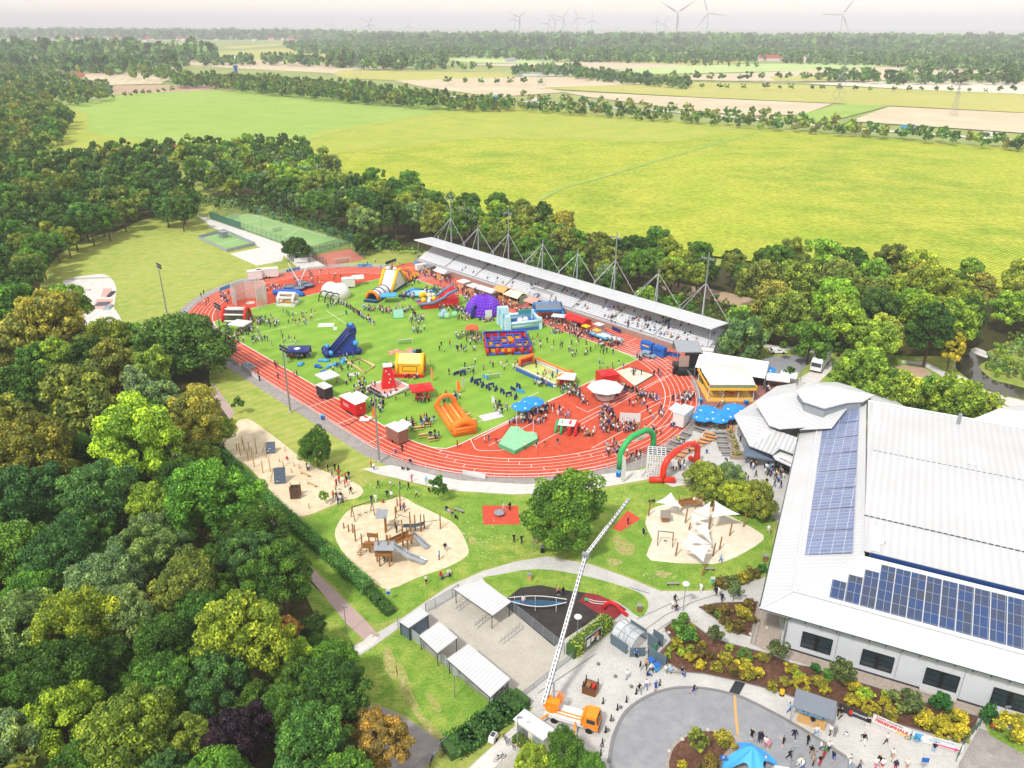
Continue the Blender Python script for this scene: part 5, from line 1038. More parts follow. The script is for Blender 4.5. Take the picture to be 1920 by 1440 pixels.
for y in (-2.7,2.7): q = M(); q.tube([(10.3,y,.8),(15.4,y,7.7),(17.6,y,7.7),(22.2,y,1.2)],.55,8); q.build('side_bolster', m_yel, t, True)
q = M(); q.bar((14,-2.9,2.6),(14,2.9,2.6),.4,7); q.bar((12.3,-2.9,2),(12.3,2.9,2),.35,7); q.build('step', m_org, t, True)
q = M(); q.bar((16.5,0,7.4),(16.9,0,10.4),.32,8); q.build('mast', m_wood, t, True); q = M(); q.ball(16.2,1.4,8.0,.9); q.ball(16.2,-1.4,8.0,.8); q.build('figure', m_wv, t, True)
q = M(); q.slab([(22,-2,3.8),(26,-2,1.2),(26,2,1.2),(22,2,3.8)],.3); q.build('slide', m_lblue, t)
for x in (24.5,27,29.5): q = M(); q.tube([(x,2.5*cos(a),.8+3.4*sin(a)) for a in A],.5,8); q.build('arch', m_org if x != 27 else mat('brown_vinyl','9c4a34',.5), t, True)
for k in range(5): q = M(); q.frus(26+k*1.6,2.7,.8,3.2-.25*k,.9,.5,.2,.2); q.frus(26+k*1.6,-2.7,.8,3.2-.25*k,.9,.5,.2,.2); q.build('flame', m_yel, t)
# twin white domes with black frame
t = thing('inflatable_dome', 'white twin inflatable dome with a black framed front', 'inflatable', P(620,562), -.55)
for x, y, r in ((-2.4,2.6,3.1),(1.6,2.8,3.3)): q = M(); q.ball(x,y,1.6,r,18,10,1.0); q.build('dome', m_wv, t, True)
q = M()
for x in (-1.6,1.0,3.4): q.tube([(x,-2.6+2.6+2.4*cos(a)-1.5,2.9*sin(a)) for a in A],.17,6)
q.bar((-1.6,-1.5,2.9),(3.4,-1.5,2.9),.15,6); q.bar((-1.6,-3.4,1.6),(3.4,-3.4,1.6),.12,6); q.build('frame', m_black, t)
# white and blue bounce castle, red goal arena
t = thing('bouncy_castle', 'white bouncy castle with brown inside and blue wings', 'bouncy castle', P(540,572), -.1); q = M(); q.bz(0,0,0,6,5,.8); q.build('base', m_wv, t); q = M()
for x in (-2.4,2.4): q.tube([(x,-2,.6),(x,-2,2.6),(x,0,3.7),(x,2,2.6),(x,2,.6)],.5,8)
q.tube([(-2.4,0,3.6),(2.4,0,3.6)],.55,8); q.tube([(-2.4,-1.9,2.7),(2.4,-1.9,2.7)],.45,8); q.build('bolster', m_wv, t, True); q = M(); q.box(0,2,1.8,4.6,.4,2.4); q.bz(0,0,.8,4.4,3.8,.08); q.build('inner_wall', m_wood2, t)
t = thing('inflatable_pad', 'blue ruffled inflatable behind the white bouncy castle', 'inflatable', P(538,556), -.2); q = M(); q.tube([(-5,0,.6),(-3,1.6,.7),(0,2.2,.8),(3,1.8,.7),(5.6,0,.6)],.9,8); q.build('ring', m_blue, t, True); q = M(); q.bz(0,1,0,9,3,.5); q.build('mat', m_nvy, t)
t = thing('goal_arena', 'black netted inflatable arena with red arches', 'inflatable', P(443,603), -.05)
for x in (-3.4,3.4): q = M(); q.tube([(x,1.9*cos(a)*1.25+.5,.3+3.6*sin(a)) for a in A],.48,10); q.build('arch', m_red, t, True)
q = M()
for z, y in ((.4,-1.8),(2.3,-1.4),(3.6,-.2),(3.6,1.2)): q.tube([(-3.4,y,z),(3.4,y,z)],.3,8)
q.build('cross_tube', m_wv, t, True); q = M(); q.face([(-3.3,-1.85,.4),(3.3,-1.85,.4),(3.3,-1.45,2.3),(-3.3,-1.45,2.3)]); q.face([(-3.3,-1.45,2.3),(3.3,-1.45,2.3),(3.3,-.2,3.6),(-3.3,-.2,3.6)]); q.face([(-3.3,2.6,.2),(3.3,2.6,.2),(3.3,2.2,2.6),(-3.3,2.2,2.6)]); q.build('net', mesh_mat('black_net','16181a',.2,.55), t); q = M(); q.bz(4.6,-.8,0,2,2.6,.5); q.build('step', m_red, t)
tent(452,622,5.2,4.6,2.5,-.3,m_canv,'white pavilion on the grass below the red arched arena','pyramid',('b',))
for i, (px,py,w_,d_,st) in enumerate(((392,632,4.5,4,'gable'),(402,645,5,4,'gable'),(427,661,4.4,3.4,'pyramid'))): tent(px,py,w_,d_,2.5,TH,m_canv,['white gabled stall tent half hidden by the dark tree','second white gabled stall tent by the dark tree','small white stall tent at the foot of the floodlight mast'][i],st,('b',),peak=1.1)
t = tent(561,672,6,4.6,2.6,.05,m_nvy,'dark blue pavilion with a white emblem on its roof','pyramid',('b',)); q = M(); q.add([(.9*cos(k),-1.25+.55*sin(k),3.12+.2*sin(k)) for k in (0,1,2,3,4,5)],[(0,1,2,3,4,5)]); q.build('emblem', m_canv, t)
# blue slide
t = thing('inflatable_slide', 'dark blue inflatable slide with pale fish shapes', 'inflatable', P(641,664), .35); q = M(); q.bz(0,0,0,9,5,.9); q.build('base', m_nvy, t); q = M(); q.add([(-2.5,-1.7,.8),(-2.5,1.7,.8),(2.2,-1.7,5.6),(2.2,1.7,5.6),(3.8,-1.7,5.6),(3.8,1.7,5.6),(3.8,-1.7,.8),(3.8,1.7,.8)], [(0,2,3,1),(2,4,5,3),(4,6,7,5),(0,6,4,2),(1,3,5,7)]); q.build('slope', mat('mid_blue_vinyl','2c47a0',.4), t)
for y in (-1.9,0,1.9): q = M(); q.tube([(-3,y,.8),(2.1,y,6.1),(3.9,y,6.1)],.4,8); q.build('bolster', m_nvy, t, True)
q = M(); q.box(3.1,0,6.9,2.0,4.2,1.5); q.build('top_box', m_nvy, t); q = M(); q.ball(3,0,8,.6); q.ball(3.6,-2.2,3.4,.8); q.ball(-3.6,2.2,1.6,.8); q.ball(-3.2,-2.2,1.4,.7); q.build('figure', m_lblue, t, True)
for x, y in ((-4.2,-2),(-4.2,2),(-4.3,0),(4.2,-2.4)): q = M(); q.ball(x,y,1.1,1.0,10,6); q.build('bumper', m_nvy, t, True)
# yellow house
t = thing('inflatable_house', 'yellow inflatable house with red skirt', 'inflatable', P(767,700), -.02); q = M(); q.bz(0,0,0,8,6.4,.9); q.build('base', m_red, t); q = M(); q.bz(.6,0,.9,6.2,5.2,3); q.build('body', m_yel, t); q = M(); q.slab([(-2.6,-2.8,3.9),(3.8,-2.8,3.9),(3.6,-.4,5.6),(-2.4,-.4,5.6)],.35); q.slab([(-2.4,-.4,5.6),(3.6,-.4,5.6),(3.8,2.8,3.9),(-2.6,2.8,3.9)],.35); q.build('roof', mat('pale_yellow_vinyl','f2dc7c',.45), t)
for x in (-2.6,3.8):
    q = M(); q.tube([(x,-2.7,.6),(x,-2.7,3.7),(x,-.4,5.5),(x,2.7,3.7),(x,2.7,.6)],.42,8); q.build('bolster', m_yel, t, True)
q = M(); q.box(.6,-2.66,2.3,3.8,.06,1.3); q.build('sign_frame', m_black, t); q = M(); q.box(.6,-2.72,2.3,3.5,.06,1.05); q.build('sign_board', m_yel, t); text('HÜPF', .6, m_black, t, (.9,-2.77,2.3), (PI/2,0,0)) if False else None
# red climbing tower
t = thing('climbing_tower', 'red inflatable climbing tower on a pink striped cushion', 'inflatable', P(729,731), .02); q = M(); q.bz(0,0,0,7.6,7.6,.8,PI/4); q.build('cushion', mat('pale_red_vinyl','e2a49a',.5), t); q = M()
for k in range(9): q.box(-2.5*0+(-3.3+.82*k)*cos(PI/4), (-3.3+.82*k)*sin(PI/4), .83, .16, 7.0, .08, PI/4)
q.build('stripes', mat('salmon_red_vinyl','d8604e',.5), t)
q = M()
for a, b in (((0,-5.2),(5.2,0)),((5.2,0),(0,5.2)),((0,5.2),(-5.2,0)),((-5.2,0),(0,-5.2))): q.tube([(a[0],a[1],.55),(b[0],b[1],.55)],.5,8)
q.build('rim', m_wv, t, True); q = M(); q.frus(0,.3,.8,6.2,3.6,3.6,1.7,1.7,.2); q.build('tower', m_red, t); q = M(); q.bz(0,.3,6.2,2.2,2.2,.25,.2); q.build('cap', m_wv, t); q = M()
for x, z in ((-.7,3.4),(.6,4.4),(.5,2.4),(-.3,5.2),(.9,3.2)): q.box(x*.8,-1.62+z*.16,z,.3,.12,.3)
q.build('holds', m_wv, t)
tent(791,745,5.4,4.6,2.6,.28,m_red,'red pavilion in the middle crowded with red shirts','pyramid'); 
trailer(663,773,6.6,2.7,3.3,TH+.0,mat('red_paint','c4161c',.35),mat('pinkish_white_roof',(.78,.66,.66),.5),'red trailer with white lettering on the near straight',axles=3,hatch=1,mh=MATS['pinkish_white_roof'],words='DRK',words2='+',group=None)
q = thing('hose', 'black hose curling from the red trailer across the lanes', 'hose', (0,0,0)); m1 = M(); m1.tube([P(*a) for a in smooth([(662+22,785,.06),(668,789,.06),(655,797,.06),(640,799,.06)],4,False)],.09,6); m1.build('tube', m_black, q)
trailer(610,746,3.6,2.3,3.0,TH+.05,m_dark,m_wv,'small black trailer with white roof on the near straight',axles=2); tent(616,724,4.6,4.4,2.9,TH,m_canv,'white canopy behind the small black trailer','pyramid',peak=.4)
trailer(746,827,4.4,2.6,3.3,TH+.02,mat('brown_paint','8a6258',.5,var=.3,scale=2),m_wv,'brown and white snack trailer at the bend',axles=1,hatch=1,bar=False)
trailer(1280,793,5.4,2.6,3.4,.95,m_wv,mat('grey_roof','b9bcc0',.5),'silver white snack trailer at the near bend with red sign',axles=2,hatch=1,mh=m_wv,bar=False)
# orange bull run
t = thing('inflatable_run', 'orange inflatable double lane run with end arches', 'inflatable', P(853,790), -1.2); q = M(); q.bz(0,0,0,15,5,.7); q.build('base', m_org, t)
for y in (-2.2,0,2.2): q = M(); q.tube([(-7.4,y,1.0),(7.4,y,1.0)],.62 if y else .4,9); q.build('lane_wall', m_org, t, True)
for y in (-1.1,1.1): q = M(); q.tube([(-7,y,.75),(7,y,.75)],.3,7); q.build('lane_floor', mat('light_orange_vinyl','f2b060',.5), t, True)
q = M(); q.tube([(-6.6,2.3*cos(a),.6+3.0*sin(a)) for a in A],.5,9); q.build('arch', m_org, t, True); q = M(); q.prism([(5.6,-2.6),(7.6,-2.6),(7.6,2.6),(5.6,2.6)],.2,2.2); q.tube([(6.6,2.3*cos(a),1.4+1.7*sin(a)) for a in A],.9,9); q.build('end_wall', m_org, t, True); q = M()
for z in (1,1.7,2.4): q.box(7.66,0,z,.06,4.2,.12)
q.build('straps', mat('dark_orange_vinyl','c45a10',.5), t)
# paddling pool, red ship slide
t = thing('inflatable_pool', 'light blue inflatable pool with white floating boards', 'pool', P(783,552), .2); q = M(); c4 = [(-6.2,-2.4),(.8,-4.2),(6.4,1.6),(-1.2,4.2)]; q.tube([(x,y,.5) for x, y in c4],.55,8,closed=True); q.build('rim', m_lblue, t, True); q = M(); q.face([(x,y,.35) for x, y in c4]); q.build('water', mat('pool_water','7fc4e6',.1), t); q = M(); q.slab([(0,-3,.7),(4.8,-.2,.7),(5,1.6,.7),(1.4,1.2,.7)],.2); q.build('float', m_wv, t)
t = thing('pirate_ship_slide', 'red and grey inflatable ship with slide', 'inflatable', P(820,574), .35); q = M(); q.add([(-6.5,-1.8,1.6),(-6.5,1.8,1.6),(-4.5,-2.2,0),(-4.5,2.2,0),(6,-2.4,0),(6,2.4,0),(6.4,-2.4,3),(6.4,2.4,3),(-2,-2.4,1.5),(-2,2.4,1.5)], [(0,2,8),(2,4,8),(4,6,8),(0,8,9,1),(8,6,7,9),(1,9,3),(3,9,5),(5,9,7),(4,5,7,6),(2,3,5,4),(0,1,3,2)]); q.build('hull', m_red, t); q = M()
for y in (-2.3,2.3): q.tube([(-6.6,y*.8,1.8),(-2,y,1.9),(1.5,y,3.2),(3,y,4.4),(6,y,5.4)],.45,8)
q.build('gunwale', mat('slate_blue_vinyl','5a7a9c',.5), t, True)
for y in (-1.1,.5,1.9): q = M(); q.tube([(1,y,2.0),(3.4,y,3.9),(5.8,y,5.2)],.4,7); q.build('slide_lane', m_red, t, True)
q = M(); q.ball(-4.5,0,2.4,.9); q.ball(-1,.5,2.4,.8); q.build('figure', m_yel, t, True); q = M(); q.ball(-3,-1,2.2,.7); q.ball(-2.2,1,2.4,.6); q.build('animal', m_wv, t, True)
t = thing('inflatable_figure', 'small yellow and white inflatable figures by the pool', 'inflatable', P(795,560), .1); q = M(); q.ball(-.8,0,1.2,1.1); q.ball(.2,.6,1.1,.8); q.build('body', m_yel, t, True); q = M(); q.ball(1.6,0,1,.9); q.ball(2.9,.3,.9,.8); q.build('cushion', mat('cream_vinyl','dcc8a8',.5), t, True)
tent(729,567,5,4,2.5,.1,m_lblue,'light blue flat tent in front of the obstacle course','pyramid',peak=.5)
# purple dome
t = thing('inflatable_dome', 'purple quilted dome tent with dark entrance', 'inflatable', P(906,586), .2); t.scale = (.94,)*3
q = M(); R = 5.9; rows = 9; cols = 30
for i in range(rows):
    for k in range(cols):
        e0, e1 = PI/2*i/rows, PI/2*(i+1)/rows; a0, a1 = 2*PI*(k+.5*(i%2))/cols, 2*PI*(k+1+.5*(i%2))/cols; am = (a0+a1)/2
        if i < 5 and -2.85 < (am-PI if am > PI else am)-0 < -2.0: continue
        c4 = [(R*cos(e)*cos(a), R*cos(e)*sin(a), R*1.0*sin(e)) for e, a in ((e0,a0),(e0,a1),(e1,a1),(e1,a0))]; em = (e0+e1)/2; rr = R+.38; c5 = (rr*cos(em)*cos(am), rr*cos(em)*sin(am), rr*sin(em)); q.add(c4+[c5], [(0,1,4),(1,2,4),(2,3,4),(3,0,4)])
q.build('quilted_shell', m_pur, t); q = M(); q.lathe(0,0,[((R-.5)*cos(PI/2*i/8),(R-.5)*sin(PI/2*i/8)) for i in range(9)],24); q.build('inner_shell', mat('dark_purple','1c1030',.8), t, True)
q = M(); q.tube([(-3.6+1.9*cos(a)*-.6, -4.4+2.0*cos(a)*.6*-1, .3+3.6*sin(a)) for a in A],.5,8); q.build('entrance_arch', m_nvy, t, True); q = M(); q.bz(.6,-6.6,0,2.2,.3,2.9); q.build('white_panel', m_wv, t)
# light blue castle
t = thing('bouncy_castle', 'light blue ice palace bouncy castle with towers', 'bouncy castle', P(975,612), .3); q = M(); q.bz(0,0,0,11,8,.9); q.build('base', m_blue, t); q = M()
for y in (-3.8,3.8): q.tube([(-5.2,y,2.6),(5.2,y,2.6)],.45,8); q.box(0,y,1.7,10,.3,1.8)
q.tube([(5.2,-3.8,2.6),(5.2,3.8,2.6)],.45,8); q.box(5.2,0,1.7,.3,7.4,1.8); q.build('side_wall', mat('ice_blue_vinyl','b4d8e4',.45), t, True)
for x, y, h, w_ in ((-5,-3.6,5.0,1.7),(-5,3.6,5.4,2.0),(-4.8,0,6.6,2.2),(5,-3.6,3.6,1),(5,3.6,3.6,1)): q = M(); q.frus(x,y,0,h,w_,w_,w_*.85,w_*.85); q.build('tower', mat('ice_blue_vinyl',0) if 0 else MATS['ice_blue_vinyl'], t)
q = M(); q.box(-5.3,0,4.2,.5,7,1.2); q.build('front_sign', m_lblue, t); q = M(); q.ball(0,0,1.8,1.0); q.ball(2,1,1.6,.9); q.build('obstacle', m_wv, t, True); q = M(); q.box(2.5,3.5,3.3,4,.4,1.2); q.build('back_panel', mat('teal_vinyl','2a8a8a',.5), t)
# maze
t = thing('inflatable_maze', 'blue red and yellow square inflatable maze', 'inflatable', P(914,667), .11); S = 11.8; q = M()
for z in (.35,2.3): q.tube([(0,0,z),(S,0,z),(S,S,z),(0,S,z)],.36,8,closed=True) if z > 1 else [q.tube([a,b],.34,8) for a, b in (((0,0,z),(S*.42,0,z)),((S*.58,0,z),(S,0,z)),((S,0,z),(S,S,z)),((S,S,z),(0,S,z)),((0,S,z),(0,0,z)))]
q.build('frame_tube', mat('royal_blue_vinyl','2448b0',.4), t, True); q = M()
for x in (0,.22*S,.42*S,.58*S,.8*S,S): q.tube([(x,-.05,.3),(x,-.05,2.2)],.42,8)
for y in (.2*S,.4*S,.6*S,.8*S): q.tube([(0,y,.3),(0,y,2.2)],.42,8)
q.build('post', m_red, t, True); q = M(); q.box(-.02,S/2,1.3,.3,S*.96,1.7); q.box(S,S/2,1.3,.2,S*.96,1.7); q.box(S/2,S,1.3,S*.96,.2,1.7); q.build('outer_wall', m_red, t); g6 = S/6
mz = [(1,0,1,2),(0,3,2,3),(2,1,4,1),(4,1,4,2),(2,2,3,2),(3,2,3,4),(1,4,3,4),(1,4,1,5),(4,3,6,3),(5,1,5,2),(5,4,5,5),(3,5,5,5),(2,5,2,6),(4,4,4,5),(1,2,2,2),(5,2,5.6,2),(2,3,2,4),(4,2,5,2),(0.6,1,1,1)]
a1, a2 = M(), M()
for k, (x0,y0,x1,y1) in enumerate(mz): a1.tube([(x0*g6,y0*g6,2.05),(x1*g6,y1*g6,2.05)],.3,7); (a2).box((x0+x1)/2*g6,(y0+y1)/2*g6,1.0,abs(x1-x0)*g6+.15,abs(y1-y0)*g6+.15,2.0)
a1.build('wall_tube', MATS['royal_blue_vinyl'], t, True); a2.build('inner_wall', m_yel, t); q = M()
for x, y in ((2,4),(3,2),(5,4),(1,4),(4,1),(4,3),(2,2)): q.tube([(x*g6,y*g6,.2),(x*g6,y*g6,2.1)],.36,7)
q.build('inner_post', m_red, t, True); q = M(); q.bz(S/2,S/2,.02,S,S,.12); q.build('floor', mat('maze_floor','7a3a30'), t)
# football pitch inflatable
t = thing('inflatable_pitch', 'white inflatable football pitch with orange goals', 'inflatable', P(1022,703), -.86); q = M(); L_, W_ = 14.5, 7
for z in (.35,1.0): q.tube([(-L_/2,-W_/2,z),(L_/2,-W_/2,z),(L_/2,W_/2,z),(-L_/2,W_/2,z)],.38,8,closed=True)
q.build('side_wall', m_wv, t, True); q = M(); q.tube([(-L_/2,W_/2,1.5),(L_/2,W_/2,1.5)],.3,8); q.build('rim', m_org, t, True); q = M(); q.bz(0,0,.1,L_,W_,.12); q.build('floor', mat('field_floor','b4c46a'), t); q = M(); q.box(0,-W_/2-.42,.45,L_-.5,.1,.7); q.build('banner_strip', m_blue, t)
for s in (-1,1): q = M(); q.tube([(s*L_/2,-2.4,.5),(s*L_/2,-2.3,2.8),(s*L_/2,2.3,2.8),(s*L_/2,2.4,.5)],.5,8); g = q.build('goal', m_org, t, True); q = M(); q.box(s*(L_/2+.3),0,1.5,.2,4.2,2); q.build('goal_back', m_red, g)
tent(1062,722,4.4,4,2.6,-.2,m_canv,'white canopy at the end of the inflatable football pitch','pyramid'); tent(1138,716,4.6,4.2,2.7,.3,m_red,'closed red cube tent beside the landing pit','pyramid',('l','f','b'),peak=.7)
t = thing('drinks_kiosk', 'white octagonal kiosk with wide white roof', 'kiosk', P(1134,747), 0); q = M(); q.lathe(0,0,[(2.2,0.35),(2.6,1.5)],10); q.lathe(0,0,[(2.6,1.5),(2.6,1.55),(.1,1.55)],10); q.build('counter', m_wv, t); q = M(); q.lathe(0,0,[(4.4,3.0),(4.3,3.15),(2.4,3.9),(.1,4.4)],8); q.build('roof', m_canv, t); q = M()
for k in range(6): q.bar((2.3*cos(k*1.047),2.3*sin(k*1.047),1.5),(2.3*cos(k*1.047),2.3*sin(k*1.047),3.3),.06,5)
q.build('posts', m_galv, t); q = M(); q.lathe(0,0,[(2.0,.02),(2.2,.35)],10); q.build('plinth', m_dark, t)
tent(897,640,0.1,0.1,0.1,0,m_red,'x','pyramid') if False else None
tent(885,628,3.6,3.2,2.3,.1,mat('orange_red_canvas','dc5a3c',.8),'small orange red pavilion below the purple dome','pyramid',leg=m_org)
# high jump mat, poles
t = thing('landing_mat', 'thick green landing mat with notched front', 'landing mat', P(971,838), .74-PI/2+.12); q = M(); pl = [HL_ for HL_ in ()]
q2 = [P(935,839),P(966,853),P(1009,829),P(1006,818),P(985,816),P(974,807),P(958,806)]; o_ = P(971,838); c_, s_ = cos(-(.74-PI/2+.12)), sin(-(.74-PI/2+.12)); loc2 = [((p[0]-o_[0])*c_-(p[1]-o_[1])*s_, (p[0]-o_[0])*s_+(p[1]-o_[1])*c_) for p in q2]; q.prism(loc2,.05,.95); q.build('mat', mat('green_mat','5aa876',.7), t); q = M(); q.prism([(x*.985,y*.985) for x, y in loc2],.96,.99); q.build('top_cover', mat('pale_green_mat','86bd96',.7), t)
for i, (px,py,tp) in enumerate(((969,815,768),(1000,825,785))):
    x, y, _ = P(px,py); t = thing('mat_upright', ['tall white upright behind the green landing mat','white pole vault upright right of the green mat'][i], 'upright', (x,y,0)); q = M(); q.bar((0,0,0),(0,0,topz(x,y,tp)),.06,5); q.build('pole', m_white, t); q = M(); q.bz(0,0,0,.8,.8,.15); q.build('foot', m_dark, t)
t = thing('bench_block', 'orange block beside the green landing mat', 'block', P(996,818), .2); q = M(); q.bz(0,0,0,1.2,.9,.9); q.build('block', m_org, t); q = M(); q.bz(0,0,.9,1.3,1,.06); q.build('cover', m_wood2, t)
t = thing('play_tunnel', 'small green and red play tent with white cover', 'inflatable', P(1062,808), -.3); q = M(); q.tube([(-2,1.6*cos(a),2.2*sin(a)) for a in A],.3,8); q.tube([(-.8,1.8*cos(a),2.4*sin(a)) for a in A],.3,8); q.build('green_arch', m_grn, t, True); q = M(); q.tube([(1.0,1.9*cos(a),2.5*sin(a)) for a in A],.35,8); q.tube([(2.4,1.7*cos(a),2.2*sin(a)) for a in A],.32,8); q.build('red_arch', m_red, t, True); q = M(); q.slab([(-1.6,-1.6,2.1),(2,-1.6,2.3),(2.2,.2,2.9),(-1.6,.2,2.7)],.1); q.slab([(-1.6,.2,2.7),(2.2,.2,2.9),(2,1.6,2.3),(-1.6,1.6,2.1)],.1); q.build('cover', m_canv, t)
t = thing('banner_wall', 'white upright banner wall on the red surface', 'banner', P(1181,791), -.12); q = M(); q.bz(0,0,.2,4.6,.1,2.1); q.build('panel', m_canv, t); q = M()
for x in (-2.3,2.3): q.bz(x,0,0,.1,1,.1); q.bar((x,0,0),(x,0,2.3),.05,5)
q.build('frame', m_grey, t)
# inflatable arches
t = thing('start_arch', 'green inflatable start arch over the track exit', 'inflatable arch', P(1194,861), .74); q = M(); w2 = 5.3; AP = [(-w2,0,0),(-w2,0,2.6),(-w2+.3,0,4.0),(-w2+1.5,0,5.3),(-2.2,0,6.1),(2.2,0,6.1),(w2-1.5,0,5.3),(w2-.3,0,4.0),(w2,0,2.6),(w2,0,0)]; q.tube(AP,.62,12); q.build('tube', m_grn, t, True); q = M(); q.box(0,-.68,5.3,3.2,.06,.8); q.build('sign_board', m_wv, t); text('Start', .75, m_grn, t, (0,-.73,5.3), (PI/2,0,0)); text('Freiwillige', .62, m_white, t, (0,-.66,6.15), (PI/2,0,0)) if False else None
t = thing('finish_arch', 'red inflatable arch with red foot tube by the terrace', 'inflatable arch', P(1275,884), .74); q = M(); w2 = 5.6; AP = [(-w2,0,0),(-w2,0,2.6),(-w2+.3,0,3.8),(-w2+1.5,0,4.9),(-2.2,0,5.5),(2.2,0,5.5),(w2-1.5,0,4.9),(w2-.3,0,3.8),(w2,0,2.6),(w2,0,0)]; q.tube(AP,.62,12); q.build('tube', mat('bright_red_vinyl','e83420',.4), t, True); q = M(); q.tube([(-w2-2.0,1.6,.6),(-w2,0,.6),(-w2+1.6,-1.8,.6)],.6,10); q.build('foot_tube', MATS['bright_red_vinyl'], t, True); q = M(); q.tube([(w2,-1.8,.5),(w2,1.8,.5)],.5,8); q.build('foot_tube', MATS['bright_red_vinyl'], t, True); text('Lauf-Treff', .75, m_white, t, (.2,-.66,5.45), (PI/2,0,0))
t = thing('lift_tower', 'square steel and glass tower between the two arches', 'tower', P(1229,887), -.15); q = M()
for x in (-1.7,1.7):
    for y in (-1.7,1.7): q.bz(x,y,0,.22,.22,5.0)
for z in (1.6,3.3,5.0): q.tube([(-1.7,-1.7,z),(1.7,-1.7,z),(1.7,1.7,z),(-1.7,1.7,z)],.1,4,closed=True)
q.build('frame', m_white, t); q = M()
for k in range(5): q.box(-1.7+.85*k,0,5.1,.12,3.4,.12); q.box(0,-1.7+.85*k,5.13,3.4,.12,.12)
q.build('roof_grid', m_white, t); q = M(); q.bz(0,0,4.9,3.3,3.3,.08); q.build('roof_panel', m_glass, t); q = M(); q.face([(-1.65,-1.66,.1),(1.65,-1.66,.1),(1.65,-1.66,4.9),(-1.65,-1.66,4.9)]); q.build('glass_front', mesh_mat('tower_grille','dfe3e6',.5,.3), t)
# beach flags
for i, (px,py,tp,m_,lb) in enumerate(((1165,905,852,m_canv,'white beach flag left of the green arch'),(1202,895,850,m_canv,'white beach flag right of the green arch'),(1236,893,848,m_canv,'white beach flag in front of the tower'),(706,787,762,m_org,'thin orange flag behind the floodlight mast'),(654,753,733,m_org,'orange flag beside the red trailer'),(809,714,689,m_org,'orange flag beside the yellow house'),(857,739,713,m_org,'orange flag on the pitch by the banners'),(868,729,708,m_canv,'white flag on the pitch by the banners'),(538,684,662,m_lblue,'blue flag in front of the navy pavilion'),(430,620,607,m_nvy,'folded blue parasol near the white pavilion'),(750,580,567,m_canv,'white flag next to the light blue tent'),(1146,690,678,m_wood,'brown banner flag beside the landing pit'),(922,759,742,m_canv,'small white flag at the parasols'),(647,595,585,m_grn,'small green corner flag'))):
    x, y, _ = P(px,py); h = max(2.2,topz(x,y,tp)); t = thing('beach_flag', lb, 'flag', (x,y,0), .3+i); q = M(); q.bar((0,0,0),(0,0,h),.04,5); q.build('pole', m_white, t); q = M(); q.slab([(0,0,h),(.0,0,.5),(.25,.02,.4),(.95,.05,h*.45),(.7,.03,h*.85)],.03) if False else q.add([(.02,0,h),(.02,0,.6),(.7,.0,.45),(.95,0,h*.5),(.6,0,h*.9)], [(0,1,2,3,4)]); q.build('sail', m_, t)
# hurdles course on the pitch, banners
for i, (px,py) in enumerate(((867,705),(885,716),(893,722),(897,719),(905,726),(915,731),(921,727),(930,733),(942,738),(954,744),(967,748),(972,728),(868,703))):
    t = thing('foam_hurdle', 'dark blue foam hurdle on the pitch', 'hurdle', P(px,py), .4+.9*(i%3), 'dark blue foam hurdles on the pitch'); q = M(); q.bz(0,0,.75,1.5,.2,.55); q.build('bar', m_nvy, t); q = M(); q.bz(-.6,0,0,.15,.5,.8); q.bz(.6,0,0,.15,.5,.8); q.build('feet', m_nvy, t)
for i, (a, b, m_, lb) in enumerate((((850,706),(861,701),m_nvy,'navy banner left of the foam hurdles'),((905,708),(916,713),m_lblue,'light blue banner above the foam hurdles'),((957,730),(967,735),m_nvy,'navy banner right of the foam hurdles'),((968,735),(984,739),m_lblue,'light blue banner next to the navy one at right'))): board(*edge(*a),*edge(*b),m_,lb,h=.9)
for px, py, lb in ((878,700,'white goal frame left on the pitch'),(925,712,'white goal frame behind the light blue banner'),(760,647,'thin goal frame near the red fabric')): goal(px,py,.3,lb,4.0,1.6,'thin training goals on the pitch')
# square frame, scattered play things
t = thing('inflatable_square', 'pale inflatable square frame lying on the grass', 'inflatable', P(676,686), 0); q = M(); pts = [P(654,683),P(674,675),P(702,689),P(684,702),P(655,686)]; o_ = P(676,686); q.tube([(p[0]-o_[0],p[1]-o_[1],.3) for p in pts[:4]],.32,8,closed=True); q.build('ring', mat('pale_orange_vinyl','e2c08a',.5), t, True)
for i, (px,py,s,m_,lb) in enumerate(((607,680,1.6,m_lblue,'blue air bag below the blue slide'),(625,689,2.2,m_lblue,'long blue crumpled inflatable on the grass'),(645,681,1.6,m_lblue,'blue deflated tube beside the pale frame'),(598,690,1.3,m_blue,'blue cushion by the navy pavilion'),(612,700,1.5,m_blue,'blue seat cushions near the white canopy'),(563,686,1.0,m_lblue,'light blue box on the grass'))):
    t = thing('air_cushion', lb, 'cushion', P(px,py), i*.8); q = M(); q.tube([(-s,0,.3),(-s*.3,.5*s*.6,.35),(s*.4,-.2,.35),(s,.4,.3)],[.3,.45,.42,.25],8); q.build('cushion', m_, t, True); q = M(); q.ball(s*.4,.7,.35,.4); q.build('bolster', m_, t, True)
t = thing('deflated_inflatable', 'crumpled pink and orange deflated inflatable on the pitch', 'inflatable', P(752,664), .3); q = M(); r9 = random.Random(2)
for k in range(26): q.ball(r9.uniform(-3,3),r9.uniform(-2.4,2.4)*(1-.1*k/26),.15,r9.uniform(.5,1.0),8,5,.35)
q.build('fabric', mat('crumpled_pink','d88a76',.7,var=.35,scale=1.2), t, True); q = M(); q.ball(3.6,-.4,.2,1.0,10,5,.3); q.build('blue_end', m_blue, t, True)
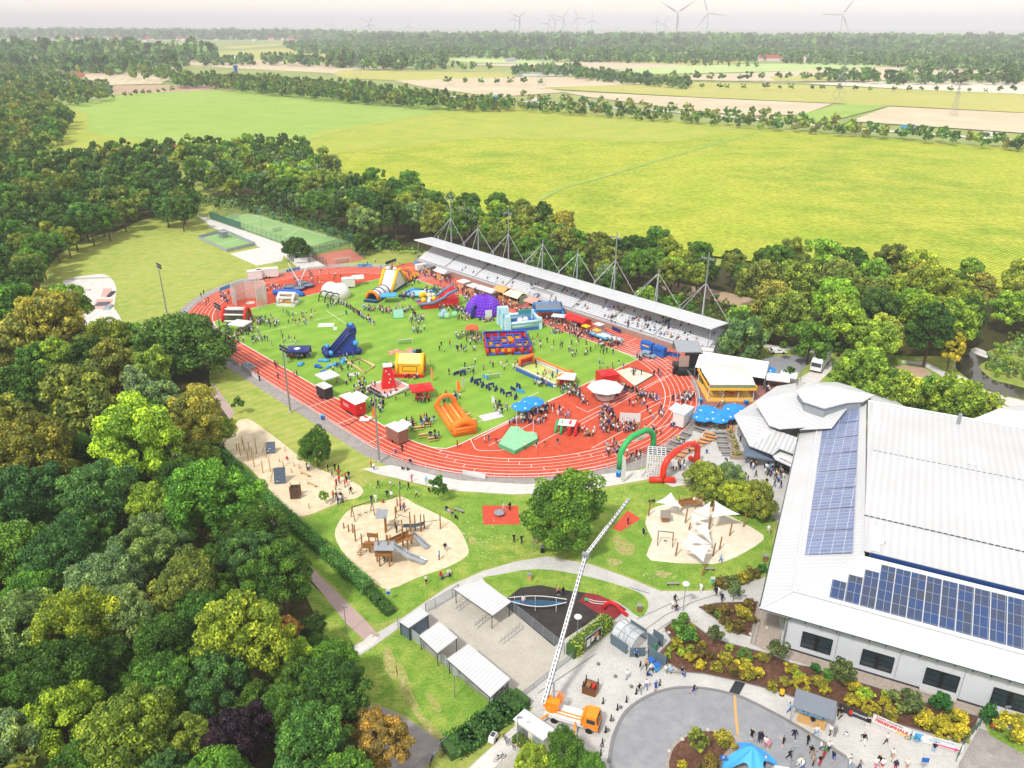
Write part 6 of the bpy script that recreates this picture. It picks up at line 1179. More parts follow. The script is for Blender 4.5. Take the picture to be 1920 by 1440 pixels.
t = thing('loudspeaker_box', 'black box with cover beside the deflated fabric', 'box', P(785,663), .2); q = M(); q.bz(0,0,0,1.6,1.0,1.1); q.build('box', m_black, t); q = M(); q.bz(-1.3,-.3,0,1.6,.5,.3); q.build('case', m_dark, t)
for i, (px,py,w_,d_,lb) in enumerate(((611,611,4.6,3,'white rectangular board lying flat on the pitch'),(628,616,1,1,'small white mat beside the flat board'),(660,704,1.6,1.2,'white mat below the pale frame'),(668,702,1.6,1.2,'second white mat below the pale frame'),(628,619,1,.8,'tiny white mat near the blue slide'),(921,781,5,3,'patterned picnic blanket at the pitch corner'),(935,641,.1,.1,'') )):
    if w_ < .5: continue
    t = thing('ground_mat', lb, 'mat', P(px,py), .1 if i != 5 else .5); q = M(); q.bz(0,0,.03,w_,d_,.05); q.build('mat', m_canv if i != 5 else mat('patterned_blanket','c9c0d0',.8,var=.4,scale=2.5), t)
t = thing('banner_net', 'teal and white hanging banner on the grass', 'banner', P(747,598), .15); q = M(); q.bz(0,0,.1,3,.08,2.8); q.build('panel', mat('pale_teal','a4d8d0',.6), t); q = M(); q.bz(0,0,0,3.3,.1,.25); q.bz(-1.6,0,0,.1,.1,3.2); q.build('frame', m_grn, t)
for i, (px,py,c) in enumerate(((827,597,'9ccbe0'),(838,598,'a4e0b8'),(832,591,'a8cfe8'),(852,595,'8fe0a8'))):
    t = thing('bubble_ball', ['clear blue bubble ball, leftmost of the cluster','green tinted bubble ball in the cluster','pale blue bubble ball at the back of the cluster','green bubble ball standing apart on the right'][i], 'ball', P(px,py)); q = M(); q.ball(0,0,1.0,1.0,16,10); q.build('shell', mat('bubble_'+str(i),c,.15,alpha=.55), t, True); q = M(); q.tube([(.75*cos(k*PI/8),.75*sin(k*PI/8),1.0) for k in range(16)],.1,5,closed=True); q.build('ring', m_wv, t)
# stalls before the grandstand
for i, (px,py,w_,d_,c,st,lb) in enumerate(((829,521,6,3.4,m_canv,'gable','long white gabled stall below the grandstand stairs'),(869,540,3.6,3.4,m_canv,'pyramid','white stall, first of the pair by the grandstand wall'),(888,548,4,3.4,m_canv,'pyramid','white stall, second of the pair by the grandstand wall'),(914,556,7.5,3.4,m_canv,'gable','wide white stall in front of the grandstand'),(1122,622,2.6,2.2,m_canv,'flat','small flat topped stall by the grandstand wall'),(806,511,3.6,2.6,m_grey,'flat','dark grey folded awning beside the white van'))):
    t = tent(px,py,w_,d_,2.4,TH,c,lb,st,('b',),peak=.8); counter(t,w_*.8,-d_/2+.4,m_wood2)
def hut(px, py, w_, d_, h, rz, mr, mbody, label, over=.9, peak=1.0, mtrim=None):
    t = thing('market_hut', label, 'stall', P(px,py), rz); q = M(); q.bz(0,d_*.15,0,w_,d_*.7,h); q.build('body', mbody, t); q = M(); a, b = w_/2+over, d_/2+over; q.slab([(-a,-b,h),(a,-b,h),(a*.8,0,h+peak),(-a*.8,0,h+peak)],.12); q.slab([(-a*.8,0,h+peak),(a*.8,0,h+peak),(a,b,h),(-a,b,h)],.12); q.build('roof', mr, t); q = M(); q.box(0,-d_*.22,1.7,w_*.85,.1,1.1); q.build('opening', m_black, t); counter(t,w_*.9,-d_*.3,mtrim or m_wood2); q = M()
    for x in (-a+.2,a-.2): q.bar((x,-b+.2,0),(x,-b+.2,h),.06,5)
    q.build('posts', mtrim or m_wood2, t); return t
hut(943,558,4,3.6,2.8,TH,mat('orange_shingles','d89a5a',.7,var=.25,scale=3),m_wood2,'wooden hut with light orange roof by the grandstand'); hut(968,568,5,4,2.9,TH,mat('cream_awning','e6dcb4',.7,var=.2,scale=2),mat('mint_paint','9cc4ac',.6),'cream and mint sweets stall with wide roof'); hut(1001,578,3.6,3,2.5,TH,mat('pink_red_roof','dd9484',.7,var=.25,scale=2),m_wood,'small hut with pinkish red roof beside the tunnel')
t = thing('inflatable_tent', 'blue four legged inflatable tent with grey roof', 'tent', P(1027,594), -.12+.15); q = M(); a, b, h = 4.2, 3.6, 3.3
for x in (-a,a):
    for y in (-b,b): q.tube([(x,y,0),(x,y,h-.4),(x*.93,y*.93,h)],.45,8)
q.tube([(-a,-b,h),(a,-b,h),(a,b,h),(-a,b,h)],.42,8,closed=True); q.build('frame_tube', mat('sky_blue_vinyl','2f8ad8',.4), t, True); q = M(); q.box(0,0,h+.1,2*a-.6,2*b-.6,.3); q.build('roof', mat('slate_roof','6c7a8c',.6), t)
tent(1047,606,4.2,3,2.4,-.3,mat('pale_grey_canvas','b9c2c9',.8),'pale grey awning in front of the blue inflatable tent','flat'); tent(1082,612,7.5,4,2.6,TH+.0,m_red,'long bright red pavilion by the grandstand wall','gable',('b','r'),peak=.9)
for i, (px,py) in enumerate(((1098,622),(1119,630))): tent(px,py,2.2,1.8,2.0,TH,m_yel if i == 0 else mat('yellow_orange_canvas','f0a848'),['small yellow canopy beside the red pavilion','small orange canopy by the trampolines'][i],'pyramid',peak=.4)
for i, (px,py,l,w_,mm) in enumerate(((1127,633,7,4,m_lblue),(1151,640,5,3,mat('grey_blue_mat','8a9cb0')))):
    t = thing('trampoline', ['large blue framed rectangular trampoline on the track','smaller rectangular trampoline with people beside it'][i], 'trampoline', P(px,py), TH); q = M(); q.bz(0,0,1.0,l,w_,.12); q.build('frame_pad', mm, t); q = M(); q.bz(0,0,1.13,l*.72,w_*.6,.04); q.build('bed', m_wv, t); q = M()
    for x in (-l*.42,l*.42):
        for y in (-w_*.42,w_*.42): q.bar((x,y,0),(x*.9,y*.9,1.0),.05,5)
    q.build('legs', m_galv, t)
for i, (px,py) in enumerate(((1213,657),(1236,666))):
    t = thing('equipment_container', ['blue tarpaulin covered container, left of two','blue tarpaulin covered container, right of two'][i], 'container', P(px,py), TH); q = M(); q.bz(0,0,.15,3.6,1.6,2.6); q.build('cover', m_blue, t); q = M(); q.bz(0,-.81,1.5,2.2,.04,.35); q.build('label_strip', m_yel if i == 0 else m_nvy, t); q = M(); q.bz(0,0,0,3.4,1.4,.15); q.build('pallet', m_wood, t)
t = thing('folded_mats', 'blue folded mats beside the containers', 'mat', P(1260,665), TH+.2); q = M(); q.bz(0,0,0,4.2,1.6,.5); q.build('lower_mat', m_blue, t); q = M(); q.bz(.3,0,.5,3.2,1.3,.2); q.build('upper_mat', m_nvy, t)
def car(px, py, rz, mc, label, l=4.5, w_=1.8, h=1.5, kind='estate', name='parked_car', cat='car', group=None):
    t = thing(name, label, cat, P(px,py), rz, group); q = M(); hw = w_/2
    if kind == 'estate': pr = [(-l/2,.35),(-l/2,.85),(-l*.42,.98),(-l*.36,h*.96),(-l*.1,h),(l*.12,h*.97),(l*.26,.98),(l*.44,.86),(l/2,.7),(l/2,.35)]
    else: pr = [(-l/2,.4),(-l/2,h),(l*.2,h),(l*.34,h*.62),(l/2,h*.5),(l/2,.4)]
    n = len(pr); ins = [.0 if z < 1.0 else .13 for x, z in pr]
    q.add([(x,-hw+i,z) for (x,z), i in zip(pr,ins)]+[(x,hw-i,z) for (x,z), i in zip(pr,ins)], [tuple(range(n)),tuple(range(2*n-1,n-1,-1))]+[((i+1)%n,i,n+i,n+(i+1)%n) for i in range(n)]); q.build('body', mc, t); q = M()
    if kind == 'estate':
        for s in (-1,1): q.add([(-l*.36,s*(hw-.05),1.0),(l*.22,s*(hw-.05),1.0),(l*.1,s*(hw-.11),h*.93),(-l*.33,s*(hw-.11),h*.92)], [(0,1,2,3)])
        q.add([(l*.27,-hw+.1,1.0),(l*.27,hw-.1,1.0),(l*.135,hw-.16,h*.965),(l*.135,-hw+.16,h*.965)], [(0,1,2,3)]); q.add([(-l*.43,-hw+.1,1.0),(-l*.43,hw-.1,1.0),(-l*.372,hw-.16,h*.93),(-l*.372,-hw+.16,h*.93)], [(0,3,2,1)])
    else:
        q.add([(l*.345,-hw+.1,h*.64),(l*.345,hw-.1,h*.64),(l*.212,hw-.14,h*.96),(l*.212,-hw+.14,h*.96)], [(0,1,2,3)])
        for s in (-1,1): q.box(l*.08,s*(hw+.005),h*.75,l*.2,.02,h*.24)
    q.build('windows', m_glass, t)
    for x in (-l*.31,l*.31): q = M(); wheelset(q,[x],hw-.08,.33); q.build('wheels', m_tyre, t)
    q = M()
    for s in (-1,1): q.box(l/2+.0,s*(hw-.3),.68,.05,.35,.16)
    q.build('headlights', m_white, t); return t
m_pol = mat('silver_paint','b9c4cc',.3,.3); car(1214,668,TH+.1,mat('silver_blue_paint','8fa8bc',.25,.3),'silver blue estate car on the track by the containers'); car(1457,660,0.05,mat('white_car_paint',(.8,.81,.82),.25),'white estate car at the back of the car park')
car(792,507,.6,m_wv,'white van with open door by the grandstand corner',5.4,2.0,2.4,'van','van','van')
# mobile stage
t = thing('mobile_stage', 'mobile stage trailer with grey tarpaulin roof and black curtains', 'stage', P(1288,692), .05); q = M(); q.bz(0,0,0,6.4,6,1.2); q.build('platform', m_dark, t); q = M(); q.bz(1.6,.6,1.2,3.4,4.4,4.0); q.build('black_curtain', m_black, t); q = M(); q.slab([(-3.3,-1,5.4),(3.4,-1,5.4),(3.4,3.6,6.6),(-3.3,3.6,7.0)],.2); q.slab([(-3.3,3.6,7.0),(3.4,3.6,6.6),(3.4,4.6,4.4),(-3.3,4.6,4.4)],.15); q.build('roof_tarpaulin', mat('grey_tarp','8e939a',.6,var=.1), t); q = M(); q.box(-1.2,-1.4,3,3,.1,3); q.build('backdrop', mat('beige_backdrop','a58f86',.8), t); q = M()
for x in (-3.1,3.2):
    for y in (-1,3.4): q.bar((x,y,1),(x,y,5.6),.1,5)
q.build('posts', m_galv, t)
for x, z in ((-3.6,1.2),(-3.9,3.6)): q = M(); q.bz(x,-2.6,z if z < 2 else 0,1.0,.9,1.2 if z < 2 else 1.5); q.build('speaker', m_black, t)
q = M(); q.bz(-1,-3.6,.2,5,1.0,.5); q.build('equipment_case', m_black, t)
trailer(1318,672,4.8,2.3,2.9,-.35,m_wv,m_canv,'white box trailer right of the mobile stage','box_trailer','trailer',axles=2,bar=False); trailer(1329,663,2.6,2,2.6,-.35,m_wv,m_canv,'small white trailer at the grandstand stairs','box_trailer','trailer',axles=1,bar=False)
# big white marquee and carousel
t = thing('marquee', 'large white marquee behind the carousel', 'marquee', P(1372,703), -.42); q = M(); a, b, h, pk = 8.5, 5.5, 3.0, 2.4; q.add([(-a,-b,h),(a,-b,h),(a,b,h),(-a,b,h),(-a,0,h+pk),(a,0,h+pk)], [(0,1,5,4),(2,3,4,5),(0,4,3),(1,2,5)]); q.build('roof', m_canv, t); q = M(); q.box(a,0,h/2,.06,2*b,h); q.box(0,b,h/2,2*a,.06,h); q.box(-a,0,h/2,.06,2*b,h); q.build('side_wall', m_canv, t)
for y in (-3,2.6): q = M(); q.box(a+.05,y,1.5,.05,1.2,1.4); q.build('window', m_glass, t)
q = M()
for k in range(6): q.bar((-a+k*a*.4,-b,0),(-a+k*a*.4,-b,h),.06,5)
q.build('posts', m_galv, t)
t = thing('carousel', 'carousel with white canopy, painted rim and yellow platform', 'carousel', P(1361,737), .0); q = M(); q.bz(0,1.5,0,11.2,12,.35); q.bz(0,1.5,.35,10.4,11,.2); q.build('platform', mat('yellow_wood','d8ac54',.7,var=.12), t); q = M(); q.add([(-5.2,-4.4,4.4),(5.4,-4.4,4.4),(5.8,2,5.2),(4.6,7,5.0),(-5.2,7,5.0),(-6.0,2,5.2),(0,1,6.3)], [(0,1,6),(1,2,6),(2,3,6),(3,4,6),(4,5,6),(5,0,6)]); q.build('canopy', mat('carousel_canvas',(.58,.57,.54),.8,var=.14,scale=.5,bump=.5), t); q = M(); q.box(.1,-4.5,3.95,10.6,.1,.75); q.build('painted_rim', mat('painted_scenery','7f8c6a',.6,var=.6,scale=2.2), t); q = M(); q.box(.1,-4.7,3.35,11.2,.3,.4); q.bz(-5.6,1.5,3.3,.3,11,.4); q.bz(5.9,1.5,3.3,.3,11,.4); q.build('yellow_rim', m_yel, t); q = M()
for x in (-5.3,-1.8,1.8,5.4): q.bar((x,-4,.5),(x,-4,4.2),.1,6)
for x in (-5.3,5.4): q.bar((x,6.6,.5),(x,6.6,4.8),.1,6)
q.build('columns', m_white, t)
for k in range(9):
    a = k*2*PI/9; x, y = 3.5*cos(a), 1.2+3.5*sin(a); q = M(); q.bar((x,y,.5),(x,y,4.2),.04,5); q.tube([(x-.5,y,1.2),(x,y,1.35),(x+.5,y,1.3),(x+.7,y,1.7)],[.18,.26,.2,.12],7); q.build('horse', [m_wv,m_red,m_wood][k%3], t)
q = M(); q.cyl(0,1.2,.5,4.3,1.2,12); q.build('core', m_red, t)
tent(1456,722,5.5,4.6,2.5,-.3,m_canv,'white flat tent at the corner of the brick terrace','gable',peak=.5); tent(1477,716,4,4,2.4,-.4,m_canv,'second white tent beside the small dark tree','gable',peak=.5)
tent(1422,868,6.2,4.6,2.7,-.35,mat('slate_canvas','5d6b80',.8),'dark grey blue pavilion at the hall entrance','pyramid',('r',),peak=1.3)
umb = 'blue parasols of the terrace and track'
for i, (px,py,r,lb) in enumerate(((979,779,2.5,'left blue parasol at the pitch corner'),(998,770,2.8,'right blue parasol at the pitch corner'),(1433,706,2.6,'single blue parasol beside the white marquee'),(1325,785,2.7,'blue parasol left of the terrace trio'),(1358,793,2.7,'middle blue parasol on the terrace'),(1376,782,2.8,'blue parasol right of the terrace trio'),(1316,798,2.4,'blue parasol nearest the snack trailer'),(1346,801,2.3,'low blue parasol over the orange benches'))): umbrella(px,py,r,2.4,mat('parasol_blue','1f86dc',.6,var=.12,scale=1),lb,umb)
# terrace tables
m_gw = mat('grey_wood','8e8a86',.8,var=.2,scale=3)
for i, (px,py) in enumerate(((1248,842),(1262,831),(1274,823),(1286,815),(1258,850),(1310,806),(1325,800))): beerset(px,py,-.7,'grey picnic table on the terrace','grey picnic tables on the terrace',m_gw,2.4)
for i, (px,py) in enumerate(((1278,850),(1290,844),(1302,838),(1312,832),(1322,827),(1332,822),(1270,857),(1330,816))): beerset(px,py,-.5,'orange brown beer table on the terrace','orange beer tables on the terrace',mat('orange_wood','d08a4a',.6,var=.12),2.6)
for i, (px,py) in enumerate(((1352,822),(1355,832),(1358,841),(1364,851),(1350,814))): beerset(px,py,-.05,'weathered grey table in the planter row','weathered tables before the planters',m_gw,2.6)
for i, (px,py) in enumerate(((864,774),(875,783),(885,793))): beerset(px,py,.75,'wooden beer table right of the orange run','beer tables beside the orange run')
for i, (px,py) in enumerate(((794,820),(785,806),(770,799),(812,826),(797,800))): beerset(px,py,.3,'wooden beer table near the snack trailer','beer tables near the snack trailer')
for i, (px,py) in enumerate(((1335,797),(1350,800),(1370,805))): beerset(px,py,1.3,'orange table under the terrace parasols','orange tables under the parasols',mat('orange_wood',''),2.2)
for i, (px,py) in enumerate(((1370,815),(1372,826),(1378,836),(1380,846),(1376,857),(1388,857))):
    t = thing('planter_box', 'wooden planter box with yellow green grasses', 'planter', P(px,py), -.1, 'planter boxes at the hall corner'); q = M(); q.bz(0,0,0,1.5,1.4,.8); q.build('box', mat('taupe_wood','9a8a7a',.8), t); V_, T_ = leaf_arrays(300+i, 9, 260, .2); V_ = V_*np.array([.75,.7,.6])+np.array([0,0,1.1]); o = bpy.data.objects.new('plants', quad_mesh('plants', V_, tonecol(T_))); COL.objects.link(o); o.parent = t; o.color = (.36,.36,.08,1)
for i, (px,py) in enumerate(((1298,688),(1313,754),(1399,757),(1378,704),(1405,712),(1160,893),(1447,880),(1157,741),(606,788),(700,0))):
    if py == 0: continue
    t = thing('recycling_bin', ['blue bin at the start of the brick terrace','blue bin left of the carousel steps','blue bin right of the carousel steps','blue bin at the marquee door','blue bin at the marquee corner','blue bin under the green arch','blue bin in the entrance crowd','blue bin beside the octagonal kiosk','blue bin behind the red trailer'][i], 'bin', P(px,py), .2*i); q = M(); q.frus(0,0,.1,1.05,.65,.65,.8,.8); q.build('bin_body', m_blue, t); q = M(); q.bz(0,0,1.05,.85,.85,.1); q.build('lid', m_lblue, t)
# truck in the car park
t = thing('delivery_truck', 'white and grey box truck at the car park', 'truck', P(1537,686), .98); q = M(); q.bz(1.0-1.9,0,.9,6.4,2.5,2.7); q.build('cargo_box', mat('truck_grey','a3abb2',.4), t); q = M(); q.bz(1.0-1.9,0,3.6,6.5,2.6,.1); q.build('cargo_roof', m_white, t); t.rotation_euler.z = .98+PI; t.scale = (1.15,)*3; q = M(); q.bz(3.3,0,.6,1.9,2.4,2.0); q.frus(3.2,0,2.6,3.3,1.7,2.3,1.0,2.2); q.build('cab', m_white, t); q = M(); q.box(4.27,0,2.0,.05,2.1,.9); q.box(3.5,1.22,2.0,1.0,.03,.7); q.box(3.5,-1.22,2.0,1.0,.03,.7); q.build('windscreen', m_glass, t); q = M(); wheelset(q,[-2.6,3.2],1.05,.48,.3); q.build('wheels', m_tyre, t); q = M(); q.bz(0,0,.6,8,1.2,.3); q.build('chassis', m_dark, t)
# vehicles on the motorway
for i, (px,py,k) in enumerate(((1439,224,'t'),(932,186,'t'),(1000,191,'t'),(1500,230,'c'),(1320,213,'c'),(1215,206,'c'),(1700,243,'t'),(1850,254,'t'),(1880,257,'c'),(1110,199,'t'))):
    t = thing('truck' if k == 't' else 'car', f'{["white truck","blue grey truck","pale truck","small silver car","dark car","white car","long white truck","silver truck","white van","white lorry"][i]} on the motorway behind the trees', 'truck' if k == 't' else 'car', (P(px,py)[0],P(px,py)[1],.5), -.62); q = M(); q.bz(0,0,.8,12 if k == 't' else 4.4,2.5 if k == 't' else 1.8,3 if k == 't' else .7); q.build('body', [m_wv,m_lblue,m_wv,m_pol,m_dark][i%5], t); q = M(); q.bz(7.4 if k == 't' else -.2,0,.6 if k == 't' else 1.5,2 if k == 't' else 2.2,2.4 if k == 't' else 1.5,2.6 if k == 't' else .5); q.build('cab', m_wv if k == 't' else m_glass, t)
    q = M(); wheelset(q, [-4,4] if k == 't' else [-1.3,1.3], 1.0 if k == 't' else .8, .45); q.build('wheels', m_tyre, t)
# ================================================================ PARK: HEDGES, SHELTERS, PLAYGROUNDS, CRANE
def hedge(name, label, line, wd, h, col, n=60, cat='hedge', size=.16):
    """clipped hedge: a leafy skin over a dark core, along a ground line"""
    t = thing(name, label, cat, (0,0,0)); r = np.random.default_rng(len(label)); q = M(); V = []
    for a, b in zip(line, line[1:]):
        a = np.array(a[:2]); b = np.array(b[:2]); l = np.linalg.norm(b-a); d = (b-a)/l; nn = np.array([-d[1],d[0]]); mid = (a+b)/2; q.bz(mid[0],mid[1],0,l+wd*.5,wd*.8,h*.9,math.atan2(d[1],d[0]))
        m = int(l*n*(wd+2*h)/2.2/size*.16); s = r.uniform(-.2,l+.2,m); side = r.uniform(0,wd+2*h,m); off = np.where(side < h, -wd/2, np.where(side > h+wd, wd/2, side-h-wd/2)); z = np.where(side < h, side, np.where(side > h+wd, wd+2*h-side, h)); off = off+r.normal(scale=.07,size=m); z = z+r.normal(scale=.07,size=m)+.08*np.sin(s*1.3)
        c = np.stack([a[0]+d[0]*s+nn[0]*off, a[1]+d[1]*s+nn[1]*off, np.maximum(z,.05)], 1); t1 = r.normal(size=(m,3)); t1 /= np.linalg.norm(t1,axis=1)[:,None]; t2 = np.cross(t1, r.normal(size=(m,3))); t2 /= np.linalg.norm(t2,axis=1)[:,None]; k = size*r.uniform(.6,1.3,m)[:,None]
        V.append(np.stack([c-t1*k,c-t2*k*.6,c+t1*k,c+t2*k*.6],1))
    V = np.concatenate(V); cr = bpy.data.objects.new('foliage', quad_mesh('hedge_foliage', V, tonecol(r.uniform(-.6,.6,len(V))))); COL.objects.link(cr); cr.parent = t; cr.color = (*lin(col),1); q.build('core', mat('hedge_core','3c5a28',.9,var=.5,scale=5), t); return t
hedge('hedge', 'long clipped green hedge beside the sand pits', [P(*a) for a in ((405,848),(470,915),(545,985),(620,1050),(692,1112))], 2.0, 2.0, '5a9442')
hedge('hedge', 'ragged low hedge end beyond the long clipped hedge', [P(*a) for a in ((697,1118),(715,1135),(733,1152))], 1.6, 1.2, '3f6a2c', size=.22)
hedge('hedge', 'square clipped hedge with a notice board on its front', [P(*a) for a in ((1075,1228),(1140,1176))], 1.9, 2.2, '9aae40', size=.13)
hedge('hedge', 'dense shrubs beside the long bicycle shelter', [P(*a) for a in ((975,1318),(945,1340),(915,1362),(880,1392),(850,1408))], 3.4, 1.3, '3c6a30', size=.22)
hedge('hedge', 'yellow green hedge beside the white kiosk', [P(*a) for a in ((972,1388),(1000,1410),(1030,1432))], 1.4, .9, '8c9030', size=.15)
def bush(px, py, rpx, key, kind, label, group=None):
    x, y, _ = P(px,py); d = math.sqrt(x*x+y*y+CAMH**2); r = rpx*d/FPX; cols = {'g':'568432','y':'a8a22e','o':'8c8a30','r':'6c622e','d':'5c6e3a','l':'98b838','s':'5f7c4c','e':'2f6a2c'}
    x, y, _ = P(px, py+rpx*.55); t = thing('shrub', label, 'shrub', (x,y,0), px*.7, group)
    if kind == 'std':
        q = M(); q.tube([(0,0,0),(0,0,r*1.4)],.06,6); q.build('stem', m_bark, t); cz, sz = r*1.7, r
    elif kind == 'cone': cz, sz = r*1.1, r*1.45
    else: cz, sz = r*.62, r*.8
    o = bpy.data.objects.new('foliage', BM[(px+py) % 3 if kind != 'tight' else 3]); COL.objects.link(o); o.parent = t; o.location = (0,0,cz); o.scale = (r,r,sz); c = lin(cols[key]); k = random.uniform(.85,1.15); o.color = (c[0]*k,c[1]*k,c[2]*k,1); return t
BM = [proto('shrub_mesh', 400+i, 26, 1900, .10, hollow=.5, rough=.4) for i in range(3)]+[proto('clipped_mesh', 410, 60, 2600, .07, hollow=.78, rough=.24)]
CN = {'g':'green','y':'golden yellow','o':'ochre brown','r':'rusty brown','d':'dark leathery','l':'bright lime','s':'grey green','e':'deep green'}
GP = {'bed':'shrubs in the long planting bed','small':'shrubs in the triangular bed','edge':'shrubs along the sand pit path'}
BL = [(1283,1157,12,'g','r','bed'),(1273,1171,13,'g','r','bed'),(1289,1189,21,'g','r','bed'),(1299,1172,6,'y','r','bed'),(1271,1206,13,'o','r','bed'),(1258,1217,6,'l','r','bed'),(1254,1228,7,'l','tight','bed'),(1279,1222,8,'l','r','bed'),(1296,1215,8,'l','tight','bed'),(1294,1232,11,'y','r','bed'),(1314,1224,14,'r','r','bed'),(1338,1203,15,'d','std','bed'),(1318,1207,8,'o','r','bed'),(1314,1246,11,'y','r','bed'),(1334,1228,9,'r','r','bed'),(1345,1249,12,'o','r','bed'),(1370,1213,8,'l','tight','bed'),(1362,1232,13,'o','r','bed'),(1398,1227,14,'g','tight','bed'),(1375,1254,13,'r','r','bed'),(1397,1246,15,'y','r','bed'),(1403,1266,13,'o','r','bed'),(1424,1259,11,'y','r','bed'),(1429,1231,12,'o','r','bed'),(1456,1238,18,'d','std','bed'),(1486,1253,13,'y','r','bed'),(1497,1266,12,'l','r','bed'),(1473,1278,11,'o','r','bed'),(1450,1285,11,'o','r','bed'),(1505,1281,16,'y','tight','bed'),(1531,1251,10,'e','r','bed'),(1536,1277,14,'o','r','bed'),(1553,1262,12,'g','r','bed'),(1577,1275,20,'d','std','bed'),(1547,1291,12,'y','r','bed'),(1604,1286,13,'y','r','bed'),(1622,1300,15,'l','r','bed'),(1600,1313,14,'y','r','bed'),(1632,1325,15,'y','tight','bed'),(1662,1301,9,'l','tight','bed'),(1660,1316,12,'y','r','bed'),(1670,1334,13,'o','r','bed'),(1702,1316,26,'d','r','bed'),(1761,1322,15,'e','cone','bed'),(1735,1350,19,'y','r','bed'),(1768,1352,14,'y','r','bed'),(1800,1345,16,'y','r','bed'),(1772,1373,18,'y','tight','bed'),(1802,1370,16,'y','r','bed'),(1851,1345,14,'e','cone','bed'),(1893,1362,26,'y','r','bed'),
      (1334,1141,11,'r','r','small'),(1347,1150,8,'g','r','small'),(1358,1142,13,'r','r','small'),(1376,1118,13,'s','std','small'),(1360,1163,12,'r','r','small'),(1380,1172,15,'r','r','small'),(1397,1151,15,'o','r','small'),(1405,1132,12,'r','r','small'),(1412,1160,9,'r','r','small'),(1368,1176,10,'o','r','small'),(1388,1140,9,'y','r','small'),
      (1352,1092,13,'r','r','edge'),(1372,1090,15,'d','r','edge'),(1395,1082,15,'o','r','edge'),(1414,1073,13,'r','r','edge'),(1430,1066,10,'e','r','edge'),
      (1357,1383,18,'o','r','isl'),(1282,1432,9,'y','r','isl'),(1332,1432,20,'r','r','isl')]
GP['isl'] = 'shrubs in the roundabout bed'; WH = {'bed':'in the long planting bed','small':'in the triangular bed','edge':'beside the path below the shade sails','isl':'in the roundabout bed'}
md = sorted(b[2] for b in BL)[len(BL)//2]
for i, (px,py,r,k,kd,g) in enumerate(BL): bush(px,py,r*1.0,k,kd,f"{'big' if r > md+2 else 'little' if r < md-2 else 'middle sized'} {CN[k]} {'standard tree' if kd == 'std' else 'clipped ball' if kd == 'tight' else 'clipped cone' if kd == 'cone' else 'bush'} {WH[g]}{', left part' if g == 'bed' and px < 1400 else ', middle part' if g == 'bed' and px < 1600 else ', right part' if g == 'bed' else ''}", GP[g])
for i, (px,py) in enumerate(((1256,1186),(1246,1181),(1440,1176),(1409,1188),(1305,1163),(1258,1408),(1282,1386),(1330,1368))):
    t = thing('boulder', 'pale boulder at the edge of a planting bed', 'boulder', P(px,py), i, 'boulders at the bed edges'); q = M(); q.ball(0,0,.12,.3,7,5,.6); q.build('stone', m_conc, t)
# bicycle shelters and yard fence
def shelter(pxs, h, label, slope=.35, wall=False):
    """roof outline from four ground-level pixels at height h"""
    pts = [P(a,b,h) for a, b in pxs]; t = thing('bicycle_shelter', label, 'shelter', (0,0,0)); q = M(); zz = [h,h,h+slope,h+slope]; q.slab([(p[0],p[1],z) for p, z in zip(pts,zz)],.12)
    an = math.atan2(pts[1][1]-pts[0][1], pts[1][0]-pts[0][0]); q.build('roof', rib_mat('shelter_roof', (.53,.54,.56), an, .6, .4, 1.0, dirt=.1), t); q = M(); c = [sum(p[k] for p in pts)/4 for k in (0,1)]
    for p, z in zip(pts, zz): x, y = c[0]+(p[0]-c[0])*.93, c[1]+(p[1]-c[1])*.93; q.bar((x,y,0),(x,y,z-.1),.07,6)
    for a, b in ((0,1),(2,3)): q.bar((pts[a][0],pts[a][1],zz[a]-.16),(pts[b][0],pts[b][1],zz[b]-.16),.06,4)
    q.build('frame', m_dark, t)
    if wall: q = M(); q.prism([(c[0]+(p[0]-c[0])*.9,c[1]+(p[1]-c[1])*.9) for p in pts],0,h-.15); q.build('wall', mat('blue_grey_sheet','5a6b7c',.5,var=.2), t)
    return t
shelter([(750,1166),(768,1178),(806,1154),(790,1141)], 2.5, 'small closed shed with white roof at the yard corner', .2, True)
shelter([(788,1193),(822,1225),(860,1199),(826,1170)], 2.5, 'square white roofed bicycle shelter in the fence row')
shelter([(840,1236),(922,1307),(959,1276),(880,1211)], 2.5, 'long white ribbed bicycle shelter above the grass')
shelter([(852,1104),(925,1154),(960,1130),(905,1089)], 2.7, 'pale bicycle shelter by the curved path', .2)
def rack(px, py, n, rz, label):
    t = thing('bicycle_rack', label, 'bicycle rack', P(px,py), rz); q = M(); q.bar((-n*.4,0,.05),(n*.4,0,.05),.04,4); q.bar((-n*.4,.7,.05),(n*.4,.7,.05),.04,4)
    for k in range(n): x = -n*.4+.8*k+.4; q.tube([(x,0,0),(x,.05,.8),(x,.35,.95),(x,.65,.8),(x,.7,0)],.03,4)
    q.build('hoops', m_galv, t)
rack(965,1193,6,.85,'double row of steel bicycle hoops in the open yard'); rack(916,1163,6,.9,'bicycle hoops under the pale shelter end'); rack(878,1134,5,.9,'bicycle hoops under the pale shelter'); rack(838,1212,5,.9,'bicycle hoops under the square shelter')
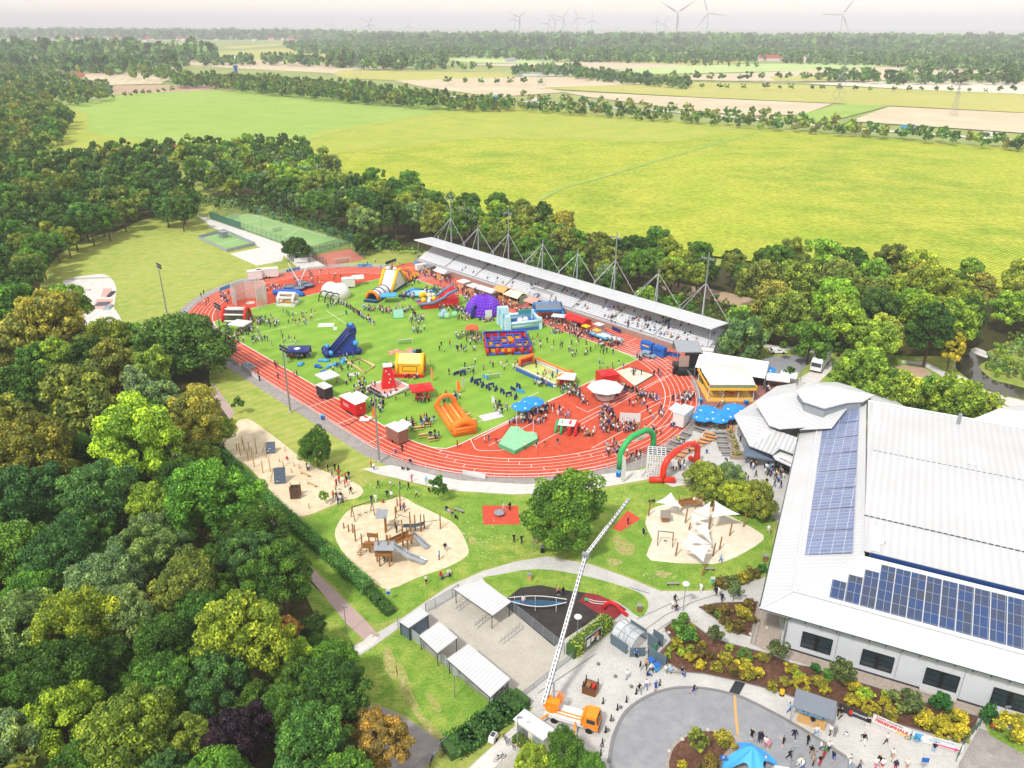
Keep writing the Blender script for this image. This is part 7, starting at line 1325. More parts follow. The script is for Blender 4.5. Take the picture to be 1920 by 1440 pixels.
def bicycle(px, py, rz, mc, label, group='bicycles'):
    t = thing('bicycle', label, 'bicycle', P(px,py), rz, group)
    for x in (-.52,.52): q = M(); q.tube([(x+.33*cos(k*PI/8),0,.34+.33*sin(k*PI/8)) for k in range(16)],.025,5,closed=True); q.bar((x,-.05,.34),(x,.05,.34),.03,4); q.build('wheel', m_tyre, t)
    q = M(); q.bar((-.52,0,.34),(-.1,0,.3),.03,5); q.bar((-.1,0,.3),(.4,0,.8),.035,5); q.bar((-.1,0,.3),(-.25,0,.85),.03,5); q.bar((-.22,0,.75),(.4,0,.82),.035,5); q.bar((.4,0,.95),(.52,0,.34),.03,5); q.build('frame', mc, t); q = M(); q.tube([(.35,-.28,.98),(.42,0,1.0),(.35,.28,.98)],.025,5); q.build('handlebar', m_dark, t); q = M(); q.bz(-.27,0,.88,.26,.14,.06); q.build('saddle', m_black, t)
for i, (px,py,rz,m_,lb) in enumerate(((935,1302,1.2,m_dark,'dark bicycle parked under the end of the long shelter'),(943,1300,1.3,m_blue,'blue bicycle parked under the end of the long shelter'),(950,1297,1.2,m_black,'black bicycle parked outermost at the long shelter'),(962,1400,2.2,m_galv,'bicycle leaning by the kiosk lamp'),(838,1416,.6,m_dark,'left bicycle of the pair at the bottom gate'),(852,1409,.7,m_black,'right bicycle of the pair at the bottom gate'),(940,1425,.5,m_black,'black bicycle beside the paved bay'),(812,1432,1.4,m_nvy,'dark bicycle by the bottom gate post'),(1712,1386,-.3,mat('teal_paint','2a9a9a',.4),'teal bicycle lying before the banners'),(1586,1266,.3,m_black,'black bicycle behind the dark standard bush'),(950,1391,2.0,m_dark,'bicycle beside the white cycle trailer'))): bicycle(px,py,rz,m_,lb)
t = thing('cycle_trailer', 'white rounded cycle trailer beside the shrubs', 'bicycle trailer', P(928,1388), 1.1); q = M(); q.add([(-.8,-.4,.3),(.8,-.4,.3),(.8,.4,.3),(-.8,.4,.3),(-.6,-.35,1.1),(.4,-.35,1.1),(.4,.35,1.1),(-.6,.35,1.1)], [(3,2,1,0),(4,5,6,7),(0,1,5,4),(1,2,6,5),(2,3,7,6),(3,0,4,7)]); q.build('body', m_wv, t); q = M(); q.box(-.1,0,1.12,.7,.5,.04); q.build('window', m_glass, t); q = M(); wheelset(q,[0],.42,.28,.06); q.build('wheels', m_tyre, t)
fence('yard_fence', 'grey slatted fence in front of the bicycle shelters', [P(*a)[:2] for a in ((748,1178),(775,1200),(820,1235),(850,1262),(927,1322))], 2.0, 2.4, m_grey, m_galv, m_wire, (1,.8,.6,.4,.2), .05)
fence('yard_fence', 'galvanised fence panel along the curved path', [P(*a)[:2] for a in ((800,1150),(818,1141),(850,1122),(862,1113))], 1.9, 3.0, m_grey, m_galv, m_wire, (1.,.02), .06)
fence('yard_fence', 'horizontal rail fence beside the black rubber surface', [P(*a)[:2] for a in ((949,1138),(1000,1178),(1060,1226))], 2.0, 2.6, m_grey, m_galv, None, (1,.88,.76,.64,.52,.4,.28,.16), .05)
fence('yard_barrier', 'low metal barrier between yard and plaza', [P(*a)[:2] for a in ((978,1311),(1003,1292),(1052,1252),(1081,1230))], 1.1, 2.5, m_galv, m_galv, m_wire, (1,.15), .035)
fence('yard_fence', 'white picket gate at the gravel lot', [P(*a)[:2] for a in ((775,1455),(810,1425),(842,1398))], 1.6, .35, m_galv, m_galv, None, (.95,.15), .025)
fence('yard_fence', 'dark green fence at the service yard', [P(*a)[:2] for a in ((1795,1425),(1812,1390),(1840,1358))], 1.6, 1.2, MATS['green_steel'], MATS['green_steel'], m_net, (1,.5), .05)
t = thing('kiosk', 'small white flat roofed kiosk at the plaza corner', 'kiosk', P(1003,1383), -.72); q = M(); q.bz(0,0,0,4.6,1.9,2.2); q.build('wall', m_plas, t); q = M(); q.bz(0,0,2.2,4.9,2.2,.12); q.build('roof', m_white, t); q = M(); q.box(1.4,-.97,1.1,1.6,.05,1.5); q.build('poster', mat('poster_grey','8a9c94',.6,var=.5,scale=2.5), t); q = M(); q.box(-1,-.97,1.2,1.8,.05,1.2); q.build('door', m_galv, t)
t = thing('notice_board', 'framed notice board with posters on the square hedge', 'notice board', P(1113,1212), .77); q = M(); q.bz(0,0,.5,3.6,.12,2.1); q.build('frame', m_galv, t); q = M(); q.box(0,-.08,1.55,3.3,.04,1.8); q.build('board', m_black, t)
for x, z, w_, h_, m_ in ((-1.1,1.5,.8,1.3,m_canv),(-.2,1.7,.6,.9,m_canv),(.6,1.9,.9,.8,mat('poster_orange','c07850',.6,var=.5,scale=4)),(1.0,1.1,.5,.6,m_canv)): q = M(); q.box(x,-.11,z,w_,.02,h_); q.build('poster', m_, t)
# arched glass entrance
t = thing('entrance_gate', 'arched glass canopy over the turnstile entrance', 'gate', P(1182,1203), .74); q = M(); AR = [PI*k/10 for k in range(11)]
for y in (-1.9,-.6,.7,2.0): q.tube([(2.0*cos(a),y,.6+2.1*sin(a)) for a in AR],.05,5)
for a in AR[1:-1:2]: q.bar((2.0*cos(a),-1.9,.6+2.1*sin(a)),(2.0*cos(a),2,.6+2.1*sin(a)),.035,4)
q.build('canopy_frame', m_galv, t); q = M(); q.add([(1.97*cos(a),y,.6+2.07*sin(a)) for y in (-1.9,2.0) for a in AR], [(k,k+1,12+k,11+k) for k in range(10)]); q.build('glazing', mat('frosted_glass','c4ccd2',.2,alpha=.55), t, True); q = M(); q.box(-2.2,.2,.9,.1,3,1.8); q.box(2.2,.2,.9,.1,3,1.8); q.box(-1.4,-2.6,.8,.1,2.2,1.6,.9); q.box(1.5,-3,1.1,.1,1.8,2.2); q.box(2.7,-3,1.1,.1,1.8,2.2); q.build('side_panel', mat('slate_sheet','586a76',.5), t); q = M(); q.bz(.9,-3.9,0,.5,.06,1.6); q.build('green_sign', m_grn, t)
t = thing('bin_screen', 'grey screen wall behind two blue bins', 'screen', P(1234,1241), -.75); q = M(); q.bz(0,0,0,3.0,.1,1.9); q.build('panel', MATS['slate_sheet'], t); q = M(); q.bz(-1.5,0,0,.12,.14,2.0); q.bz(1.5,0,0,.12,.14,2.0); q.build('posts', m_dark, t)
for i, (px,py) in enumerate(((1222,1247),(1233,1256))): t = thing('recycling_bin', ['upper blue wheelie bin at the screen','lower blue wheelie bin at the screen'][i], 'bin', P(px,py), .5); q = M(); q.frus(0,0,.08,1.05,.62,.62,.78,.78); q.build('bin_body', m_lblue, t); q = M(); q.bz(0,0,1.05,.85,.85,.1); q.build('lid', m_blue, t); q = M(); wheelset(q,[-.3],.3,.12,.08); q.build('wheels', m_tyre, t)
t = thing('play_tube', 'red bent play tube at the dark red surface', 'play tube', P(1152,1145), -.6); q = M(); q.tube([(-1.4,-.4,0),(-1.3,-.2,.9),(-.6,0,1.5),(.3,0,1.4),(1.3,0,.7),(2.3,.1,.2)],.28,9); q.build('tube', m_red, t, True)
for i, (px,py,rpx) in enumerate(((1124,1246,2),(1156,1269,2),(1186,1288,2),(1166,1327,2),(1151,1351,2),(1142,1370,2),(1131,1400,2))): t = thing('stone_ball', 'grey stone ball on the plaza', 'bollard', P(px,py), 0, 'stone balls on the plaza'); q = M(); q.ball(0,0,.22,.24,10,6); q.build('ball', mat('dark_stone','6a6a6c'), t)
for i, (px,py) in enumerate(((1195,1300),(1177,1315),(1160,1330),(1148,1350),(1138,1372),(1132,1395),(1129,1415),(1239,1283),(1133,1318))): t = thing('bollard', 'black post bollard around the roundabout', 'bollard', P(px,py), 0, 'black bollards around the roundabout'); q = M(); q.cyl(0,0,0,1.0,.09,8); q.build('post', m_black, t); q = M(); q.cyl(0,0,0,.04,.2,10); q.build('foot', m_dark, t)
t = thing('balloon_basket', 'wicker balloon basket standing on the plaza', 'basket', P(1109,1296), .75-PI/2+.4)
q = M()
for x, y, sx, sy in ((0,-.7,1.9,.1),(0,.7,1.9,.1),(-.9,0,.1,1.4),(.9,0,.1,1.4)): q.bz(x,y,0,sx,sy,1.2)
q.bz(0,0,0,1.8,1.4,.1); q.build('wicker', brick_mat('wicker','b07c4a','9c6a3c','6c4526',sx=9), t); q = M(); q.tube([(-.95,-.75,1.22),(.95,-.75,1.22),(.95,.75,1.22),(-.95,.75,1.22)],.07,6,closed=True); q.build('rim', m_dark, t); q = M()
for x in (-.8,.8):
    for y in (-.6,.6): q.bar((x,y,1.1),(x*1.05,y*1.05,2.0),.07,6)
q.build('corner_pole', m_black, t); q = M(); q.box(-.3,0,.9,.6,.8,.5); q.build('cushion', m_wood, t); q = M(); q.box(.4,.1,.95,.4,.7,.4); q.build('bag', m_red, t)
# crane truck
ct = thing('crane_truck', 'orange crane truck with a tall white telescopic boom', 'crane truck', P(1072,1352), -.36); mo = mat('truck_orange','f08a1c',.35,var=.08)
q = M(); q.bz(.0,0,.75,6.6,2.2,.25); q.bz(-.5,0,1.0,5.0,2.2,.35); q.build('flatbed', m_white, ct); q = M(); q.bz(-.3,-.6,1.36,4.2,.14,.1); q.bz(-.3,-.1,1.36,4.2,.14,.1); q.build('deck_stripe', mo, ct); q = M(); q.bz(2.9,0,.7,1.9,2.2,.9); q.frus(2.8,0,1.6,2.7,1.85,2.2,1.5,2.0); q.build('cab', mo, ct); q = M(); q.box(3.74,0,2.05,.06,1.9,.85); q.box(2.9,1.09,2.05,1.1,.04,.65); q.box(2.9,-1.09,2.05,1.1,.04,.65); q.build('windscreen', m_glass, ct)
q = M(); q.box(3.82,0,.8,.15,2.1,.35); q.build('bumper', m_dark, ct); q = M(); wheelset(q,[2.7],.98,.45,.28); q.build('wheel', m_tyre, ct); q = M(); wheelset(q,[-1.9],.98,.45,.28); q.build('wheel', m_tyre, ct); q = M(); q.bz(1.75,0,1.0,.3,2.2,1.3); q.build('rest', mo, ct)
for i, (dx,dy) in enumerate(((-3.6,-2.3),(-3.0,2.4),(1.6,2.3),(1.2,-2.3))): q = M(); q.bar((dx*.75,dy*.45,1.3),(dx,dy,.9),.13,6); q.bar((dx,dy,.9),(dx,dy,.05),.1,6); g = q.build('outrigger', mo, ct); q = M(); q.bz(dx,dy,.02,.5,.5,.06); q.build('foot_plate', m_dark, g)
q = M(); q.cyl(-2.5,0,1.3,2.0,.9,12); q.bz(-2.5,0,1.9,2.0,1.3,.9); q.build('turntable', mo, ct); q = M()
for k in range(3): q.box(-2.0+.3*k,.9,2.6,.08,1.0,.9)
q.tube([(-2.9,.5,2.9),(-1.6,.5,2.9),(-1.6,1.4,2.9),(-2.9,1.4,2.9)],.05,4,closed=True); q.build('control_cage', mo, ct)
inv = (Matrix.Translation(P(1072,1352)) @ Matrix.Rotation(-.36,4,'Z')).inverted(); b0 = inv @ Vector(P(1022,1318,2.4)); b1 = inv @ Vector(P(1099,1042,17)); b2 = inv @ Vector(P(1180,935,21.5))
q = M(); q.tube([b0, b0.lerp(b1,.35), b0.lerp(b1,.351), b0.lerp(b1,.68), b0.lerp(b1,.681), b1],[.38,.38,.33,.33,.29,.29],4); bo = q.build('boom', m_white, ct); q = M(); q.tube([b1,b1.lerp(b2,.5),b1.lerp(b2,.501),b2],[.28,.28,.22,.22],4); jb = q.build('jib', m_white, ct)
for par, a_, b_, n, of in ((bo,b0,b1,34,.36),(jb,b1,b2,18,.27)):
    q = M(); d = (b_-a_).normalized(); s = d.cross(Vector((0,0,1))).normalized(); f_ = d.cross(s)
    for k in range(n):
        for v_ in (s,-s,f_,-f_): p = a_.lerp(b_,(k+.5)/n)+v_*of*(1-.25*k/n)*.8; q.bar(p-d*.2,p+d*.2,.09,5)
    q.build('hole_shade_bars', mat('boom_shadow','565c64',.6), par)  # raised grey bars, their colour standing for the shade inside the boom's holes
q = M(); q.box(b1.x,b1.y,b1.z,.9,.6,.9); q.bar(b0.lerp(b1,.15)+Vector((.5,0,-.3)),Vector((-2.3,0,2.2)),.16,6); q.build('joint', m_galv, ct)
# climbing posts and boards in the narrow sand pit
cr_ = random.Random(12); i = 0
for px,py,tp in ((474,858,840),(482,852,822),(468,848,830),(452,857,833),(478,878,853),(494,889,865),(508,886,860),(466,866,843),(455,833,820),(525,868,862),(532,877,866),(540,865,858),(548,888,880),(552,876,868),(562,880,872),(535,848,838),(581,955,945),(445,846,834),(459,846,826),(500,860,850)):
    x, y, _ = P(px,py); t = thing('climbing_post', 'upright wooden post in the narrow sand pit', 'post', (x,y,0), 0, 'wooden posts of the narrow sand pit'); q = M(); q.tube([(0,0,0),(cr_.uniform(-.1,.1),0,max(.8,topz(x,y,tp)))],[.12,.09],6); q.build('post', m_wood2, t)
for i, (px,py,w_,h_) in enumerate(((509,850,1.9,2.2),(527,906,2.2,3.0))):
    t = thing('climbing_board', ['upper slanted blue grey climbing board','lower slanted blue grey climbing board with pale holds'][i], 'climbing board', P(px,py), .15); q = M(); q.slab([(-w_/2,-.7,.25),(w_/2,-.7,.25),(w_/2,.6,h_),(-w_/2,.6,h_)],.12); q.build('board', mat('board_blue','4c5a6c',.6,var=.2), t); q = M()
    for k in range(4): q.box(-.5+.35*k,-.5+.32*k,.62+(h_-.6)*k/4.2,.5,.12,.08)
    q.build('holds', m_wv, t); q = M(); q.bar((-w_/2-.3,1.6,0),(-w_/2+.2,.5,h_),.08,5); q.bar((-w_/2-.9,.6,0),(-w_/2,.5,h_),.08,5); q.build('props', m_wood2, t)
t = thing('climbing_box', 'brown slatted climbing box in the sand', 'climbing box', P(556,934), .1); q = M(); q.bz(0,.6,0,1.7,.12,2.4); q.bz(0,-.6,.1,1.7,.12,2.2); q.bz(-.85,0,.1,.1,1.2,2.2); q.build('walls', mat('dark_wood','5a4438',.8), t); q = M()
for x in (-.9,.9):
    for y in (-.65,.65): q.bar((x,y,0),(x,y,2.9),.07,5)
q.build('posts', m_wood, t)
for px,py,lb in ((573,893,'short balance beam near the lone tree'),(586,912,'long low balance beam below the lone tree')): t = thing('balance_beam', lb, 'beam', P(px,py), -.6); q = M(); q.bar((-1.4,0,.4),(1.4,0,.45),.13,7); q.build('beam', m_wood2, t); q = M(); q.bz(-1,0,0,.2,.2,.4); q.bz(1,0,0,.2,.2,.4); q.build('feet', m_wood, t)
t = thing('play_tower', 'big wooden play tower with bridges and two metal slides', 'play tower', P(745,1050), 0); pt_inv = Matrix.Translation(P(745,1050)).inverted(); m_pt = mat('play_wood','94683c',.8,var=.35,scale=2.5)
K = lambda px,py,z=0.0: pt_inv @ Vector(P(px,py,z))
q = M()
for px,py,tp in ((714,1063,1000),(732,1063,1005),(729,1012+40,1003),(709,1054,1010),(736,1053,1004),(695,1036,1005),(680,1023,1002),(726,996,968),(724,1000,970),(756,1005,975),(766,1031,990),(773,1019,985),(757,1025,990),(791,997,965),(780,996,966),(797,991,965),(771,995,960),(827,992,965),(743,973,952),(668,1016,985),(663,1000,983),(655,998,985),(646,992,982),(744,962,950),(760,961,942),(751,941,920),(746,950,935)):
    x, y, _ = P(px,py); v = K(px,py); q.tube([v,(v.x,v.y,max(1.2,topz(x,y,tp)))],[.15,.11],6)
q.build('posts', m_pt, t); q = M(); a, b = K(721,1020,2.6), K(766,1000,2.6); a_ = math.atan2(b.y-a.y,b.x-a.x); l_ = (b-a).length; 
for z, hh in ((2.1,.12),(2.5,.7)): q.box((a.x+b.x)/2,(a.y+b.y)/2-.5,z,l_,.1 if hh > .5 else 1.0,hh,a_)
q.box((a.x+b.x)/2,(a.y+b.y)/2+.5,2.5,l_,.1,.7,a_); q.build('bridge', m_pt, t); q = M(); c = K(722,1035,2.3); q.bz(c.x,c.y,2.2,2.6,2.6,.15)
for s in (-1,1): q.box(c.x+s*1.3,c.y,2.8,.1,2.6,1.0); q.box(c.x,c.y+s*1.3,2.8,2.6,.1,1.0)
c2 = K(766,1008,2.3); q.bz(c2.x,c2.y,2.2,1.8,1.8,.15)
for s in (-1,1): q.box(c2.x+s*.9,c2.y,2.8,.1,1.8,.9)
c3 = K(693,1022,2.0); q.bz(c3.x,c3.y,1.9,1.8,1.8,.15); q.box(c3.x,c3.y-.9,2.5,1.8,.1,.9); q.box((c.x+c3.x)/2,(c.y+c3.y)/2,2.2,3.4,.9,.5,.6 if 0 else -.5); c4 = K(690,1012,3.4); q.box(c4.x+.6,c4.y+1.4,3.2,1.9,.1,.8,-.15); q.build('platform', m_pt, t)
q = M(); c = K(722,1022,4.2); q.slab([(c.x-1.6,c.y-1.2,3.9),(c.x+1.6,c.y-1.2,3.9),(c.x+1.6,c.y+.3,4.6),(c.x-1.6,c.y+.3,4.6)],.1); q.slab([(c.x-1.6,c.y+.3,4.6),(c.x+1.6,c.y+.3,4.6),(c.x+1.6,c.y+1.6,3.9),(c.x-1.6,c.y+1.6,3.9)],.1); c = K(717,967,3.2); q.slab([(c.x-1,c.y-.9,3.2),(c.x+1,c.y-.9,3.2),(c.x+1,c.y+.8,3.9),(c.x-1,c.y+.8,3.9)],.1); q.build('roof', m_galv, t)
for nm, pts in (('slide',[K(731,1020,2.4),K(745,1029,2.1),K(768,1044,1.2),K(785,1050,.55),K(798,1055,.35)]),('slide',[K(772,1001,2.4),K(785,1012,1.5),K(797,1024,.6),K(804,1027,.35)])):
    q = M(); w_ = .5 if pts[0].x < pts[-1].x-5 else .38
    for s in (-1,1): q.tube([(p.x+s*.3,p.y+s*w_,p.z+.25) for p in pts],.09,5)
    for p, r_ in zip(pts,pts[1:]): q.slab([(p.x-.3,p.y-w_,p.z+.05),(p.x+.3,p.y+w_,p.z+.05),(r_.x+.3,r_.y+w_,r_.z+.05),(r_.x-.3,r_.y-w_,r_.z+.05)],.06)
    q.build(nm, mat('polished_steel','b4bac0',.18,.8), t)
q = M()
for a, b in (((680,1023,1.8),(676,1045,0)),((683,1024,1.8),(671,1038,0))): q.bar(K(*a),K(*b),.07,5)
for k in range(6): q.bar(K(680-.8*k,1023+3.6*k,1.8-.32*k)+Vector((-.5,0,0)),K(680-.8*k,1023+3.6*k,1.8-.32*k)+Vector((.5,0,0)),.05,4)
q.build('ladder', m_pt, t); q = M()
for a, b, z in (((756,985),(791,985),2.4),((791,980),(827,975),2.6),((743,965),(771,972),2.2),((726,985),(757,985),1.6)): q.bar(K(*a,z),K(*b,z),.05,4); q.bar(K(*a,z-1),K(*b,z-1),.05,4)
for a, b in (((756,990),(778,990)),((778,990),(797,985))):
    v, w_ = K(*a,1.5), K(*b,1.5); q.add([v,w_,w_+Vector((0,1.2,0)),v+Vector((0,1.2,0))],[(0,1,2,3)])
q.build('rope_bridge', m_rope, t)
def swing(px0,py0,px1,py1,h,label,seats=2):
    a, b = P(px0,py0), P(px1,py1); o_ = ((a[0]+b[0])/2,(a[1]+b[1])/2,0); an = math.atan2(b[1]-a[1],b[0]-a[0]); l = math.hypot(b[0]-a[0],b[1]-a[1]); t = thing('swing_set', label, 'swing', o_, an); q = M()
    for x in (-l/2,l/2): q.bar((x,-1,0),(x,0,h),.09,6); q.bar((x,1,0),(x,0,h),.09,6)
    q.build('legs', m_wood, t); q = M(); q.bar((-l/2,0,h),(l/2,0,h),.08,6); q.build('crossbar', m_dark, t)
    for k in range(seats): x = -l/2+l*(k+1)/(seats+1); q = M(); q.bar((x-.25,0,h),(x-.25,.1,.5),.015,3); q.bar((x+.25,0,h),(x+.25,.1,.5),.015,3); q.bz(x,.1,.48,.5,.2,.05); q.build('seat', m_black, t)
swing(663,975,700,963,2.6,'long wooden swing frame at the round sand pit'); swing(1234,1016,1262,1019,2.4,'small wooden swing in the pale sand pit',1)
# shade sails and posts
for i, pts in enumerate(([(1230,941,3.4),(1259,922,4.2),(1281,951,3.2)],[(1301,958,3.2),(1334,938,4.4),(1330,969,3.2)],[(1341,937,4.4),(1389,963,3.2),(1335,969,3.4)],[(1296,980,3.2),(1298,960,3.4),(1331,971,3.2)],[(1298,985,3.3),(1328,978,3.2),(1336,1018,3.2)],[(1281,1018,3.2),(1295,993,3.6),(1334,1018,3.2)],[(1278,1020,3.2),(1336,1020,3.2),(1320,1052,3.0)])):
    t = thing('shade_sail', ['white shade sail apart at the upper left','white shade sail left of the tall middle post','white shade sail reaching right to the tall post','narrow white shade sail under the upper pair','white shade sail right of the lower star','white shade sail on top of the lower star','lowest white shade sail pointing down'][i], 'shade sail', (0,0,0), 0, 'white shade sails over the pale sand pit'); v = [Vector(P(a,b,z)) for a, b, z in pts]; c = sum(v,Vector())/3; n = 6; q = M(); vs = []; fs = []; idx = {}
    for a in range(n+1):
        for b in range(n+1-a):
            k = n-a-b; u = (a/n,b/n,k/n); p = v[0]*u[0]+v[1]*u[1]+v[2]*u[2]; e_ = 1-27*u[0]*u[1]*u[2]; ed = min(u); pull = .16*max(0,4*max(u[0]*u[1],u[1]*u[2],u[0]*u[2]) if ed < .01 else 0); p = p.lerp(c,pull); p.z -= .35*(27*u[0]*u[1]*u[2])*.5; idx[a,b] = len(vs); vs.append(p)
    for a in range(n):
        for b in range(n-a):
            fs.append((idx[a,b],idx[a+1,b],idx[a,b+1]))
            if a+b < n-1: fs.append((idx[a+1,b],idx[a+1,b+1],idx[a,b+1]))
    q.add(vs,fs); q.build('cloth', m_canv, t, True)
for px,py,tp in ((1286,979,952),(1330,991,968),(1268,1041,1016),(1338,1041,1017),(1350,1029,1005),(1369,1003,980),(1395,986,961),(1337,957,935),(1217,966,938),(1293,992,980),(1319,1078,1058)):
    x, y, _ = P(px,py); t = thing('sail_post', 'leaning wooden post holding a shade sail', 'post', (x,y,0), 0, 'wooden posts of the pale sand pit'); q = M(); q.tube([(0,0,0),(.15,0,max(1.5,topz(x,y,tp)))],[.15,.12],7); q.build('post', m_pt, t)
t = thing('play_house', 'little slatted wooden play house in the pale sand', 'play house', P(1248,975), -.05); q = M(); q.bz(0,0,.0,1.3,1.1,1.0); q.build('body', m_wood, t); q = M(); q.slab([(-1,-.8,1.1),(1,-.8,1.1),(.9,.5,1.9),(-.9,.5,1.9)],.08); q.build('roof', mat('grey_slats','857c74',.8,var=.3,scale=6), t)
t = thing('play_bridge', 'wooden bridge and net tower at the back of the pale sand', 'climbing frame', P(1298,950), .3); q = M(); q.box(-1.2,0,1.1,2.8,1.0,.1); q.box(-1.2,-.5,1.5,2.8,.08,.7); q.box(-1.2,.5,1.5,2.8,.08,.7); q.bz(1,0,1.0,1.4,1.4,.1); q.build('bridge', m_pt, t); q = M()
for x in (-2.5,.3,1.7):
    for y in (-.6,.6): q.bar((x,y,0),(x,y,2.6),.09,6)
q.build('posts', m_pt, t)
t = thing('spinner', 'silver round spinner on the red rubber pad', 'spinner', P(937,966), 0); q = M(); q.lathe(0,0,[(.1,.3),(.9,.5),(1.0,.62),(.85,.6),(.1,.55)],18); q.build('dish', m_galv, t, True); q = M(); q.bar((0,0,0),(0,0,1.1),.06,6); q.build('pole', m_white, t)
t = thing('net_bridge', 'blue rope net bridge with white rails over black rubber', 'net bridge', P(1010,1139), -.04); q = M(); AA = [(-4.4+.8*k, .95*sin(PI*min(1,max(0,(k+.3)/11.5)))) for k in range(12)]
for s in (-1,1): q.tube([(x,s*w_,1.0+.0*x+.25*((x/4.4)**2)+(.45 if s > 0 else 0)) for x, w_ in AA],.06,5)
for k in (1,5,9): q.bar((AA[k][0],-.8,0),(AA[k][0],-.8,1.1),.05,5); q.bar((AA[k][0],.8,0),(AA[k][0],.8,1.4),.05,5)
q.build('rails', m_white, t); q = M(); q.add([(x,s*w_*.9,.8+.25*((x/4.4)**2)) for x, w_ in AA for s in (-1,1)],[(2*k,2*k+2,2*k+3,2*k+1) for k in range(11)]); q.build('net', mesh_mat('blue_net','2c6c94',.3,.45), t)
t = thing('rocking_dish', 'green seat of a small play rocker on dark red rubber', 'rocker', P(1101,1128), 0); q = M(); q.ball(0,0,.5,.35,10,6,.6); q.build('seat', m_grn, t); q = M(); q.tube([(0,0,.4),(1,-.6,.3),(2.2,-.9,.35),(3.2,-.8,.4)],.05,5); q.tube([(.2,.3,.4),(1.2,-.1,.3),(2.3,-.4,.35),(3.2,-.4,.4)],.05,5); q.build('rails', m_white, t)
def bench(px,py,rz,label,m_=None): t = thing('park_bench', label, 'bench', P(px,py), rz); q = M(); q.bz(0,0,.42,2,.45,.06); q.build('seat', m_ or m_gw, t); q = M(); q.bz(-.8,0,0,.1,.4,.42); q.bz(.8,0,0,.1,.4,.42); q.build('legs', m_dark, t); return t
bench(837,1083,.5,'wooden bench with two people at the round sand pit'); bench(1330,1068,0,'grey bench below the shade sails'); bench(1263,1096,0,'pale low bench by the path'); bench(1271,1262,-.15,'bench with people beside the planting bed'); bench(862,960,-.5,'small seat with a family below the little tree')
for px,py,tp,m_,lb in ((1018,1035,1021,m_black,'black waste bin beside the slender lamp'),(1435,1050,1035,m_wood,'brown litter bin with blue lid at the hall eave'),(994,1087,1075,m_wood2,'tree stump totem on the grass island'),(1200,1145,1127,m_wood,'carved wooden stump at the island tip')):
    t = thing('litter_bin' if 'bin' in lb else 'stump', lb, 'bin' if 'bin' in lb else 'stump', P(px,py)); q = M(); q.bz(0,0,0,.6,.6,1.1); q.build('body', m_, t); q = M(); q.bz(0,0,1.1,.72,.72,.12); q.build('top', m_grey, t)
for px,py,tp,m_,lb,s in ((731,1128,1105,m_blue,'blue and white sign board by the hedge end','i'),(1336,1100,1080,m_grn,'green and white map sign by the path','')):
    x, y, _ = P(px,py); h = topz(x,y,tp); t = thing('sign', lb, 'sign', (x,y,0), 0); q = M(); q.bar((0,0,0),(0,0,h),.04,5); q.build('pole', m_galv, t); q = M(); q.box(0,-.05,h-.5,.7,.05,1.1); q.build('panel', m_wv, t); q = M(); q.box(0,-.09,h-.7,.6,.03,.5); q.build('field', m_, t)
for px,py,tp,s,lb in ((1356,1440,1415,'P','blue parking sign beside the star tent'),(1862,1370,1352,'>','red and white arrow sign beside the yellow bushes'),(1728,1455,1418,'','small blue direction sign on the pavement')):
    x, y, _ = P(px,py); h = max(1.6,topz(x,y,tp)); t = thing('traffic_sign', lb, 'sign', (x,y,0), -.15); q = M(); q.bar((0,0,0),(0,0,h),.04,5); q.build('pole', m_galv, t); q = M(); q.box(0,-.05,h-.3,.8,.05,.7); q.build('panel', m_red if s == '>' else m_blue, t); s and text(s,.6,m_white,t,(0,-.09,h-.3),(PI/2,0,0))
lf = M(); rl = random.Random(8)
for cx_, cy_, rx, ry, n in ((915,1015,34,34,90),(700,905,40,14,40),(860,985,26,30,40),(1180,930,60,10,24),(1240,1075,40,10,24),(740,960,20,14,16)):
    for _ in range(n): x, y, _z = P(cx_+rx*rl.gauss(0,.6), cy_+ry*rl.gauss(0,.6)); s_ = rl.uniform(.06,.2); lf.add([(x+s_*rl.uniform(.6,1.2)*cos(a),y+s_*rl.uniform(.5,1.1)*sin(a),.012+.02*rl.random()) for a in (0,1,2.1,3.2,4.3,5.3)],[(0,1,2,3,4,5)])
tag(lf.build('dry_tufts', mat('dry_tuft','b4b080',.9,var=.3,scale=3)), 'pale dry tufts scattered on the lawns', kind='stuff')
# skate park things
for i, (px,py,w_,d_,h,m_) in enumerate(((165,526,15,.6,.5,m_conc),(203,580,2,5,.5,m_galv),(192,573,4,4,.3,mat('dark_ramp','50545a')),(208,555,1.2,6,.5,m_dark),(160,548,3,1.2,.5,m_conc))): t = thing('skate_ramp', ['long low concrete ledge at the top of the skate pad','steel rail on the skate pad','dark flat ramp on the skate pad','dark slatted ramp on the skate pad','pale box on the skate pad'][i], 'skate ramp', P(px,py), .15); q = M(); q.frus(0,0,.02,h,w_,d_,w_*.9,d_*.7); q.build('ramp', m_, t)
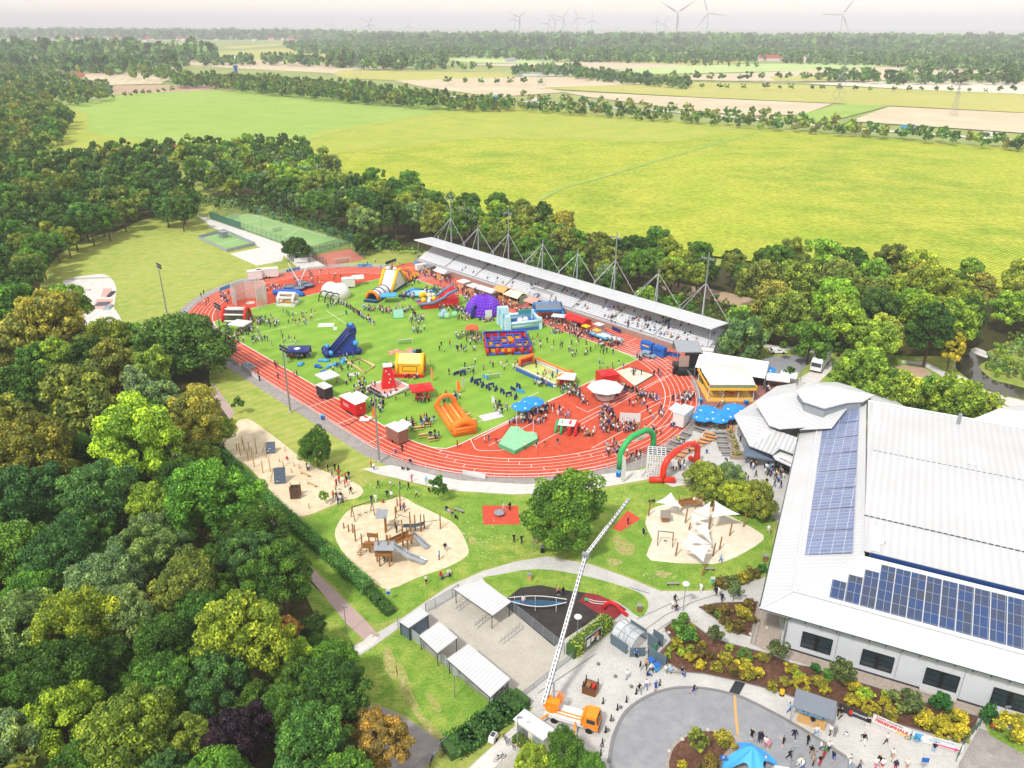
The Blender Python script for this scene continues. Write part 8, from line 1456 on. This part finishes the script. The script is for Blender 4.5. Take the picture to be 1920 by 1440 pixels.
# street fair at the roundabout
def banner(a, b, h, m_, label, lines=(), zz=.15): 
    A_, B_ = P(*a), P(*b); l = math.hypot(B_[0]-A_[0],B_[1]-A_[1]); t = thing('banner', label, 'banner', ((A_[0]+B_[0])/2,(A_[1]+B_[1])/2,0), math.atan2(B_[1]-A_[1],B_[0]-A_[0])); q = M(); q.bz(0,0,zz,l,.06,h); q.build('panel', m_, t); q = M()
    for x in (-l/2,0,l/2): q.bar((x,.05,0),(x,.05,zz+h),.035,5)
    q.build('posts', m_galv, t)
    for s, sz, x, z, mc, bd, *k in lines: text(s,sz,mc,t,(x,-.05,z),(PI/2,0,0),'lettering',.01,k[0] if k else 1.0,bd)
    return t, l
t, l = banner((1637,1352),(1708,1383),1.35,m_canv,'white banner with big red lettering before the bushes',[('RADIO HOCHSTIFT',.36,-.3,1.25,mat('grey_red_ink','8a5a62'),.01),('FERIENFINALE',.64,0,.72,m_red,.025,.96)]); q = M(); q.box(l*.3,-.045,.3,l*.34,.03,.18); q.build('yellow_stripe', m_yel, t)
t, l = banner((1710,1384),(1806,1410),1.3,m_canv,'white parking banner with blue P and pink arrow',[('P',.9,-l*.36,.8,m_white,.03),('Weitere kostenlose',.3,.6,1.2,m_lblue,.0),('Parkplätze',.3,-.3,.85,m_lblue,.0)]); q = M(); q.box(-2.1,-.04,.8,.95,.02,1.15); q.build('blue_field', m_lblue, t); q = M(); q.box(.9,-.045,.42,2.2,.03,.2); q.add([(2.0,-.06,.7),(2.0,-.06,.14),(2.6,-.06,.42)],[(0,1,2)]); q.build('arrow', mat('pink_ink','e0407a'), t)
banner((1572,1330),(1627,1352),1.2,m_dark,'dark banner with white lettering beside the grey canopy',[('ACHTHUNDERT',.36,.9,.75,m_white,.01,.9)])
gt = tent(1524,1347,5.0,3.4,2.6,-.46,mat('grey_gazebo','747c88',.7,var=.08),'grey canopy with tables below it at the kerb','flat'); counter(gt,3.4,-.9,m_wood2); q = M(); q.box(-.2,-1.72,2.35,3,.03,.14); q.build('valance_stripe', m_lblue, gt)
t = thing('star_tent', 'light blue star shaped tent with arched legs', 'tent', P(1408,1436), .1); q = M(); n = 4; S_ = 9; vs = []; fs = []
for i in range(n*8):
    a = 2*PI*i/(n*8); leg = abs(cos(a*2)); R_ = 1.5+2.1*leg**3; h = 2.7*(1-leg**4)*.78
    for k in range(S_): f = k/(S_-1); rr = R_*f; z = 3.3*(1-f)**1.3+h*f*(2-f)*.95; vs.append((rr*cos(a),rr*sin(a),max(.02,z)))
for i in range(n*8):
    for k in range(S_-1): j = (i+1)%(n*8); fs.append((i*S_+k,i*S_+k+1,j*S_+k+1,j*S_+k))
q.add(vs,fs); q.build('canopy', mat('sky_blue_canvas','45a2ea',.55,var=.06), t, True)
t = thing('speed_mat', 'black cable mat and wooden ramp across the road', 'cable ramp', P(1381,1328), 0); q = M(); q.strip([P(1391,1276)[0:2]+(0,),P(1378,1300)[0:2]+(0,)],1.3,.05); q.v = [(x-P(1381,1328)[0],y-P(1381,1328)[1],z) for x,y,z in q.v]; q.build('mat', m_dark, t); q = M(); q.strip([P(1380,1302),P(1381,1330),P(1386,1376)],.35,.05); q.v = [(x-P(1381,1328)[0],y-P(1381,1328)[1],z) for x,y,z in q.v]; q.build('plank', m_wood2, t)
for px,py,m_,lb in ((1597,1338,m_red,'red round sign at the dark banner'),(1468,1301,m_yel,'yellow rolled mat at the canopy')): t = thing('round_sign', lb, 'sign', P(px,py), -.4); q = M(); q.lathe(0,0,[(.1,0),(.3,.3),(.33,.8),(.2,1.1)],10); q.build('panel', m_, t); q = M(); q.cyl(0,0,0,.06,.35,10); q.build('foot', m_dark, t)
t = thing('parked_van', 'white rounded vehicle roof at the bottom edge beside the lamp', 'van', P(1468,1458), -.2); q = M(); q.frus(0,0,.3,1.4,2.6,1.6,1.8,1.1); q.build('body', m_wv, t); q = M(); q.box(0,-.72,1.0,1.6,.1,.35); q.build('windows', m_glass, t)
t = thing('ball_bin', 'grey bin full of black and white balls on the track', 'ball cage', P(466,690), TH); q = M(); q.bz(0,0,0,4.5,2,.5); q.build('bin', m_grey, t); q = M()
for k in range(30): q.ball(random.uniform(-2,2),random.uniform(-.8,.8),.6,.28,6,4)
q.build('balls', mat('ball_mix','8890a0',.5,var=.6,scale=4), t)
t = thing('debris_bags', 'white and orange bags beside the red trailer', 'bags', P(688,790)); q = M()
for k in range(7): q.ball(random.uniform(-1.1,1.1),random.uniform(-.6,.6),.4,.55,8,5,.8)
q.build('sacks', m_wv, t)
# ================================================================ PEOPLE
m_skin = objcol_mat('skin', .6, spec=.3); m_cloth = objcol_mat('cloth', .85); m_hair = objcol_mat('hair', .7)
def person_meshes(pose):
    """one continuous skinned body; the clothes are shells lifted from it, named by the nearest bone"""
    J = {}; E = []
    def j(n, p, r, par=None, bone=None):
        J[n] = (Vector(p), r)
        if par: E.append((par, n, bone))
    st = pose in ('stand','walk','wave'); hz = .95 if st else (.50 if pose == 'sit' else .16); ln = .0 if st else .05; T = lambda x,y,z: (x, y+ln*(z-hz), hz+(z-.95))
    j('pel', T(0,0,.95), .145); j('waist', T(0,0,1.12), .125, 'pel','torso'); j('chest', T(0,-.01,1.32), .15, 'waist','torso'); j('neck', T(0,0,1.48), .055, 'chest','torso'); j('chin', T(0,-.015,1.56), .075, 'neck','head'); j('head', T(0,0,1.655), .098, 'chin','head'); j('top', T(0,.01,1.73), .07, 'head','head'); j('nose', T(0,-.115,1.63), .016, 'head','head')
    for s, sn in ((-1,'l'),(1,'r')):
        j('ear'+sn, T(s*.10,0,1.64), .018, 'head','head')
        sw = {'stand':.0,'walk':.26*s,'wave':.0}.get(pose,0); j('sh'+sn, T(s*.18,0,1.43), .062, 'chest','torso')
        if pose == 'wave' and s == 1: e, h = T(.34,-.10,1.22), T(.24,-.32,1.36)
        elif pose in ('sit','ground'): e, h = T(s*.25,-.10,1.18), T(s*.16,-.33,1.12)
        else: e, h = T(s*.255,-sw*.55+.03,1.17), T(s*.27,-sw-.06,.95)
        j('el'+sn, e, .042, 'sh'+sn, 'uarm'); j('wr'+sn, h, .028, 'el'+sn, 'farm'); d = (Vector(h)-Vector(e)).normalized(); pl = Vector(h)+d*.07; j('palm'+sn, pl, .032, 'wr'+sn, 'hand'); side = d.cross(Vector((s,0,0)));  side = side.normalized() if side.length > .1 else Vector((0,1,0))
        for k in range(4): f0 = pl+side*(-.027+.018*k); ln2 = (.055,.065,.06,.045)[k]; j(f'f{k}{sn}', f0+d*.045, .0095, 'palm'+sn, 'hand'); j(f'g{k}{sn}', f0+d*(.045+ln2)+Vector((-s*.012,0,0)), .0075, f'f{k}{sn}', 'hand')
        j('th'+sn, Vector(h)+d*.035+side*-.045, .011, 'wr'+sn, 'hand'); j('ti'+sn, Vector(h)+d*.08+side*-.06, .009, 'th'+sn, 'hand')
        st_ = {'walk':.30*s}.get(pose, 0); hp = T(s*.085,0,.92)
        if st: k_, a_ = (s*.10,-st_*.5-.02,.50), (s*.10,-st_ if st_ > 0 else -st_+.06,.09 if st_ >= 0 else .13)
        elif pose == 'sit': k_, a_ = (s*.12,-.44,.50), (s*.12,-.46,.09)
        else: k_, a_ = (s*.16,-.40,.42), (s*.12,-.66,.07)
        j('hp'+sn, hp, .095, 'pel', 'pelv'); j('kn'+sn, k_, .058, 'hp'+sn, 'thigh'); j('an'+sn, a_, .038, 'kn'+sn, 'shin'); j('to'+sn, (a_[0]*1.15, a_[1]-.17, max(.035,a_[2]-.05)), .034, 'an'+sn, 'foot')
    names = list(J); me = bpy.data.meshes.new('body'); me.from_pydata([J[n][0] for n in names], [(names.index(a),names.index(b)) for a, b, _ in E], [])
    o = bpy.data.objects.new('tmp_body', me); COL.objects.link(o); mo_ = o.modifiers.new('s','SKIN'); lay = me.skin_vertices[0] if me.skin_vertices else None
    if lay is None:
        bpy.context.view_layer.objects.active = o; bpy.ops.mesh.customdata_skin_add(); lay = me.skin_vertices[0]
    for i, n in enumerate(names): lay.data[i].radius = (J[n][1],)*2; lay.data[i].use_root = (n == 'pel')
    sb = o.modifiers.new('b','SUBSURF'); sb.levels = 1; sb.render_levels = 1
    bm_ = bpy.data.meshes.new_from_object(o.evaluated_get(bpy.context.evaluated_depsgraph_get())); bpy.data.objects.remove(o)
    segs = [(J[a][0], J[b][0], bn) for a, b, bn in E]; V = [v.co.copy() for v in bm_.vertices]; Nn = [v.normal.copy() for v in bm_.vertices]; lab = []
    for p in bm_.polygons:
        c = p.center; best = None
        for a, b, bn in segs:
            ab = b-a; t_ = max(0,min(1,(c-a).dot(ab)/ab.length_squared)); dd = (a+ab*t_-c).length-(.04 if bn in ('torso','pelv') else 0)
            if best is None or dd < best[0]: best = (dd, bn)
        lab.append(best[1])
    hd = J['head'][0]
    def shell(name, keep, off, m):
        ids = [p for p, l in zip(bm_.polygons, lab) if keep(p, l)]; vs = sorted({v for p in ids for v in p.vertices}); mp = {v:i for i, v in enumerate(vs)}; q = bpy.data.meshes.new(name)
        q.from_pydata([V[v]+Nn[v]*off for v in vs], [], [tuple(mp[v] for v in p.vertices) for p in ids]); q.materials.append(m); q.polygons.foreach_set('use_smooth',[True]*len(q.polygons)); q.update(); return q
    bm_.materials.clear(); bm_.materials.append(m_skin); bm_.polygons.foreach_set('use_smooth',[True]*len(bm_.polygons))
    return {'body':bm_, 'shirt':shell('shirt', lambda p,l: l in ('torso','uarm') and not (p.center-hd).length < .13, .014, m_cloth), 'jacket':shell('jacket', lambda p,l: (l in ('torso','uarm','farm') and not (p.center-hd).length < .13) or (l == 'pelv' and p.center.z > J['pel'][0].z-.03), .024, m_cloth),
            'trousers':shell('trousers', lambda p,l: l in ('pelv','thigh','shin') or (l == 'torso' and p.center.z < J['pel'][0].z+.06), .012, m_cloth), 'shorts':shell('shorts', lambda p,l: l in ('pelv','thigh') or (l == 'torso' and p.center.z < J['pel'][0].z+.06), .018, m_cloth),
            'hair':shell('hair', lambda p,l: l == 'head' and (p.center.z > hd.z+.045 or (p.center.y > hd.y+.015 and p.center.z > hd.z-.09)), .016, m_hair), 'shoes':shell('shoes', lambda p,l: l == 'foot', .010, m_cloth)}
PM = {k: person_meshes(k) for k in ('stand','walk','wave','sit','ground')}
CC = {'w':('white','dcdcdc'),'k':('black','17181c'),'n':('navy','1c2748'),'b':('blue','2456a8'),'r':('red','c0222a'),'g':('grey','80848a'),'y':('yellow','e2c23c'),'p':('pink','d8789a'),'t':('tan','b4946c'),'e':('green','3c8a4c'),'o':('orange','e07a2c'),'l':('light blue','8ab4dc'),'d':('dark grey','3c4046')}
HC = [lin(h) for h in ('2a1c14','4a3220','1a1412','8a6a3c','c09a5c','5c4a3c')]; SK = [lin(h) for h in ('d8a888','e0b498','c08c6a','8a5c40')]
PPL = []   # (x, y, z, shirt, trousers, pose, scale, where, turn)
rp_ = random.Random(9); WT = 'kwwnkgbdwrtklpewwkn'; WB = 'kknbdgkbltkw'
def one(px, py, s=None, b=None, pose=None, where='', sc=None, z=0.0, rz=None):
    x, y, _ = P(px,py,z); PPL.append((x,y,z,s or rp_.choice(WT), b or rp_.choice(WB), pose or rp_.choice(('stand','stand','walk','walk','wave')), sc or rp_.choice((1.04,1.0,1.06,.98,.8,.7)), where, rz if rz is not None else rp_.uniform(0,6.28)))
def grp(s, where):
    for q in s.split(';'):
        a = q.strip().split(','); one(float(a[0]), float(a[1]), a[2][0], a[2][1], {'s':'sit','g':'ground','w':'walk'}.get(a[2][2:3]), where, 1.05 if a[2][2:3] != 'g' else .9)
grp('1266,1130,kk;1269,1148,kb;1262,1141,wt;1343,1115,kk;1348,1116,ww;1354,1127,nnw', 'by the triangular bed')
grp('1177,1273,wl;1202,1257,kw;1213,1252,tk;1222,1260,wk;1216,1266,nbg;1200,1299,kgw;1213,1291,wbw;1231,1294,bb;1302,1300,nbw;1195,1234,bk;1172,1196,bk', 'by the gate and bins')
grp('1260,1261,lgs;1250,1259,wks;1281,1263,nbs', 'seated by the long planting bed')
grp('1481,1334,lbw;1524,1360,kl;1578,1344,kk;1572,1343,kk;1490,1383,nnw;1532,1378,wl;1558,1376,wk;1567,1378,gg;1589,1378,wbg;1628,1362,kw;1620,1391,kww;1663,1391,wkw;1752,1409,kl;1650,1433,kr;1674,1420,wtw;1644,1438,wp;1656,1439,wr;1702,1440,wt;1680,1442,nr;1613,1441,gn;1594,1438,wl;1516,1342,kk;1508,1338,kd;1545,1350,tk', 'before the banners')
grp('1470,1397,kk;1516,1394,kk;1540,1407,wbw;1555,1407,wk;1482,1422,nkw;1522,1415,kt;1527,1433,tk;1539,1433,kr;1563,1425,nbw;1595,1431,wl;1411,1384,kk;1425,1389,nn;1429,1390,kn;1437,1399,wp;1443,1404,pt;1388,1433,wn;1409,1436,nn;1436,1433,wk;1506,1440,wb;1547,1416,er;1500,1437,ww', 'around the blue star tent')
grp('710,915,kkw;733,916,wg;751,917,nb;767,919,kk;782,934,wkw;727,934,nnw;735,936,wt;698,944,nb;705,942,ww;752,958,rk;758,960,bk;770,874,ng;697,879,rn;702,883,wb;773,904,pp;800,909,lw', 'below the promenade')
grp('755,881,kkg;765,883,kkg;720,944,rkg;838,955,kbg;846,966,pbs;855,972,kkg;842,960,wkg;828,1084,rks;843,1079,wks;1220,942,kng;1227,940,nkg;805,921,kkg', 'sitting by the sand pits')
grp('659,928,kk;616,885,kk;624,896,gn;629,884,kk;636,886,kk;636,896,rk;637,907,rk;651,909,kr;648,915,rb;632,913,rk;631,924,tk;626,936,ok;632,939,kk;635,947,nb;640,944,wb;644,944,gk;580,885,wk;540,871,rw;577,883,kk;649,902,rr;655,899,kb;642,939,kk;638,933,wk', 'at the narrow sand pit')
grp('836,1034,ng;825,1050,lk;801,1096,wk;742,990,tk;690,1032,kk;722,1052,kk;745,1000,kk', 'at the round sand pit')
grp('946,957,ww;957,957,kk;965,1017,kk;979,1019,kk;1178,984,nn;1207,1005,nkw;1048,1115,tk;1057,1117,kn;983,1134,wp;1315,1109,ww;1342,1110,kk;1352,1054,lb;1446,978,ee;1441,998,ww;1004,1022,tt', 'around the huge tree')
def cl(cx, cy, rx, ry, n, where, s=None, pose=None):
    for k in range(int(n*1.2)):
        a = rp_.uniform(0,6.28); r = math.sqrt(rp_.random()); one(cx+rx*r*cos(a), cy+ry*r*sin(a), rp_.choice(s) if s else None, None, pose, where)
def ln_(x0,y0,x1,y1,n,where,j=2.5):
    n = int(n*1.15)
    for k in range(n): t = (k+rp_.random())/n; one(x0+(x1-x0)*t+rp_.uniform(-j,j), y0+(y1-y0)*t+rp_.uniform(-j,j)*.8, where=where)
EN = 'at the hall entrance'; cl(1450,882,18,13,30,EN); cl(1408,872,10,8,12,EN); cl(1460,895,9,9,12,EN); grp('1417,893,nn;1397,898,kk;1402,904,kn;1437,909,kd;1452,912,kb;1464,914,nb;1377,882,kks;1368,880,nks;1388,827,kk;1272,825,yks;1325,850,bbs;1360,862,lks', 'on the terrace'); cl(1270,878,16,7,8,'between the arches')
cl(1290,842,30,12,6,'at the terrace tables',pose='sit'); cl(1350,800,24,6,9,'at the parasol tables',pose='sit')
K1 = 'on the near red zone'; cl(1138,790,16,26,58,K1); cl(1168,803,24,9,30,K1); cl(1100,812,16,8,14,K1); cl(1212,812,30,12,12,K1); cl(1150,845,14,14,18,K1); cl(1190,858,18,8,12,'at the green start arch'); cl(1040,778,28,14,22,K1); cl(1225,775,22,14,8,K1); cl(1232,708,8,12,4,K1); cl(975,832,90,12,6,K1)
ln_(1150,722,1172,736,14,'in the queue at the white kiosk'); ln_(1165,728,1235,752,40,'in the queue at the white kiosk',4); ln_(1075,738,1100,758,22,'in the queue at the white kiosk',4); cl(1195,752,20,12,14,'in the queue at the white kiosk'); cl(1195,698,16,6,7,'at the pale landing pit')
cl(1282,748,22,10,30,'in front of the carousel',pose=None); cl(1312,712,6,20,12,'beside the carousel'); cl(1262,798,6,8,8,'at the silver snack trailer'); cl(1440,728,8,8,9,'at the white terrace tents'); cl(1362,762,22,4,5,'on the carousel steps')
ln_(955,798,1025,768,24,'at the blue parasols',5); cl(1000,790,26,8,22,'at the blue parasols'); cl(940,768,14,12,14,'at the blue parasols')
cl(800,795,16,9,18,'at the beer tables'); cl(770,800,12,10,14,'at the beer tables'); cl(815,823,10,6,8,'at the beer tables'); cl(845,752,20,10,16,'near the red pavilion'); cl(792,752,14,6,20,'in red shirts under the red pavilion','rrrrrk'); cl(708,765,16,12,18,'beside the red trailer'); cl(685,735,22,14,30,'around the climbing tower'); cl(735,745,34,8,12,'around the climbing tower'); cl(725,712,12,6,6,'around the climbing tower'); cl(770,712,14,4,6,'around the climbing tower')
cl(660,718,30,10,16,'among the games on the grass'); cl(640,690,40,12,14,'among the games on the grass'); cl(740,690,16,8,12,'at the yellow house'); cl(645,672,20,6,8,'at the dark blue slide'); cl(560,670,26,8,34,'around the navy pavilion'); cl(470,635,28,14,36,'around the white pavilion'); cl(505,608,20,9,26,'at the red arched arena'); cl(560,597,34,16,18,'on the upper grass'); cl(530,640,36,14,10,'on the upper grass'); cl(478,607,14,6,14,'at the red arched arena')
ln_(620,568,645,575,14,'in the long queue for the white dome'); ln_(640,572,702,612,46,'in the long queue for the white dome',2.2); cl(690,600,4,3,2,'in the long queue for the white dome'); ln_(678,580,750,590,34,'in the queue for the obstacle course',4); cl(720,585,34,5,14,'in the queue for the obstacle course'); cl(765,588,14,8,16,'beside the teal banner'); cl(780,602,16,9,20,'beside the teal banner'); cl(784,622,14,5,10,'beside the teal banner')
cl(765,560,14,8,24,'between obstacle course and pool'); cl(815,548,24,8,32,'around the pool and ship slide'); cl(835,580,20,6,22,'around the pool and ship slide'); ln_(848,582,882,590,34,'in the queue at the purple dome',4); cl(870,598,16,6,14,'in the queue at the purple dome'); cl(912,600,14,5,24,'on the blankets by the purple dome',pose='ground'); cl(882,632,30,12,34,'around the orange red pavilion'); cl(855,655,40,8,14,'in the middle of the pitch'); cl(905,645,30,8,18,'left of the maze')
cl(870,690,90,20,12,'in the middle of the pitch'); cl(975,690,40,10,9,'right of the yellow house'); cl(1030,708,24,8,16,'on the inflatable football pitch'); cl(1018,722,18,4,14,'beside the inflatable football pitch'); cl(1070,735,20,8,24,'beside the inflatable football pitch'); cl(1055,650,60,10,14,'on the grass before the track'); cl(1110,662,46,12,14,'on the grass before the track'); cl(1045,622,12,5,22,'seated in the circle on the grass',pose='ground'); cl(1000,640,30,14,10,'around the maze'); cl(1140,690,30,12,5,'on the far corner of the pitch')
S1 = 'among the stalls before the grandstand'; ln_(775,508,850,532,46,S1,7); ln_(850,545,1000,588,80,S1,6); cl(985,590,18,8,16,S1); cl(1035,606,26,8,22,S1); cl(1080,620,26,10,46,'at the long red pavilion'); cl(1100,632,24,7,20,'at the long red pavilion'); cl(1140,646,26,7,26,'at the trampolines'); cl(1200,672,8,5,6,'at the silver blue car'); cl(880,560,24,8,20,S1); cl(770,530,20,8,16,S1)
E2 = 'on the far red end zone'; cl(520,545,24,6,26,E2); cl(610,520,50,12,10,E2); cl(430,562,20,10,18,E2); cl(580,530,30,8,12,E2); cl(385,572,8,8,4,E2); cl(715,500,40,8,10,E2); cl(620,575,10,5,8,E2); cl(430,640,16,20,24,'on the near straight beside the stalls'); grp('516,688,kk;522,690,rk;518,692,kk;522,712,bk;485,708,kk;487,717,kn;552,708,pp;557,708,kk;743,855,bk;755,848,kk;858,840,rk;770,872,wg;377,560,kk;382,555,dk;445,765,ww;409,755,ww', 'on the near straight')
# seated in the stand: rows in track coordinates
sr_ = random.Random(31)
def standp(uc, kc, n, su=2.5):
    for _ in range(n):
        u = uc+sr_.gauss(0,su); k = int(min(13,max(1,kc+sr_.gauss(0,.8)))); x, y, _z = W(u, V0+.5+DP*(k+.45)); PPL.append((x,y,RZ0+DZ*k-.08,sr_.choice(WT),sr_.choice(WB),'sit',1.0,'seated in the grandstand',TH))
for uc, kc, n in ((-45,12,5),(-38,12,4),(-30,11,6),(-26,12,4),(-34,4,3),(-16,10,4),(-14,4,5),(-22,3,4),(-6,7,6),(-2,4,3),(8,12,9),(10,9,6),(14,11,5),(22,11,4),(18,4,6),(26,7,7),(30,9,4),(34,5,12),(36,11,4),(40,8,6),(38,3,8),(44,7,14),(42,4,10),(48,11,8),(50,8,10),(46,3,9),(52,4,6),(56,7,4),(56,3,8),(60,11,4),(30,2,8),(0,2,4),(8,3,5)): standp(uc,kc,n)
def pshow(t): return 1/math.sqrt(t[0]**2+t[1]**2+(CAMH-t[2])**2)
PPL.sort(key=pshow, reverse=True); LIM = 298
WORD = {'stand':'standing','walk':'walking','wave':'standing with one arm bent','sit':'sitting','ground':'sitting low'}
for i, (x,y,z,s,b,pose,sc,where,rz) in enumerate(PPL[:LIM]):
    kid = sc < .9; jk = rp_.random() < .45; sh = rp_.random() < .25; hc = rp_.choice(HC)
    lab = f"{'child' if kid else 'person'} in {CC[s][0]} {'jacket' if jk else 'shirt'} and {CC[b][0]} {'shorts' if sh else 'trousers'} {where}"
    zz = z; t = thing('person', lab, 'person', (x,y,zz), rz, f'people {where}'); t.scale = (sc,)*3; pm = PM[pose]
    sk = rp_.choice(SK)
    for nm, key, c in (('body','body',sk),('jacket' if jk else 'shirt','jacket' if jk else 'shirt',lin(CC[s][1])),('shorts' if sh else 'trousers','shorts' if sh else 'trousers',lin(CC[b][1])),('hair','hair',hc),('shoes','shoes',lin(rp_.choice(('e0e0e0','222222','404040'))))):
        o = bpy.data.objects.new(nm, pm[key]); COL.objects.link(o); o.parent = t; k = rp_.uniform(.85,1.15); o.color = (*[min(1,q*k) for q in c],1)
# the rest of the crowd: one mass of simple figures
m_crowd = objcol_mat('crowd_cloth', .85, attr=True); cv, cf, cc_ = [], [], []
def lowp(pose):
    q = M(); q.k = 0
    if pose in ('sit','ground'):
        h = .45 if pose == 'sit' else .08
        q.use(1).tube([(0,.02,h-.05),(0,.05,h+.25),(0,.03,h+.52)],[.15,.15,.10],6); q.use(0)
        for s in (-.1,.1): q.use(2).tube([(s,0,h),(s*1.1,-.42,h+(.02 if pose == 'sit' else .25)),(s*1.1,-.46 if pose == 'sit' else -.7,.04)],[.085,.07,.05],5); q.use(1).tube([(s*2,.03,h+.46),(s*2.4,-.08,h+.22),(s*1.5,-.28,h+.15)],[.05,.045,.03],4)
        q.use(0).ball(0,.02,h+.70,.11,7,5,1.2); q.use(3).ball(0,.045,h+.735,.11,7,4,1.1)
    else:
        w_ = .22 if pose == 'walk' else .03
        q.use(1).tube([(0,0,.9),(0,0,1.15),(0,0,1.42)],[.15,.14,.11],6)
        for s in (-.09,.09): g = w_*(1 if s > 0 else -1); q.use(2).tube([(s,0,.95),(s,-g*.5,.5),(s,-g,.05)],[.09,.07,.05],5); q.use(1).tube([(s*2,0,1.40),(s*2.7,g*.4,1.15),(s*2.7,g-.04,.88)],[.05,.045,.03],4)
        q.use(0).ball(0,0,1.62,.11,7,5,1.2); q.use(3).ball(0,.025,1.655,.11,7,4,1.1)
    return np.array(q.v), q.f, q.m
LP = {k: lowp(k) for k in ('stand','walk','sit','ground')}; LP['wave'] = LP['stand']; off = 0
for (x,y,z,s,b,pose,sc,where,rz) in PPL[LIM:]:
    v, f, mm = LP[pose]; c_, s_ = cos(rz), sin(rz); sc *= 1.03; vv = v*sc; vv = np.stack([vv[:,0]*c_-vv[:,1]*s_+x, vv[:,0]*s_+vv[:,1]*c_+y, vv[:,2]+z],1); cv.append(vv); col4 = [rp_.choice(SK), lin(CC[s][1]), lin(CC[b][1]), rp_.choice(HC)]
    vc = np.zeros((len(v),4)); vc[:,3] = 1
    for fi, mi in zip(f, mm):
        for k in fi: vc[k,:3] = col4[mi]
    cc_.append(vc); cf += [tuple(k+off for k in fi) for fi in f]; off += len(v)
me = bpy.data.meshes.new('crowd'); me.from_pydata(np.concatenate(cv).tolist(), [], cf); a = me.color_attributes.new('tc','FLOAT_COLOR','POINT'); a.data.foreach_set('color', np.concatenate(cc_).reshape(-1).astype('f4')); me.materials.append(m_crowd); me.polygons.foreach_set('use_smooth',[True]*len(me.polygons)); me.update()
co = bpy.data.objects.new('crowd', me); COL.objects.link(co); tag(co, 'the further crowd of visitors on field, track and stand', kind='stuff'); print('people', len(PPL))
# ================================================================ TIDY: separate pieces, telling labels
def islands(me):
    n = len(me.vertices); pa = list(range(n))
    def fd(a):
        while pa[a] != a: pa[a] = pa[pa[a]]; a = pa[a]
        return a
    for e in me.edges:
        a, b = fd(e.vertices[0]), fd(e.vertices[1])
        if a != b: pa[a] = b
    g = {}
    for p in me.polygons: g.setdefault(fd(p.vertices[0]), []).append(p)
    return g
ONE = {'wheels':'wheel','wheel':'wheel','posts':'post','post':'post','legs':'leg','headlights':'headlight','feet':'foot','columns':'column','figure':'figure','animal':'figure','corner_pole':'corner_pole','bolster':'bolster','table_legs':'table_leg','holds':'hold','emblem':'emblem','balls':'ball','speaker':'speaker','flame':'flame','step':'step','inner_post':'inner_post','stripes':'stripe','dome':'dome','floodlight':'floodlight_part','hoops':'hoop','wall_joint':'wall_joint','side_panel':'side_panel','roof_vent':'roof_vent','obstacle':'obstacle','sacks':'sack','seat':'seat','tunnel_ring':'ring','cross_tube':'cross_tube','lane_wall':'lane_wall','props':'prop','walls':'wall','cushion':'cushion','windscreen':'window','windows':'window','inner_wall':'inner_wall','deck_stripe':'deck_stripe','rail_fence':'rail'}
for o in [o for o in COL.objects if o.type == 'MESH' and o.parent and o.name.split('.')[0] in ONE]:
    me = o.data
    if me.users > 1 or len(me.vertices) > 6000: continue
    g = islands(me)
    if not 2 <= len(g) <= 60: continue
    base = ONE[o.name.split('.')[0]]; co = [v.co.copy() for v in me.vertices]; sm = me.polygons[0].use_smooth
    for ps in g.values():
        vs = sorted({v for p in ps for v in p.vertices}); mp = {v:i for i, v in enumerate(vs)}; q = bpy.data.meshes.new(base); q.from_pydata([co[v] for v in vs], [], [tuple(mp[v] for v in p.vertices) for p in ps])
        for m_ in me.materials: q.materials.append(m_)
        q.polygons.foreach_set('use_smooth', [sm]*len(q.polygons)); q.update(); c = bpy.data.objects.new(base, q); COL.objects.link(c); c.parent = o.parent; c.matrix_local = o.matrix_local.copy()
    bpy.data.objects.remove(o)
# things that would share a label are told apart by their order in the picture
ORD = ['leftmost']+[f'{k} from left' for k in ('second','third','fourth','fifth','sixth','seventh','eighth','ninth')]+['rightmost']*9
same = {}
for o in [o for o in COL.objects if o.parent is None and o.get('category') and o.get('label')]: same.setdefault(o['label'], []).append((*Pj(o.location.x, o.location.y, o.location.z), o))
for lab, L_ in same.items():
    if len(L_) < 2: continue
    L_.sort(key=lambda t: t[1]); nr = (len(L_)+9)//10; per = -(-len(L_)//nr); names = {1:[''],2:['upper','lower'],3:['upper','middle','lower']}.get(nr, ['topmost','upper','middle','lower','lowest','nearest'])
    for ri in range(nr):
        R_ = sorted(L_[ri*per:(ri+1)*per], key=lambda t: t[0]); rn = names[ri] if ri < len(names) else 'nearest'
        for k, (px, py, o) in enumerate(R_): o['label'] = ' '.join(f"{rn} {ORD[k] if k < len(R_)-1 or len(R_) == 1 else 'rightmost'} {lab}".split()[:16])
# ================================================================ HAZE
hz = M(); hz.box(0, 14900, 149, 34000, 30400, 302); ho = hz.build('haze', [bpy.data.materials.new('haze')]); ho['kind'] = 'stuff'; ho['label'] = 'pale haze over the whole landscape'
hm = ho.data.materials[0]; hm.use_nodes = True; ht = hm.node_tree; ht.nodes.clear(); hO = ht.nodes.new('ShaderNodeOutputMaterial'); hv = ht.nodes.new('ShaderNodeVolumePrincipled')
hv.inputs['Color'].default_value = (.90,.915,.98,1); hv.inputs['Density'].default_value = .000125; hv.inputs['Anisotropy'].default_value = -.25; ht.links.new(hv.outputs[0], hO.inputs['Volume'])
